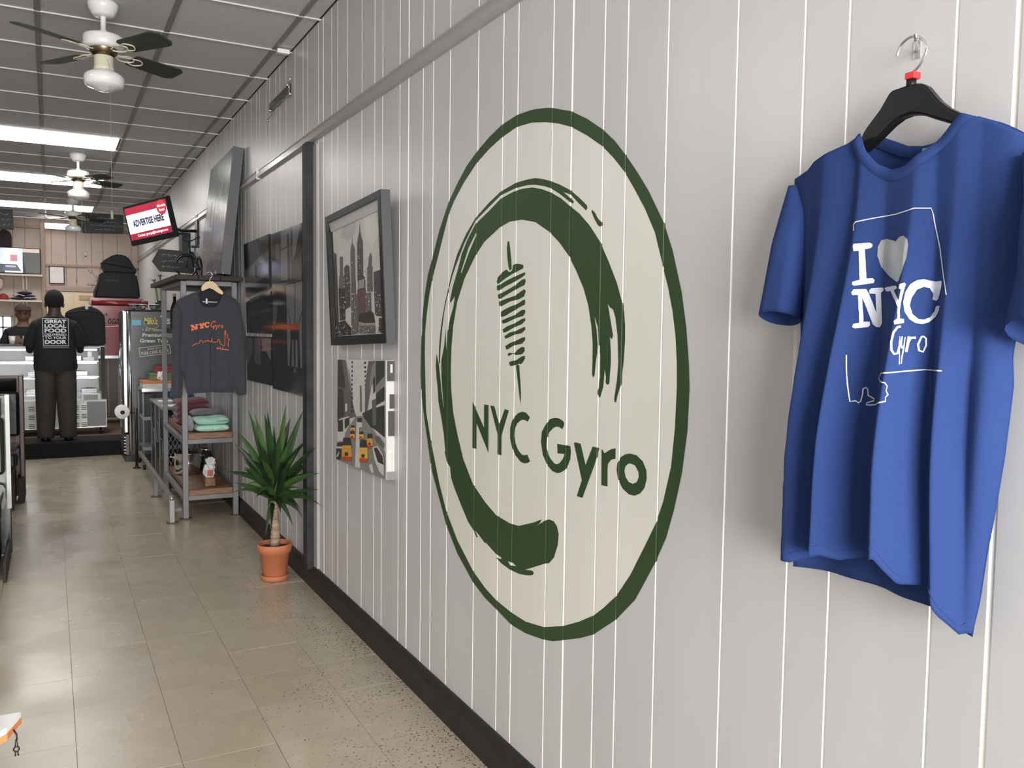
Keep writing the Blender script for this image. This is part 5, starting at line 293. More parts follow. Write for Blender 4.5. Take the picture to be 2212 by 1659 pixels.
# other shell surfaces
FLOORB = mat('floor_base', (.10,.09,.075), .6)
bm = bm_(); box(bm, (XLEFT, YFRONT, -.1), (XW+.06, YEND, -.003)); fl = struct('floor', bm, FLOORB)
def floor_mat():
    m = mat('floor_tile', (.47,.40,.30), .30, var=.09, vscale=5, rnd=.05, bump=.05, bscale=14)
    nt = m.node_tree; L = nt.links; b = nt.nodes['Principled BSDF']
    geo = nt.nodes.new('ShaderNodeNewGeometry')
    # dark grit scuffed into the tiles, thickest along the skirting board
    n = nt.nodes.new('ShaderNodeTexNoise'); n.inputs['Scale'].default_value = 95; n.inputs['Detail'].default_value = 3; L.new(geo.outputs['Position'], n.inputs['Vector'])
    sx = nt.nodes.new('ShaderNodeSeparateXYZ'); L.new(geo.outputs['Position'], sx.inputs[0])
    n3 = nt.nodes.new('ShaderNodeTexNoise'); n3.inputs['Scale'].default_value = 4; L.new(geo.outputs['Position'], n3.inputs['Vector'])
    mr = nt.nodes.new('ShaderNodeMapRange'); mr.inputs[1].default_value = .3; mr.inputs[2].default_value = 1.25; mr.inputs[3].default_value = .735; mr.inputs[4].default_value = .60
    L.new(sx.outputs['X'], mr.inputs[0])
    md = nt.nodes.new('ShaderNodeMath'); md.operation = 'MULTIPLY_ADD'; md.inputs[1].default_value = -.14; L.new(n3.outputs['Fac'], md.inputs[0])
    ad = nt.nodes.new('ShaderNodeMath'); ad.operation = 'ADD'; ad.inputs[1].default_value = .07; L.new(mr.outputs[0], ad.inputs[0]); L.new(ad.outputs[0], md.inputs[2])
    gt = nt.nodes.new('ShaderNodeMath'); gt.operation = 'GREATER_THAN'; L.new(n.outputs['Fac'], gt.inputs[0]); L.new(md.outputs[0], gt.inputs[1])
    mx = nt.nodes.new('ShaderNodeMixRGB'); mx.inputs[2].default_value = (.06,.05,.04,1); L.new(gt.outputs[0], mx.inputs[0])
    src = b.inputs['Base Color'].links[0].from_socket
    # broad worn, greyer patches
    n4 = nt.nodes.new('ShaderNodeTexNoise'); n4.inputs['Scale'].default_value = 2.2; n4.inputs['Detail'].default_value = 6; L.new(geo.outputs['Position'], n4.inputs['Vector'])
    mr4 = nt.nodes.new('ShaderNodeMapRange'); mr4.inputs[1].default_value = .35; mr4.inputs[2].default_value = .7; mr4.inputs[3].default_value = 0; mr4.inputs[4].default_value = .55; L.new(n4.outputs['Fac'], mr4.inputs[0])
    m4 = nt.nodes.new('ShaderNodeMixRGB'); m4.inputs[2].default_value = (.42,.375,.30,1); L.new(mr4.outputs[0], m4.inputs[0]); L.new(src, m4.inputs[1])
    L.new(m4.outputs[0], mx.inputs[1]); L.new(mx.outputs[0], b.inputs['Base Color'])
    rr = nt.nodes.new('ShaderNodeMapRange'); rr.inputs[1].default_value = .3; rr.inputs[2].default_value = .7; rr.inputs[3].default_value = .17; rr.inputs[4].default_value = .36; L.new(n4.outputs['Fac'], rr.inputs[0]); L.new(rr.outputs[0], b.inputs['Roughness'])
    return m
TILE = floor_mat()
bm = bm_(); box(bm, (.0008, .0008, -.003), (.3040, .3040, 0)); me = None
for cix in range(-4, 5):
    xo = .051-.3048+.3048*cix+.3048
    x0 = .051+.3048*(cix-1)+.0*cix
    if x0+.3048 < -1.0 or x0 > 1.2: continue
    for r in range(32):
        y0 = 1.37+.3048*r
        if x0 < 0 and x0 > -.3 or x0 < -.3: y0 = y0-.004
        if y0 > 10.2: continue
        if me is None:
            o = obj('tile', bm, TILE, fl); me = o.data
        else:
            o = bpy.data.objects.new('tile', me); COL.objects.link(o); o.parent = fl
        o.location = (x0, y0+random.uniform(-.0008, .0008), 0); o.rotation_euler = (random.uniform(-.002, .002), random.uniform(-.002, .002), 0)
        if x0 > .9: o.scale = ((XW-x0-.012)/.3048, 1, 1)
CEILM = mat('ceiling_tile', (.56,.565,.575), .85, rnd=.06, bump=.25, bscale=70)
TEE = mat('ceiling_tee', (.22,.215,.21), .45); TEEL = mat('cross_tee', (.62,.61,.59), .4)
bm = bm_(); box(bm, (XLEFT, YFRONT, ZC+.012), (XW+.06, YEND, ZC+.12)); ce = struct('ceiling', bm, FLOORB)
TROF = [(-.61, .555, 8.09), (-.61, .555, 10.52), (-.61, .555, 13.00), (-2.46, -1.26, 3.84)]  # last panel is an added unseen one, brightening the middle stretch of wall
tm = None
for xa, xb in ((-2.46,-1.86), (-1.855,-1.25), (-1.245,-.64), (-.635,-.03), (-.025,.58), (.585,1.155), (1.16,1.255)):
    for r in range(-11, 17):
        y0 = 5.06+.6096*r
        if y0+.6 > YEND: continue
        if any(abs(y0-q_[2]) < .35 and xa > q_[0]-.08 and xb < q_[1]+.08 for q_ in TROF): continue
        if y0 < 3.0 and r % 1: continue
        bm = bm_(); box(bm, (xa+.004, y0+.005, ZC+.002), (xb-.004, y0+.6045, ZC+.012)); obj('ceiling_tile', bm, CEILM, ce)
for x in (-1.85,-1.245,-.635,-.0275,.585,1.158):
    bm = bm_(); box(bm, (x-.014 if x < 1 else x-.012, YFRONT, ZC-.004), (x+.014, YEND, ZC+.004)); obj('main_tee', bm, TEE, ce)
for r in range(-10, 17):
    y = 5.06+.6096*r
    if y > YEND: continue
    bm = bm_(); box(bm, (XLEFT, y-.006, ZC-.006), (XW, y+.006, ZC+.001)); obj('cross_tee', bm, TEEL, ce)
BACKP = mat('back_wall_paint', (.56,.455,.385), .6, var=.05)
bm = bm_(); box(bm, (XLEFT, YEND+.003, 0), (XW+.06, YEND+.08, ZC)); wb = struct('wall_back', bm, mat('back_groove', (.25,.19,.15), .7))
x = -1.9
while x < XW-.02:
    x2 = min(XW-.001, x+random.choice((.14, .21, .2, .16)))
    bm = bm_(); box(bm, (x+.004, YEND-.002, .1), (x2-.004, YEND+.004, ZC)); obj('plank', bm, BACKP, wb); x = x2
BTRIM = mat('back_trim', (.36,.25,.19), .5)
def trim(n, lo, hi, m=BTRIM, bev=.004): 
    bm = bm_(); box(bm, lo, hi, bev); return struct('trim_%d' % n, bm, m)
trim(1, (-.105, 14.84, .15), (-.045, 14.918, 2.955))
trim(2, (-.045, 14.88, 2.300), (1.25, 14.918, 2.335))
trim(3, (-.045, 14.86, 1.925), (1.25, 14.918, 2.0), mat('header_trim', (.42,.30,.24), .5))
trim(4, (-2.0, 14.86, 2.86), (1.25, 14.918, 2.90))
# cream door and its casing behind the red drinks cooler
DOORM = mat('cream_door', (.80,.66,.45), .45)
bm = bm_(); box(bm, (-.04, 14.885, .15), (.86, 14.917, 1.92), .004); dr = struct('door_1', bm, DOORM)
bm = bm_(); box(bm, (.40, 14.86, 1.80), (.90, 14.889, 1.87), .003); obj('door_panel', bm, mat('door_inset', (.55,.38,.2), .5), dr)
bm = bm_(); box(bm, (.30, 14.862, .2), (.325, 14.889, 1.88), .003); obj('door_stile', bm, DOORM, dr)
bm = bm_(); lathe(bm, [(.004,0),(.022,.01),(.028,.03),(.018,.05),(.004,.055)], (.10,14.825,1.1), 14, 'y'); obj('door_knob', bm, CHROME, dr)
LEFTM = mat('left_wall_paint', (.40,.39,.38), .5)
bm = bm_(); box(bm, (XLEFT-.1, YFRONT, 0), (XLEFT, YEND, ZC)); struct('wall_left', bm, LEFTM)
# shop front behind the camera with a wide window
bm = bm_()
box(bm, (XLEFT, YFRONT-.12, 0), (XW+.06, YFRONT, .40)); box(bm, (XLEFT, YFRONT-.12, 2.66), (XW+.06, YFRONT, ZC))
box(bm, (.98, YFRONT-.12, .40), (XW+.06, YFRONT, 2.66)); struct('wall_front', bm, LEFTM)
bm = bm_()
for x in (XLEFT+.03, -.95, .96): box(bm, (x-.02, YFRONT-.1, .4), (x+.02, YFRONT-.04, 2.66))
wn = struct('window_1', bm, STEEL)
for xa, xb in ((XLEFT+.05, -.97), (-.93, .94)):
    bm = bm_(); box(bm, (xa, YFRONT-.075, .4), (xb, YFRONT-.069, 2.66)); obj('pane', bm, GLASS, wn)
# skirting, dado rail high on the wall, dark post and its batten
bm = bm_(); prism(bm, [(XW+.002,0),(1.236,0),(1.238,.085),(1.246,.112),(1.252,.12),(XW+.002,.122)], 'y', YFRONT, YEND)
struct('baseboard_right', bm, DARK)
RAIL = mat('rail_paint', (.36,.355,.35), .26, bump=.1, bscale=20)
bm = bm_(); prism(bm, [(XW,2.486),(1.250,2.486),(1.244,2.480),(1.244,2.474),(1.249,2.470),(1.249,2.456),(1.236,2.446),(1.236,2.428),(1.246,2.420),(XW,2.418)], 'y', YFRONT, 14.9)
struct('trim_5', bm, RAIL)
for y in (5.55, 3.02, 9.0):
    pass
t = thing('ceiling_sensor', 'small white box on the ceiling beside the wall above the chrome bracket', 'sensor', (1.19,5.02,3.0))
bm = bm_(); box(bm, (1.165,4.99,2.988), (1.235,5.025,3.013), .004); obj('case', bm, WHITE, t)
bm = bm_(); lathe(bm, [(.001,-.012),(.008,-.010),(.010,0),(.001,.001)], (1.178,5.007,2.990), 12); obj('bulb', bm, GREY, t)
bm = bm_(); box(bm, (1.233,5.895,2.415), (1.262,5.905,2.49)); struct('trim_6', bm, WHITE)
bm = bm_(); box(bm, (1.215,4.572,.104), (1.262,4.655,2.418), .003); struct('trim_7', bm, mat('post_charcoal', (.03,.03,.032), .6, spec=.25, var=.5, vscale=9, bump=.3, bscale=30))
bm = bm_(); box(bm, (1.250,4.50,.122), (1.262,4.566,2.40), .002); struct('trim_8', bm, RAIL)
# raised kitchen platform
bm = bm_(); box(bm, (XLEFT, 10.30, -.05), (XW+.01, YEND, .148)); pf = struct('trim_9', bm, mat('platform_floor', (.20,.145,.085), .5, var=.2))
bm = bm_(); box(bm, (XLEFT, 10.275, 0), (XW, 10.31, .150), .004); obj('riser', bm, mat('riser_black', (.010,.010,.010), .8, spec=.2), pf)
bm = bm_(); box(bm, (-.9, 10.29, .148), (.72, 10.78, .160), .004); tag(obj('floor_mat', bm, mat('rubber_mat', (.012,.012,.012), .8, bump=.4)), 'black rubber mat on the kitchen step under the standing customer', 'mat')
# a small white-framed window low in the back wall at left
bm = bm_()
for x in (-.74,-.62,-.505): box(bm, (x-.012,14.86,1.19), (x+.012,14.917,1.53))
for z in (1.19,1.36,1.53): box(bm, (-.752,14.86,z-.012), (-.493,14.917,z+.012))
w2 = struct('window_2', bm, mat('window_frame_green', (.42,.47,.45), .5))
for xa, xb in ((-.728,-.632),(-.608,-.517)):
    for za, zb in ((1.202,1.348),(1.372,1.518)):
        bm = bm_(); box(bm, (xa,14.885,za), (xb,14.892,zb)); obj('pane', bm, mat('bright_pane', (.9,.9,.88), .2, emit=.8, ecol=(.85,.88,.85)), w2)

# ============================================================ CEILING LIGHTS AND FANS
lbl = ['nearest lit ceiling light panel, between the two front fans', 'second lit ceiling light panel, behind the second fan', 'farthest ceiling light panel, above the hanging chalkboard signs', 'added unseen ceiling panel over the booth side, brightening the wall by the framed painting']
for (xa, xb, y0), lb in zip(TROF, lbl):
    t = thing('ceiling_light', lb, 'light', ((xa+xb)/2, y0+.3, ZC), 'fluorescent ceiling panels')
    bm = bm_(); box(bm, (xa, y0, ZC-.003), (xb, y0+.60, ZC+.03)); obj('housing', bm, WHITE, t)
    bm = bm_(); box(bm, (xa+.015, y0+.015, ZC-.012), (xb-.008, y0+.585, ZC-.002), .003); obj('diffuser', bm, LIT, t)
t = thing('wall_light', 'short lit tube light high on the back wall behind the third fan', 'light', (.13,14.85,2.9))
bm = bm_(); box(bm, (-.04,14.80,2.86), (.30,14.86,2.945)); obj('housing', bm, WHITE, t)
bm = bm_(); box(bm, (-.035,14.775,2.868), (.295,14.802,2.935), .006); obj('tube', bm, LIT, t)
OPAL = mat('opal_glass', (.74,.74,.75), .12, coat=.5)
BLADE = mat('fan_blade', (.030,.034,.031), .6, bump=.3, bscale=90)
FANW = mat('fan_white', (.72,.72,.70), .25); FANC = mat('fan_cream', (.62,.58,.46), .3)
def make_fan(label, loc):
    x, y, z = loc
    t = thing('ceiling_fan', label, 'fan', loc, 'ceiling fans down the middle of the room')
    bm = bm_(); lathe(bm, [(.002,0),(.068,0),(.072,-.012),(.066,-.035),(.052,-.060),(.044,-.068),(.002,-.070)], loc, 28); obj('canopy', bm, FANW, t)
    bm = bm_(); lathe(bm, [(.013,-.06),(.013,-.135),(.018,-.137),(.019,-.16),(.014,-.165)], loc, 14); obj('downrod', bm, FANW, t)
    bm = bm_(); lathe(bm, [(.002,-.155),(.060,-.156),(.088,-.163),(.094,-.172),(.094,-.212),(.088,-.222),(.070,-.226),(.002,-.228)], loc, 36); obj('motor_housing', bm, FANW, t)
    bm = bm_(); lathe(bm, [(.066,-.222),(.062,-.245),(.045,-.262),(.002,-.265)], loc, 24); obj('flywheel', bm, mat('brass_dark', (.20,.16,.09), .3, metal=1), t)
    bm = bm_(); lathe(bm, [(.002,-.25),(.043,-.252),(.045,-.255),(.045,-.315),(.047,-.318),(.047,-.328),(.002,-.33)], loc, 28); obj('light_kit', bm, FANC, t)
    bm = bm_(); lathe(bm, [(.044,-.325),(.060,-.336),(.085,-.350),(.093,-.362),(.094,-.375),(.090,-.398),(.082,-.408),(.055,-.416),(.030,-.428),(.004,-.433)], loc, 32); obj('glass_shade', bm, OPAL, t)
    for k in range(4):
        a = math.radians(FAN_A+90*k); ca, sa = math.cos(a), math.sin(a)
        def Q(r, s, h, tw=math.radians(-13)):
            return (x+r*ca-s*math.cos(tw)*sa, y+r*sa+s*math.cos(tw)*ca, z-.235+h+s*math.sin(tw))
        bm = bm_(); n = 8
        top = [(.155,-.046),(.17,-.052),(.40,-.062),(.425,-.058),(.445,-.040),(.445,.040),(.425,.058),(.40,.062),(.17,.052),(.155,.046)]
        A = [bm.verts.new(Q(r, s, -.003)) for r, s in top]; B = [bm.verts.new(Q(r, s, .003)) for r, s in top]
        bm.faces.new(A); bm.faces.new(B[::-1])
        for i in range(len(A)): bm.faces.new((A[i], B[i], B[(i+1) % len(A)], A[(i+1) % len(A)]))
        bmesh.ops.recalc_face_normals(bm, faces=bm.faces)
        bl = obj('blade', bm, BLADE, t)
        bm = bm_()
        tube(bm, smooth_curve([Q(.05,0,.0), Q(.09,.018,-.006), Q(.12,.03,-.004), Q(.15,.022,-.004), Q(.17,0,-.005), Q(.15,-.022,-.004), Q(.12,-.03,-.004), Q(.09,-.018,-.006), Q(.05,0,.0)], 4), .004, 6)
        tube(bm, smooth_curve([Q(.15,.022,-.006), Q(.19,.03,-.007), Q(.22,0,-.007), Q(.19,-.03,-.007), Q(.15,-.022,-.006)], 4), .0035, 6)
        obj('blade_iron', bm, FANC, bl)
    bm = bm_()
    tube(bm, smooth_curve([(x+.01,y-.045,z-.285), (x+.02,y-.055,z-.31), (x+.022,y-.058,z-.40), (x+.022,y-.058,z-1.02)], 4), .0009, 5)
    tube(bm, [(x+.022,y-.058,z-1.02), (x+.022,y-.058,z-1.025), (x+.022,y-.058,z-1.06), (x+.022,y-.058,z-1.065)], [.001,.007,.007,.001], 8)
    obj('pull_chain', bm, mat('pull_chain', (.25,.23,.2), .4), t)
    return t
FAN_A = -57
f1 = make_fan('white ceiling fan nearest the camera, with dark blades and schoolhouse glass', (.26,4.77,3.02))
for lc, lb in (((.26,9.06,3.02), 'second ceiling fan, hanging between two lit panels'), ((.285,12.35,3.02), 'farthest ceiling fan, seen against the last lit panel beside the arrow chalkboard')):
    f = copy_tree(f1); f.location = lc; f['label'] = lb

# ============================================================ PAINTED LOGO ON THE WALL
logo = thing('wall_logo', 'round green and cream painted shop logo with a gyro skewer and lettering', 'painted sign', (1.258,2.3,1.5))
def wall_paint(name, groups, x, m):
    bm = bm_()
    for loops in groups: flat(bm, loops, lambda u, v: Vector((x, u, v)))
    for gy in GR:
        if 1.3 < gy < 3.4:
            wd = .0055 if min(abs(gy-s) for s in SEAM) < .01 else .0032
            for q in (gy-wd, gy-wd*.45, gy+wd*.45, gy+wd):
                bmesh.ops.bisect_plane(bm, geom=bm.verts[:]+bm.edges[:]+bm.faces[:], plane_co=(0,q,0), plane_no=(0,1,0), dist=1e-6)
            for v in bm.verts:
                if abs(v.co.y-gy) < wd*.5: v.co.x += .0024
    flip_to(bm, (-1,0,0))
    return obj(name, bm, m, logo)
CRP = mat('logo_cream', (.72,.705,.65), .38, spec=.9, var=.03, vscale=4, bump=.06, bscale=9, stretch=(1,1.6,.35))
def disc_wall():
    # cream field, cut at each board joint so the joints stay open
    bm = bm_(); flat(bm, [LOGO_RING[1]], lambda u, v: Vector((XW-.0004, u, v)))
    for gy in GR:
        if 1.3 < gy < 3.4:
            wd = .0062 if min(abs(gy-s) for s in SEAM) < .01 else .0040
            for q in (gy-wd, gy+wd):
                bmesh.ops.bisect_plane(bm, geom=bm.verts[:]+bm.edges[:]+bm.faces[:], plane_co=(0,q,0), plane_no=(0,1,0), dist=1e-6)
            dl = [f for f in bm.faces if abs(f.calc_center_median().y-gy) < wd]
            bmesh.ops.delete(bm, geom=dl, context='FACES')
    flip_to(bm, (-1,0,0)); return obj('cream_field', bm, CRP, logo)
disc_wall()
wall_paint('ring', [LOGO_RING], XW-.0008, GREEN)
wall_paint('brush_stroke', LOGO_BRUSH, XW-.0008, GREEN)
wall_paint('brush_edge', LOGO_BRUSH_THIN, XW-.0008, GREEN)
for i, s in enumerate(LOGO_MEAT): wall_paint('skewer' if i in (0, 12) else 'meat_slice', [s], XW-.0008, GREEN)
for s in LOGO_LETTERS: wall_paint('letter', [s], XW-.0008, GREEN)

# ============================================================ PICTURES ON THE WALL
PICM = {}
def pmat(c, rough):
    k = (round(c[0],2), round(c[1],2), round(c[2],2), rough)
    if k not in PICM:
        PICM[k] = mat('print_%d' % len(PICM), c, rough, var=.08, vscale=45, bump=.15 if rough > .3 else 0)
    return PICM[k]
def picture_face(name, items, fx, parent, rough, d=.0001):
    bm = bm_(); ms = []; 
    for i, (c, poly) in enumerate(items):
        m = pmat(c, rough)
        if m not in ms: ms.append(m)
        flat(bm, [poly], lambda u, v: Vector((fx(v)-d*i, u, v)), ms.index(m))
    flip_to(bm, (-1,0,0)); return obj(name, bm, ms, parent)
def quad_block(bm, q, f0, f1):
    A = [bm.verts.new((f0(v), u, v)) for u, v in q]; B = [bm.verts.new((f1(v), u, v)) for u, v in q]
    bm.faces.new(A); bm.faces.new(B[::-1])
    for i in range(4): bm.faces.new((A[i], B[i], B[(i+1) % 4], A[(i+1) % 4]))
    bmesh.ops.recalc_face_normals(bm, faces=bm.faces)
# framed skyline painting, its top leaning out from the wall
t = thing('framed_painting', 'framed grey city skyline painting hung above the street canvas', 'picture', (1.24,3.75,1.36))
fx = lambda z: 1.224-.0508*(z-1.35)
q = [tuple(p) for p in SKY_FRAME]
def inset(q, a, b):
    (y0,z0),(y1,z1),(y2,z2),(y3,z3) = q
    return [(y0-a,z0-b),(y1+a,z1-b),(y2+a,z2+b),(y3-a,z3+b)]
FR = mat('frame_black', (.012,.012,.013), .35, spec=.3); FRG = mat('frame_grey', (.07,.07,.073), .3, spec=.3)
qi = inset(q, .030, .030)
for i, nm in enumerate(('frame_rail','frame_stile','frame_rail','frame_stile')):
    j = (i+1) % 4; bm = bm_()
    quad_block(bm, [q[i], q[j], qi[j], qi[i]], lambda v: fx(v)-.014, lambda v: fx(v)+.026); obj(nm, bm, FR, t)
bm = bm_(); qq = inset(q, -.002, -.002)
quad_block(bm, [(qq[1][0],qq[1][1]),(qq[1][0]-.004,qq[1][1]),(qq[2][0]-.004,qq[2][1]),(qq[2][0],qq[2][1])], lambda v: fx(v)-.012, lambda v: fx(v)+.028); obj('frame_side', bm, FRG, t)
q2 = inset(q, .026, .026); q3 = inset(q, .052, .075)
bm = bm_(); quad_block(bm, [q2[0], q2[1], q3[1], q3[0]], lambda v: fx(v)-.004, lambda v: fx(v)+.006); obj('inner_lip', bm, mat('lip_silver', (.42,.42,.41), .3), t)
bm = bm_(); quad_block(bm, inset(q,.02,.02), lambda v: fx(v)+.003, lambda v: fx(v)+.012); obj('liner', bm, FR, t)
picture_face('painting', PIC_SKY, lambda v: fx(v)+.001, t, .45, .0001)
# street canvas
t = thing('street_canvas', 'unframed canvas print of yellow taxis in a grey city street', 'picture', (1.24,3.69,.8))
q = [(4.030,1.281),(3.358,1.302),(3.352,.803),(4.036,.790)]
bm = bm_(); quad_block(bm, q, lambda v: 1.2245, lambda v: 1.2595); obj('canvas', bm, mat('canvas_edge', (.60,.60,.58), .6), t)
picture_face('print', PIC_TAXI, lambda v: 1.224, t, .4, .00008)
bm = bm_(); ms = [pmat([.05,.05,.05], .4), pmat([.62,.61,.57], .4), pmat([.24,.24,.23], .4)]
for za, zb, xa, xb, mi in ((.80,.835,1.225,1.26,2),(.835,.98,1.225,1.26,1),(.90,.96,1.226,1.25,0),(.985,1.09,1.232,1.259,0),(1.10,1.16,1.238,1.258,0),(1.215,1.30,1.226,1.258,0),(1.25,1.285,1.24,1.25,1)):
    zt = 0
    f = bm.faces.new([bm.verts.new((x, 3.3505-(.0002+.0002*mi), z)) for x, z in ((xa,za),(xb,za),(xb,zb),(xa,zb))]); f.material_index = mi
obj('side_print', bm, ms, t, kind='stuff')
# five dark glossy canvases behind the rack
cl = ['dark glossy canvas of a tower under clouds, upper left of the dark cluster', 'dark glossy canvas of bridge cables, upper right of the dark cluster beside the black post', 'dark glossy canvas of a night skyline, middle left of the dark cluster', 'dark glossy three-strip canvas of towers, lower left of the dark cluster', 'tall dark glossy canvas of a bridge tower with an orange stripe']
for (poly, items), lb in zip(CV, cl):
    t = thing('dark_canvas', lb, 'picture', (1.25, poly[0][0], poly[2][1]), 'dark city canvases on the wall')
    bm = bm_(); quad_block(bm, poly, lambda v: 1.2435, lambda v: 1.2598); obj('canvas', bm, pmat([.022,.022,.022], .12), t)
    picture_face('print', items, lambda v: 1.2432, t, .12, .00012)
# big canvas leaning on top of the rack
t = thing('leaning_canvas', 'large glossy grey canvas leaning against the wall on top of the rack', 'picture', (1.12,6.8,1.83))
pts = [(1.172,6.52,1.808),(1.172,7.50,1.808),(1.255,7.42,2.70),(1.255,6.42,2.715)]
n = (Vector(pts[1])-Vector(pts[0])).cross(Vector(pts[3])-Vector(pts[0])).normalized()
if n.x > 0: n = -n
bm = bm_(); A = [bm.verts.new(Vector(p)+n*.0) for p in pts]; B = [bm.verts.new(Vector(p)+n*.072) for p in pts]
bm.faces.new(A); bm.faces.new(B[::-1])
for i in range(4): bm.faces.new((A[i], B[i], B[(i+1) % 4], A[(i+1) % 4]))
bmesh.ops.recalc_face_normals(bm, faces=bm.faces)
obj('canvas', bm, mat('lean_edge', (.05,.05,.052), .45), t)
bm = bm_(); B = [Vector(p)+n*.0728 for p in pts]
def LP(u, v): return (B[0]*(1-u)+B[1]*u)*(1-v)+(B[3]*(1-u)+B[2]*u)*v
bm.faces.new([bm.verts.new(LP(a, c)) for a, c in ((.02,.01),(.98,.01),(.98,.99),(.02,.99))])
for a, c, w_, h_ in ((.1,.35,.05,.35),(.18,.35,.06,.3),(.3,.4,.05,.38),(.4,.42,.04,.25),(.55,.4,.05,.3),(.7,.45,.06,.22)):
    f = bm.faces.new([bm.verts.new(LP(x, y)+n*.0003) for x, y in ((a,c),(a+w_,c),(a+w_,c+h_),(a,c+h_))]); f.material_index = 1
f = bm.faces.new([bm.verts.new(LP(x, y)+n*.0003) for x, y in ((.02,.12),(.98,.22),(.98,.26),(.02,.17))]); f.material_index = 1
flip_to(bm, (-1,-.2,0))
obj('print', bm, [mat('lean_print', (.20,.20,.205), .25, var=.3, vscale=7, stretch=(1,6,.8), bump=.2, bscale=12), mat('lean_print_dark', (.11,.11,.115), .3, var=.3, vscale=15)], t)
# chrome bracket on the wall above the rail
t = thing('wall_bracket', 'empty chrome and glass shelf bracket high on the wall below the ceiling', 'bracket', (1.25,5.3,2.84))
bm = bm_(); box(bm, (1.249,5.06,2.785), (1.2595,5.58,2.845), .002); obj('back_bar', bm, mat('bracket_grey', (.16,.16,.16), .2, metal=1), t)
for y, z in ((5.03,2.86),(5.03,2.775),(5.09,2.84),(5.54,2.79),(5.62,2.745)):
    bm = bm_(); lathe(bm, [(.001,-.012),(.008,-.011),(.009,-.004),(.009,.008),(.001,.009)], (1.248,y,z), 12, 'x'); obj('standoff', bm, CHROME, t)
bm = bm_(); tube(bm, [(1.24,5.03,2.86),(1.235,5.015,2.82),(1.24,5.03,2.775)], .003, 6); tube(bm, [(1.242,5.03,2.775),(1.242,5.62,2.745)], .003, 6); obj('wire', bm, CHROME, t)

# ============================================================ BLUE T-SHIRT ON ITS HANGER
def _ip(pts, t):
    if t <= pts[0][0]: return pts[0][1]
    for a, b in zip(pts, pts[1:]):
        if t <= b[0]:
            k = (t-a[0])/(b[0]-a[0]); return a[1]*(1-k)+b[1]*k
    return pts[-1][1]
def shirt_h(y, z):
    # fold depth of the front sheet: crests and troughs run down the cloth
    kn = []
    for (z0, y0, z1, y1, h) in FOLDS:
        t = (z0-z)/(z0-z1); kn.append((y0+(y1-y0)*t, h))
    kn.sort()
    if y <= kn[0][0]: v = kn[0][1]
    elif y >= kn[-1][0]: v = kn[-1][1]
    else:
        for a, b in zip(kn, kn[1:]):
            if y <= b[0]:
                t = (y-a[0])/max(1e-6, b[0]-a[0]); t = .6*t+.4*t*t*(3-2*t)
                v = a[1]*(1-t)+b[1]*t; break
    k = max(0., min(1., (1.70-z)/.50)); k = k*k*(3-2*k)
    return v*(.10+.90*k)
def shirt_x(y, z):
    yl, yr = _ip(SL, -z), _ip(SR, -z)
    u = (yl-y)/(yl-yr); w = min(1., abs(2*u-1))
    return 1.212 - .036*(1-w**4) - shirt_h(y, z)*(1-w**6)

BLUE = mat('blue_jersey', (.021,.047,.168), .9, spec=.25, var=.10, vscale=220, stretch=(1,1,3), bump=.08, bscale=500)
t = thing('tshirt', 'blue short-sleeved t-shirt with silver state outline print, on the black hanger', 'shirt', (1.2,.93,1.0))
def yat(tab, z): return _ip(tab, -z)
def lerp_tab(tab, y):
    # tab: list of (y,z) with falling y
    tb = sorted(tab)
    return _ip(tb, y)
def cloth_sheet(name, top, bot, xf, nu, nv, m):
    bm = bm_(); gridv = []
    ytop0, ytop1 = top[0][0], top[-1][0]
    for i in range(nu+1):
        u = i/nu; col = []
        zt = lerp_tab(top, ytop0+(ytop1-ytop0)*u)
        zb = lerp_tab(bot, bot[0][0]+(bot[-1][0]-bot[0][0])*u)
        for it in range(3):
            y_t = yat(SL, zt)*(1-u)+yat(SR, zt)*u; zt = lerp_tab(top, y_t)
            y_b = yat(SL, zb)*(1-u)+yat(SR, zb)*u; zb = lerp_tab(bot, y_b)
        for j in range(nv+1):
            v = j/nv; z = zt*(1-v)+zb*v
            y = yat(SL, z)*(1-u)+yat(SR, z)*u
            col.append(bm.verts.new((xf(y, z, u), y, z)))
        gridv.append(col)
    for i in range(nu):
        for j in range(nv):
            f = bm.faces.new((gridv[i][j], gridv[i+1][j], gridv[i+1][j+1], gridv[i][j+1])); f.smooth = True
    flip_to(bm, (-1,0,0)); return bm
bmf = cloth_sheet('front', TOPF, HEMF, lambda y, z, u: shirt_x(y, z), 150, 110, BLUE)
fr = obj('front_panel', bmf, BLUE, t)
bmb = cloth_sheet('back', TOPB, HEMB, lambda y, z, u: 1.212+.030*(1-min(1,abs(2*u-1))**4)+.003*math.sin(y*60), 50, 40, BLUE)
bk = obj('back_panel', bmb, BLUE, t)
for o in (fr, bk):
    md = o.modifiers.new('thickness', 'SOLIDIFY'); md.thickness = .0012; md.offset = 1 if o is bk else -1
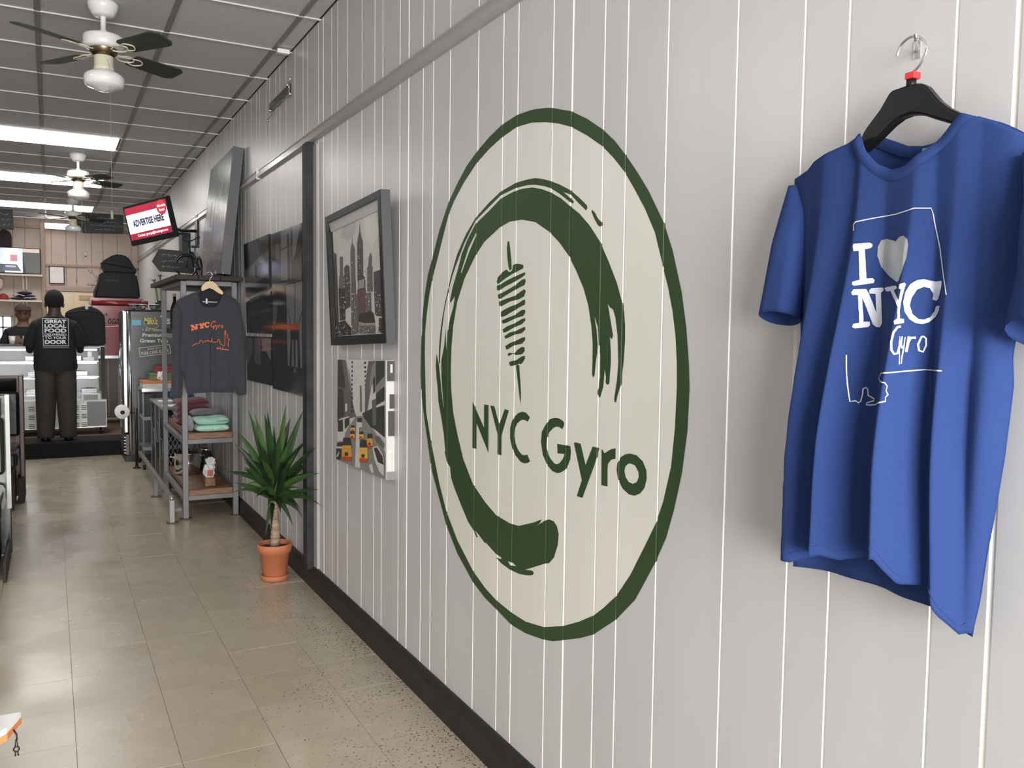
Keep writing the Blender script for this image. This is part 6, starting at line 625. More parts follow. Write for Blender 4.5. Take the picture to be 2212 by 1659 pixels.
# ribbed collar front and back
def collar(pts, xf, w):
    bm = bm_(); P = smooth_curve([(0, y, z) for y, z in pts], 6); rows = []
    for i, p in enumerate(P):
        a = P[max(0, i-1)]; b = P[min(len(P)-1, i+1)]; d = (b-a).normalized(); n_ = Vector((0, d.z, -d.y))
        if n_.z > 0: n_ = -n_
        rows.append([bm.verts.new((xf(p.y, p.z)-.0022*math.sin(PI*min(1,k/4))-.0015, p.y+n_.y*w*k/4, p.z+n_.z*w*k/4)) for k in range(5)])
    for a, b in zip(rows, rows[1:]):
        for k in range(4): f = bm.faces.new((a[k], a[k+1], b[k+1], b[k])); f.smooth = True
    flip_to(bm, (-1,0,0)); return bm
collf = [p for p in TOPF[3:13]]
obj('collar', collar(collf, lambda y, z: shirt_x(y, z), .0165), BLUE, t)
collb = [p for p in TOPB[3:10]]
obj('collar', collar(collb, lambda y, z: 1.238, .018), BLUE, t)
bm = bm_(); box(bm, (1.2300,.878,1.715), (1.2315,.905,1.735)); obj('neck_label', bm, mat('label_grey', (.35,.37,.42), .7), t, label='grey woven neck label')
def sleeve(outer, inner, hemf, hemb, th, xc):
    """outer/inner: tables (-z,y) ; open tube, front lip at hemf, rear lip at hemb"""
    bm = bm_(); n = 20; rings = []; nv = 26
    ztop = -outer[0][0]
    for j in range(nv+1):
        v = j/nv; ring = []
        for k in range(n):
            a = 2*PI*k/n; front = .5+.5*math.cos(a)
            zb = hemf*front+hemb*(1-front); z = ztop*(1-v)+zb*v
            yo, yi = _ip(outer, -z), _ip(inner, -z); c = (yo+yi)/2; hw = (yo-yi)/2
            rr = th*(.35+.65*min(1, v*2.2))
            y = c+hw*math.sin(a); x = xc(z)-rr*math.cos(a)-.003*math.sin(y*130+z*20)*v
            ring.append(bm.verts.new((x, y, z)))
        rings.append(ring)
    for a, b in zip(rings, rings[1:]):
        for k in range(n): f = bm.faces.new((a[k], a[(k+1) % n], b[(k+1) % n], b[k])); f.smooth = True
    bmesh.ops.recalc_face_normals(bm, faces=bm.faces)
    return bm
so = [(-1.708,1.158),(-1.66,1.172),(-1.60,1.185),(-1.53,1.197),(-1.47,1.208),(-1.44,1.200)]
si = [(-1.708,1.140),(-1.66,1.115),(-1.60,1.112),(-1.53,1.112),(-1.44,1.118)]
o = obj('sleeve', sleeve(so, si, 1.478, 1.452, .027, lambda z: 1.205-.10*(1.70-z)*.5), BLUE, t)
md = o.modifiers.new('thickness', 'SOLIDIFY'); md.thickness = .0014
so = [(-1.69,.715),(-1.62,.703),(-1.53,.697),(-1.47,.706),(-1.41,.712)]
si = [(-1.69,.665),(-1.62,.640),(-1.53,.625),(-1.45,.612),(-1.41,.612)]
o = obj('sleeve', sleeve(so, si, 1.462, 1.418, .042, lambda z: 1.185-.10*(1.70-z)*.9), BLUE, t)
md = o.modifiers.new('thickness', 'SOLIDIFY'); md.thickness = .0014
# stitched hem line
bm = bm_()
P = smooth_curve([(0, y, z+.016) for y, z in HEMF], 8)
tube(bm, [(shirt_x(p.y, p.z)-.0008, p.y, p.z) for p in P], .0007, 5); obj('hem_stitching', bm, mat('blue_thread', (.02,.04,.19), .8), t)
# print
SILV = mat('silver_print', (.60,.62,.70), .42, spec=.6); SILVG = mat('silver_print_heart', (.40,.42,.43), .34, metal=.35)
def shirt_print(name, groups, d, m):
    bm = bm_()
    for loops in groups:
        fs = flat(bm, loops, lambda u, v: Vector((0, u, v)))
    yy = [v.co.y for v in bm.verts]; zz = [v.co.z for v in bm.verts]
    q = min(yy)+.004
    while q < max(yy): bmesh.ops.bisect_plane(bm, geom=bm.verts[:]+bm.edges[:]+bm.faces[:], plane_co=(0,q,0), plane_no=(0,1,0), dist=1e-7); q += .004
    q = min(zz)+.012
    while q < max(zz): bmesh.ops.bisect_plane(bm, geom=bm.verts[:]+bm.edges[:]+bm.faces[:], plane_co=(0,0,q), plane_no=(0,0,1), dist=1e-7); q += .012
    for v in bm.verts: v.co.x = shirt_x(v.co.y, v.co.z)-d
    flip_to(bm, (-1,0,0))
    for f in bm.faces: f.smooth = True
    return obj(name, bm, m, t)
for s in PRI: shirt_print('printed_letter', [s], .0012, SILV)
shirt_print('printed_heart', [PRH[0]], .0012, SILVG)
for so_ in (PRS[:NSCR], PRS[NSCR:NSCR+NOL1], PRS[NSCR+NOL1:]): shirt_print('printed_outline', so_, .0013, SILV)
# hanger
h = thing('coat_hanger', 'black plastic coat hanger with chrome hook holding the blue t-shirt', 'hanger', (1.2,.91,1.85))
bm = bm_(); prism(bm, HANGER, 'x', 1.188, 1.207, 0)
bmesh.ops.remove_doubles(bm, verts=bm.verts, dist=1e-5)
es = [e for e in bm.edges if len(e.link_faces) == 2 and e.calc_face_angle(0) > .9]
bmesh.ops.bevel(bm, geom=es, offset=.004, segments=3, affect='EDGES')
obj('hanger_body', bm, BLACK, h)
bm = bm_(); tube(bm, smooth_curve([(1.198, y, z) for y, z in HOOK], 5), .0021, 10); obj('hook', bm, CHROME, h)
c = CLIP
bm = bm_(); tube(bm, [(1.198,c[1][0],c[1][1]+.001),(1.198,c[2][0],c[2][1]-.004)], .0075, 14); obj('collar_nut', bm, BLACK, h)
bm = bm_(); box(bm, (1.190,c[0][0]-.0085,c[1][1]-.0005), (1.207,c[0][0]+.0085,c[0][1]+.001), .0015); obj('size_clip', bm, mat('red_plastic', (.65,.03,.04), .35), h, label='red plastic size clip')
t = thing('wall_hook', 'small clear adhesive hook on the wall holding the chrome hanger hook', 'hook', (1.25,.945,1.9))
hy = HOOK[4][0]+.040; hz = HOOK[4][1]+.004; hx = HOOK[4][0]; hq = HOOK[4][1]-.006
bm = bm_(); box(bm, (1.2570,hy-.007,hz-.018), (1.2600,hy+.007,hz+.012), .001); obj('plate', bm, mat('clear_plastic', (.62,.61,.58), .1, alpha=.45), t)
bm = bm_(); tube(bm, smooth_curve([(1.258,hy,hz-.006),(1.235,hy-.018,hz-.008),(1.205,hx+.004,hq),(1.196,hx-.003,hq),(1.192,hx-.005,hq+.008)], 4), .0025, 8); obj('peg', bm, CHROME, t)
# ============================================================ STEEL RACK AND WHAT IS ON IT
def leg_plate(bm, x, y, s=.045): box(bm, (x-s, y-s*.8, 0), (x+s, y+s*.8, .008), .002)
PLATE = mat('foot_plate', (.10,.075,.055), .5, metal=.5)
t = thing('storage_rack', 'tall grey steel rack with wooden shelves against the wall behind the yucca', 'rack', (1.05,7.2,0))
X0, X1, Y0, Y1 = .838, 1.232, 6.60, 7.84
for x in (X0, X1-.038):
    for y in (Y0, Y1-.038):
        bm = bm_(); box(bm, (x, y, .008), (x+.038, y+.038, 1.755), .003); lg = obj('post', bm, GREY, t)
        bm = bm_(); leg_plate(bm, x+.019 if x < 1 else x+.008, y+.019, .042 if x < 1 else .03); obj('foot_plate', bm, PLATE, lg)
for z in (.140, .560, 1.33, 1.725):
    for (a, b) in (((X0+.038, Y0+.002, z), (X1-.038, Y0+.034, z+.034)), ((X0+.038, Y1-.034, z), (X1-.038, Y1-.002, z+.034)), ((X0+.002, Y0+.038, z), (X0+.034, Y1-.038, z+.034)), ((X1-.034, Y0+.038, z), (X1-.002, Y1-.038, z+.034))):
        bm = bm_(); box(bm, a, b, .002); obj('rail', bm, GREY, t)
for z, m in ((.175, WOOD), (.595, WOOD), (1.365, DWOOD)):
    for i in range(6):
        a = Y0+.004+(Y1-Y0-.014)*i/6; bm = bm_()
        box(bm, (X0+.040, a+.001, z), (X1-.040, a+(Y1-Y0-.014)/6-.001, z+.042), .003); obj('shelf_board', bm, m, t)
for i in range(3):
    a = X0-.045+(.46/3)*i; bm = bm_(); box(bm, (a+.001, Y0-.10, 1.760), (a+.152, Y1+.42, 1.795), .003); obj('top_board', bm, DWOOD, t)
# expanded-metal guard at the far end of the rack
bm = bm_(); zb = .30
for k in range(9):
    for s in (-1, 1):
        for j in range(5):
            x0 = X0+.04+k*.036; z0 = .20+j*.072+(.0 if s > 0 else .072)
            if x0+.036 < X1-.04: tube(bm, [(x0, Y1-.02, z0), (x0+.036, Y1-.02, z0+s*.072)], .002, 4)
obj('mesh_guard', bm, mat('mesh_grey', (.33,.32,.31), .5), t)['kind'] = 'stuff'

def folded(label, cx, cy, z, w, d, h, m, seed, group=None, rot=0., layers=1):
    rnd = random.Random(seed)
    t = thing('folded_shirt', label, 'shirt', (cx, cy, z), group)
    for L_ in range(layers):
        bm = bm_(); nx, ny = 22, 14; zz = z+h*L_/layers; hh = h/layers
        ph = rnd.random()*6; V = {}
        for side in (0, 1):
            for i in range(nx+1):
                for j in range(ny+1):
                    u, v = i/nx*2-1, j/ny*2-1; e = (1-abs(u)**6)*(1-abs(v)**6)
                    sq = 1-.03*math.sin(v*5+ph)-.02*math.sin(u*7+ph)
                    x = u*w/2*sq; y = v*d/2*(1-.04*math.sin(u*4+ph))
                    x, y = x*math.cos(rot)-y*math.sin(rot), x*math.sin(rot)+y*math.cos(rot)
                    top = zz+hh*(.5+.5*e**.5)*(1+.10*math.sin(u*3+ph)+.08*math.sin(v*5+ph*2+u*2)) if L_ == layers-1 else zz+hh*(.5+.45*e**.5)
                    V[side, i, j] = bm.verts.new((cx+x, cy+y, top if side else zz+hh*.5*(1-e**.5)))
        for side in (0, 1):
            for i in range(nx):
                for j in range(ny):
                    f = bm.faces.new((V[side,i,j], V[side,i+1,j], V[side,i+1,j+1], V[side,i,j+1])); f.smooth = True
        bmesh.ops.remove_doubles(bm, verts=bm.verts, dist=.0004)
        bmesh.ops.recalc_face_normals(bm, faces=bm.faces)
        obj('fold', bm, m, t)
    return t
def cloth(n, c): return mat(n, c, .9, bump=.3, bscale=60, sheen=.2, var=.12, vscale=20)
folded('mint green folded t-shirts at the front of the rack shelf', 1.062, 6.75, .639, .245, .22, .105, cloth('mint_cloth', (.42,.72,.60)), 2, layers=2)
folded('dark grey folded t-shirt behind the mint green ones', 1.065, 7.0, .639, .24, .20, .135, cloth('grey_cloth', (.15,.15,.155)), 3, layers=3)
folded('pale grey folded t-shirt at the open corner of the rack shelf', .906, 6.80, .639, .052, .22, .10, cloth('pale_grey_cloth', (.30,.31,.32)), 4)
folded('maroon folded t-shirts piled high on the rack shelf', 1.0, 7.34, .639, .25, .30, .20, cloth('maroon_cloth', (.16,.025,.035)), 5, layers=4)
folded('navy folded t-shirt with a white ring mark behind the maroon pile', .985, 7.64, .639, .18, .17, .09, cloth('navy_cloth', (.02,.035,.06)), 6, layers=2)
# lower shelf: metal pot, wooden tray and a wrapped gift bag
t = thing('metal_pot', 'shiny round metal pot on the lowest rack shelf', 'pot', (.97,7.35,.217))
bm = bm_(); lathe(bm, [(.002,0),(.085,0),(.10,.02),(.105,.10),(.10,.17),(.104,.175),(.095,.176),(.092,.02),(.002,.015)], (.97,7.35,.218), 28); obj('bowl', bm, CHROME, t)
for s in (-1, 1):
    bm = bm_(); tube(bm, smooth_curve([(.97+s*.10,7.33,.36),(.97+s*.13,7.34,.365),(.97+s*.13,7.36,.365),(.97+s*.10,7.37,.36)], 4), .005, 8); obj('handle', bm, CHROME, t)
t = thing('glass_jar', 'dark glass jar beside the metal pot on the lowest rack shelf', 'jar', (1.12,7.45,.217))
bm = bm_(); lathe(bm, [(.002,0),(.05,0),(.055,.02),(.055,.12),(.04,.15),(.04,.17),(.002,.17)], (1.13,7.45,.218), 20); obj('body', bm, mat('dark_glass', (.02,.02,.02), .06), t)
bm = bm_(); lathe(bm, [(.002,.17),(.044,.17),(.044,.19),(.002,.192)], (1.13,7.45,.218), 20); obj('lid', bm, CHROME, t)
t = thing('gift_bag', 'small brown and white wrapped treat bag on the lowest rack shelf', 'bag', (1.04,6.72,.217))
BRN = mat('bag_brown', (.22,.11,.045), .5, var=.5, vscale=40); BWT = mat('bag_white', (.70,.68,.66), .35, var=.2, vscale=60); BRED = mat('bag_red', (.45,.10,.06), .4)
rnd = random.Random(11)
def crumple(bm, c, r, s=(1,1,1), seed=1, sub=3, amp=.22):
    rn = random.Random(seed); res = bmesh.ops.create_icosphere(bm, subdivisions=sub, radius=1)
    for v in res['verts']:
        k = 1+amp*rn.uniform(-1, 1); v.co = Vector(c)+Vector((v.co.x*r*s[0]*k, v.co.y*r*s[1]*k, v.co.z*r*s[2]*k))
bm = bm_(); box(bm, (1.003,6.69,.218), (1.085,6.755,.285), .01); obj('brown_base', bm, BRN, t)
bm = bm_(); crumple(bm, (1.040,6.72,.335), .042, (1,.8,1.45), 3, 3, .20); obj('white_wrap', bm, BWT, t)
bm = bm_(); crumple(bm, (1.055,6.72,.405), .030, (1,.8,1.0), 5, 3, .28); obj('wrap_top', bm, BWT, t)
bm = bm_(); box(bm, (1.022,6.682,.30), (1.062,6.688,.345), .002); obj('red_label', bm, BRED, t)
t = thing('glass_bottle', 'dark glass bottle at the open side of the upper rack shelf', 'bottle', (.905,7.62,1.407))
bm = bm_(); lathe(bm, [(.001,0),(.034,0),(.036,.01),(.036,.14),(.028,.18),(.013,.22),(.012,.27),(.001,.27)], (.915,7.60,1.408), 22); obj('bottle_body', bm, mat('bottle_dark', (.012,.012,.012), .12), t)
bm = bm_(); lathe(bm, [(.001,.262),(.014,.262),(.014,.285),(.001,.286)], (.915,7.60,1.408), 16); obj('stopper', bm, mat('bottle_stopper', (.3,.28,.25), .5), t)
t = thing('silver_packet', 'crumpled silver packet before the dark bottle on the upper rack shelf', 'packet', (.93,7.40,1.407))
bm = bm_(); crumple(bm, (.93,7.42,1.452), .043, (1.1,.9,1), 21, 3, .12); obj('packet_body', bm, STEEL, t)
t = thing('postcard', 'small card with white and pink marks leaning on the middle rack rail', 'card', (.90,7.25,1.407))
bm = bm_(); box(bm, (.885,7.25,1.408), (.945,7.256,1.475), .001); obj('card', bm, mat('card_dark', (.05,.05,.055), .6), t)
bm = bm_(); ribbon(bm, [(.90,1.44),(.92,1.46),(.92,1.43)], .006, lambda u, v: Vector((u, 7.2492, v))); ribbon(bm, [(.925,1.42),(.94,1.45)], .008, lambda u, v: Vector((u, 7.2492, v))); obj('card_marks', bm, mat('card_pink', (.6,.25,.3), .6), t, kind='stuff')
# top of rack: little bicycle
def bike():
    t = thing('model_bicycle', 'small black wire model bicycle on top of the rack', 'ornament', (1.0,7.05,1.795))
    BK = mat('bike_black', (.02,.019,.018), .35, metal=.6)
    def wheel(c, r, ax, nm):
        ax = Vector(ax).normalized(); x = ax.orthogonal().normalized(); x = (Vector((0,0,1))-ax*ax.z).normalized(); y = ax.cross(x); c = Vector(c)
        bm = bm_(); tube(bm, [c+(x*math.cos(a)+y*math.sin(a))*r for a in [2*PI*k/36 for k in range(36)]], .0065, 8, closed=True)
        tube(bm, [c-ax*.012, c+ax*.012], .009, 10); wh = obj(nm, bm, BK, t)
        bm = bm_()
        for k in range(16):
            a = 2*PI*k/16; tube(bm, [c, c+(x*math.cos(a)+y*math.sin(a))*(r-.004)], .0011, 4, caps=False)
        obj('spokes', bm, BK, wh)
        bm = bm_(); tube(bm, [c+(x*math.cos(a)+y*math.sin(a))*(r+.014) for a in [PI*.9*(k/14)-PI*.42 for k in range(15)]], .004, 6); obj('mudguard', bm, BK, t)
    fw = (.925,6.96,1.882); rw_ = (1.048,7.16,1.882)
    wheel(fw, .080, (.25,-1,0), 'front_wheel'); wheel(rw_, .080, (1,-.42,0), 'rear_wheel')
    H = Vector((.955,6.99,2.02)); B_ = Vector((.995,7.07,1.89)); Sx = Vector((1.01,7.10,2.01))
    bm = bm_()
    for p in ([fw,(.945,6.98,1.97),H], [H,B_], [H+Vector((0,0,-.02)),Sx+Vector((0,0,-.03))], [B_,Sx], [B_,rw_], [Sx+Vector((0,0,-.03)),rw_]): tube(bm, p, .0042, 8)
    obj('frame', bm, BK, t)
    bm = bm_(); tube(bm, [H, H+Vector((-.01,-.01,.055))], .004, 8)
    q = H+Vector((-.01,-.01,.055)); tube(bm, smooth_curve([q+Vector((-.035,.0,.04)), q+Vector((-.045,-.01,.02)), q+Vector((-.02,0,0)), q, q+Vector((.03,.01,.01)), q+Vector((.06,.015,.03))], 4), .004, 8); obj('handlebar', bm, BK, t)
    for s in (-.040, .062): 
        bm = bm_(); tube(bm, [q+Vector((s,0,.035)), q+Vector((s+.022*(1 if s > 0 else 1),-.006,.036))], .0075, 8); obj('grip', bm, BK, t)
    bm = bm_(); tube(bm, [Sx, Sx+Vector((0,0,.03))], .004, 6); box(bm, Sx+Vector((-.03,-.02,.03)), Sx+Vector((.03,.025,.045)), .006); obj('saddle', bm, BK, t)
    bm = bm_(); tube(bm, [B_+Vector((-.03,.01,-.02)), B_, B_+Vector((.03,-.01,.02))], .003, 6); obj('pedals', bm, BK, t)
    return t
bike()
t = thing('clip_ornament', 'small dark clip lying on the rack top by the leaning canvas', 'ornament', (1.05,6.56,1.795))
bm = bm_(); box(bm, (1.06,6.505,1.7955), (1.125,6.54,1.803), .003); obj('base', bm, BLACK, t)
for x in (1.066,1.118):
    bm = bm_(); tube(bm, [(x,6.52,1.80),(x+.004,6.52,1.835)], .0015, 6); obj('pin', bm, CHROME, t)

# ---- hoodie
HY = 6.44
HOODM = mat('charcoal_jersey', (.042,.046,.056), .9, bump=.2, bscale=200, sheen=.15, var=.08, vscale=30)
t = thing('hoodie', 'charcoal hooded top with orange skyline print hanging from the rack', 'shirt', (.98,HY,.95))
def puff(name, poly, y, amp, m, parent, folds=0., seed=0):
    """a soft flat garment piece: front sheet bulging toward -Y, rear sheet flat, joined at the outline"""
    bm = bm_()
    xs = [p[0] for p in poly]; zs = [p[1] for p in poly]
    flat(bm, [poly], lambda u, v: Vector((u, y, v)))
    q = min(xs)+.012
    while q < max(xs): bmesh.ops.bisect_plane(bm, geom=bm.verts[:]+bm.edges[:]+bm.faces[:], plane_co=(q,0,0), plane_no=(1,0,0), dist=1e-6); q += .012
    q = min(zs)+.02
    while q < max(zs): bmesh.ops.bisect_plane(bm, geom=bm.verts[:]+bm.edges[:]+bm.faces[:], plane_co=(0,0,q), plane_no=(0,0,1), dist=1e-6); q += .02
    n = len(poly); segs = [(Vector((poly[i][0], 0, poly[i][1])), Vector((poly[(i+1) % n][0], 0, poly[(i+1) % n][1]))) for i in range(n)]
    def dist(p):
        d = 9
        for a, b in segs:
            ab = b-a; k = max(0, min(1, (p-a).dot(ab)/max(1e-9, ab.length_squared))); d = min(d, (p-a-ab*k).length)
        return d
    dup = bmesh.ops.duplicate(bm, geom=bm.verts[:]+bm.edges[:]+bm.faces[:])
    back = {v for v in dup['geom'] if isinstance(v, bmesh.types.BMVert)}
    for v in bm.verts:
        d = dist(Vector((v.co.x, 0, v.co.z))); e = min(1, d/.05); e = math.sqrt(max(0, 1-(1-e)**2))
        if v in back: v.co.y = y+.012*e
        else:
            f = folds*math.sin(v.co.x*62+seed+.8*math.sin(v.co.z*5))*min(1, max(0, (max(zs)-v.co.z)/(max(zs)-min(zs))))
            v.co.y = y-amp*e-f*e
    bmesh.ops.remove_doubles(bm, verts=bm.verts, dist=1e-5)
    bmesh.ops.recalc_face_normals(bm, faces=bm.faces)
    for f in bm.faces: f.smooth = True
    return obj(name, bm, m, parent)
def hood_y(x, z): return HY-.040
puff('body', HOOD_BODY, HY, .036, HOODM, t, .006, 2)
puff('hood', HOOD_HOOD, HY-.03, .018, mat('hood_inside', (.018,.020,.026), .95), t, .002, 1)
# long sleeves hanging over the body sides
bp = HOOD_BODY
def between(a, b, k): return (a[0]*(1-k)+b[0]*k, a[1]*(1-k)+b[1]*k)
xl = min(p[0] for p in bp); xr = max(p[0] for p in bp); zt = max(p[1] for p in bp); zb = min(p[1] for p in bp)
puff('sleeve', [(xl+.030,zt-.10),(xl+.014,zt-.16),(xl+.008,zt-.35),(xl+.001,zb+.05),(xl+.006,zb+.001),(xl+.06,zb+.004),(xl+.067,zb+.10),(xl+.072,zt-.40),(xl+.085,zt-.20),(xl+.070,zt-.12)], HY-.024, .026, HOODM, t, .003, 3)
puff('sleeve', [(xr-.05,zt-.08),(xr-.03,zt-.20),(xr-.010,zt-.35),(xr-.001,zb+.10),(xr-.006,zb+.012),(xr-.055,zb+.010),(xr-.060,zb+.10),(xr-.062,zt-.40),(xr-.078,zt-.20),(xr-.085,zt-.10)], HY-.024, .026, HOODM, t, .003, 5)
for nm, off_ in (('seam', .0),):
    bm = bm_(); xm = (xl+xr)/2+.0
    tube(bm, [(xm, HY-.040, zt-.32), (xm, HY-.041, zb+.06)], .0012, 5); obj('pocket_seam', bm, BLACK, t)
ORP = mat('orange_print', (.82,.16,.055), .6)
for s in HP:
    bm = bm_(); flat(bm, s, lambda u, v: Vector((u, HY-.0445, v)))
    flip_to(bm, (0,-1,0)); obj('printed_letter', bm, ORP, t)
bm = bm_()
for s in HPS: flat(bm, s, lambda u, v: Vector((u, HY-.0445, v)))
flip_to(bm, (0,-1,0)); o = obj('printed_skyline', bm, ORP, t); o['kind'] = 'stuff'
bm = bm_(); zq = HOOD_BAR[0][1]; box(bm, (HOOD_BAR[0][0]+.022, HY-.0515, zq-.014), (HOOD_BAR[0][0]+.033, HY-.0495, zq+.022)); obj('neck_label', bm, mat('white_label', (.75,.75,.75), .6), t, label='white neck label')
h = thing('wooden_hanger', 'pale wooden hanger holding the charcoal hooded top', 'hanger', (.98,HY,1.7))
bm = bm_(); prism(bm, HOOD_HANGER, 'y', HY-.064, HY-.046); 
bmesh.ops.remove_doubles(bm, verts=bm.verts, dist=1e-6)
es = [e for e in bm.edges if len(e.link_faces) == 2 and e.calc_face_angle(0) > .9]
bmesh.ops.bevel(bm, geom=es, offset=.003, segments=2, affect='EDGES')
obj('hanger_body', bm, mat('pale_wood', (.76,.56,.36), .45, var=.1, vscale=20), h)
bm = bm_(); tube(bm, [(HOOD_BAR[0][0], HY-.053, HOOD_BAR[0][1]-.001), (HOOD_BAR[1][0], HY-.053, HOOD_BAR[1][1]-.001)], .0035, 10); obj('trouser_bar', bm, mat('pale_bar', (.8,.78,.72), .4), h)
bm = bm_(); tube(bm, smooth_curve([(x, HY-.050, z) for x, z in HOOD_HOOK]), .0022, 8); obj('hook', bm, CHROME, h)
bm = bm_(); tube(bm, [(HOOD_HOOK[2][0], 6.51, HOOD_HOOK[2][1]-.005), (HOOD_HOOK[2][0], HY-.06, HOOD_HOOK[2][1]-.005)], .003, 8); tag(obj('rack_peg', bm, BLACK), 'small black peg under the rack top carrying the wooden hanger', 'peg')

# ============================================================ YUCCA
t = thing('potted_yucca', 'spiky green yucca with a thick trunk in a terracotta pot by the wall', 'plant', (1.098,4.83,0))
pc = (1.098, 4.83, 0)
TER = mat('terracotta', (.50,.165,.075), .65, var=.14, vscale=14, bump=.1)
bm = bm_(); lathe(bm, [(.002,0),(.066,0),(.074,.004),(.078,.030),(.072,.031),(.066,.012),(.002,.010)], pc, 40); obj('saucer', bm, TER, t)
bm = bm_(); lathe(bm, [(.002,.012),(.060,.012),(.064,.016),(.083,.158),(.0925,.160),(.0975,.205),(.0955,.208),(.088,.208),(.080,.150),(.062,.03)], pc, 44); obj('pot', bm, TER, t)
bm = bm_(); lathe(bm, [(.002,.190),(.03,.192),(.060,.186),(.0855,.184)], pc, 28)
rn = random.Random(3)
for v in bm.verts: v.co.z += rn.uniform(-.005,.005)
obj('soil', bm, mat('soil', (.035,.025,.02), .95, bump=.8, bscale=80), t)
TR = [Vector(p) for p in TRUNK]; tb = Vector((pc[0], pc[1], .175)); sh = tb-TR[0]; TR = [p+sh*(1-i/5.)*1.0 for i, p in enumerate(TR)]
cv_ = smooth_curve(TR[:5], 8); rr_ = [.0265+.0022*math.sin(i*2.4)-.004*i/len(cv_) for i in range(len(cv_))]
bm = bm_(); tube(bm, cv_, rr_, 18)
for v in bm.verts: v.co += Vector((rn.uniform(-1,1), rn.uniform(-1,1), 0))*.0012
obj('trunk', bm, mat('yucca_bark', (.36,.265,.19), .85, var=.45, vscale=12, stretch=(1,1,6), bump=.9, bscale=25), t)
LEAFM = [mat('leaf_green', (.020,.058,.012), .5, var=.3, vscale=12, rnd=.3), mat('leaf_green_light', (.045,.105,.022), .5, var=.3, vscale=12, rnd=.25), mat('leaf_green_dark', (.009,.028,.009), .5, var=.3, vscale=10, rnd=.3)]
crown = TR[4]; ctop = TR[5]
def leaf(tip, base, wmax, droop, m):
    base = Vector(base); tip = Vector(tip); d = tip-base; L_ = d.length; up = Vector((0,0,1))
    side = d.cross(Vector((.22,.97,-.05)))
    if side.length < .05: side = Vector((1,0,0))
    side.normalize(); rot = rn.uniform(-.8,.8); nrm = side.cross(d.normalized()); side2 = (side*math.cos(rot)+nrm*math.sin(rot)).normalized(); nrm2 = side2.cross(d.normalized())
    bm = bm_(); rows = []; n = 12
    for i in range(n+1):
        s = i/n; p = base+d*s+up*(droop*4*s*(1-s))
        wd = wmax*(.45+.55*math.sin(min(1, s/.42)*PI/2)) if s < .42 else wmax*(1-((s-.42)/.58)**1.5)
        wd = max(wd, .0006)
        rows.append([bm.verts.new(p+side2*wd*k+nrm2*(abs(k)*wd*.30)) for k in (-1,-.5,0,.5,1)])
    for a, b in zip(rows, rows[1:]):
        for k in range(4): f = bm.faces.new((a[k], a[k+1], b[k+1], b[k])); f.smooth = True
    for v in bm.verts:
        if v.co.x > 1.243: v.co.x = 1.243
    return obj('leaf', bm, m, t)
for i, tp in enumerate(TIPS):
    k = i % 5; base = crown*(1-k/5)+ctop*(k/5)+Vector((rn.uniform(-.012,.012), rn.uniform(-.012,.012), -.01))
    dn = tp[2] < base.z
    if dn: base = TR[3]*(.5)+crown*.5
    leaf(tp, base, rn.uniform(.018,.025) if not dn else .016, rn.uniform(.01,.05) if not dn else .05, LEAFM[i % 3] if not dn else LEAFM[rn.choice((0,2))])
for i in range(40):
    a = rn.uniform(0, 2*PI); el = rn.uniform(.1,1.25); L_ = rn.uniform(.24,.38)
    base = crown*(1-(i % 4)/5)+ctop*((i % 4)/5)
    tp = base+Vector((math.cos(a)*math.cos(el)*L_*.72, math.sin(a)*math.cos(el)*L_*.8, math.sin(el)*L_))
    if tp.x > 1.235: tp.x = 1.235
    leaf(tp, base, rn.uniform(.013,.020), rn.uniform(0,.04), LEAFM[rn.choice((0,2,2,1))])

# ============================================================ FOOT RAIL, CONSOLE, CART
t = thing('foot_rail', 'long low grey steel foot rail on flat plates left of the rack', 'rail', (.75,7.5,0))
for a, b, m in (((.735,6.545,.168),(.765,9.0,.198),GREY),((.765,6.64,.06),(.834,6.665,.085),GREY),):
    bm = bm_(); box(bm, a, b, .003); obj('bar', bm, m, t)
for y in (6.53, 7.60):
    bm = bm_(); box(bm, (.735,y-.016,.006), (.767,y+.016,.168), .002); lg = obj('leg', bm, mat('leg_light', (.36,.36,.36), .4) if y < 7 else GREY, t)
    bm = bm_(); box(bm, (.712,y-.03,0), (.790,y+.03,.007), .002); obj('foot_plate', bm, PLATE, lg)
    bm = bm_(); lathe(bm, [(.001,-.006),(.011,-.005),(.012,.0),(.001,.002)], (.75,y-.018 if y < 7 else y-.012,.183), 12, 'y'); obj('bolt', bm, CHROME, t)
t = thing('console_table', 'low black console with grey top and square outlines, beyond the rack', 'table', (1.04,8.5,0))
CX0, CX1, CY0, CY1 = .852, 1.232, 7.93, 9.0
for x in (CX0, CX1-.025):
    for y in (CY0, CY1-.025):
        bm = bm_(); box(bm, (x,y,0), (x+.025,y+.025,.695), .002); obj('leg', bm, mat('leg_light', (.36,.36,.36), .4), t)
bm = bm_(); box(bm, (CX0-.012,CY0-.012,.694), (CX1,CY1,.715), .003); obj('top', bm, mat('console_top', (.22,.22,.22), .3), t)
bm = bm_(); box(bm, (CX0+.002,CY0+.025,.05), (CX0+.012,CY1-.025,.69)); sp = obj('side_panel', bm, BLACK, t)
for y, z0, z1 in ((8.02,.25,.42),(8.34,.36,.54),(8.68,.28,.44)):
    bm = bm_(); P = [(CX0-.002,y,z0),(CX0-.002,y+.16,z0),(CX0-.002,y+.16,z1),(CX0-.002,y,z1)]; tube(bm, P, .0035, 6, closed=True); obj('square_outline', bm, GREY, sp)
for y in (8.24,8.60):
    bm = bm_(); box(bm, (CX0-.004,y,.04), (CX0+.004,y+.012,.69)); obj('upright', bm, GREY, sp)
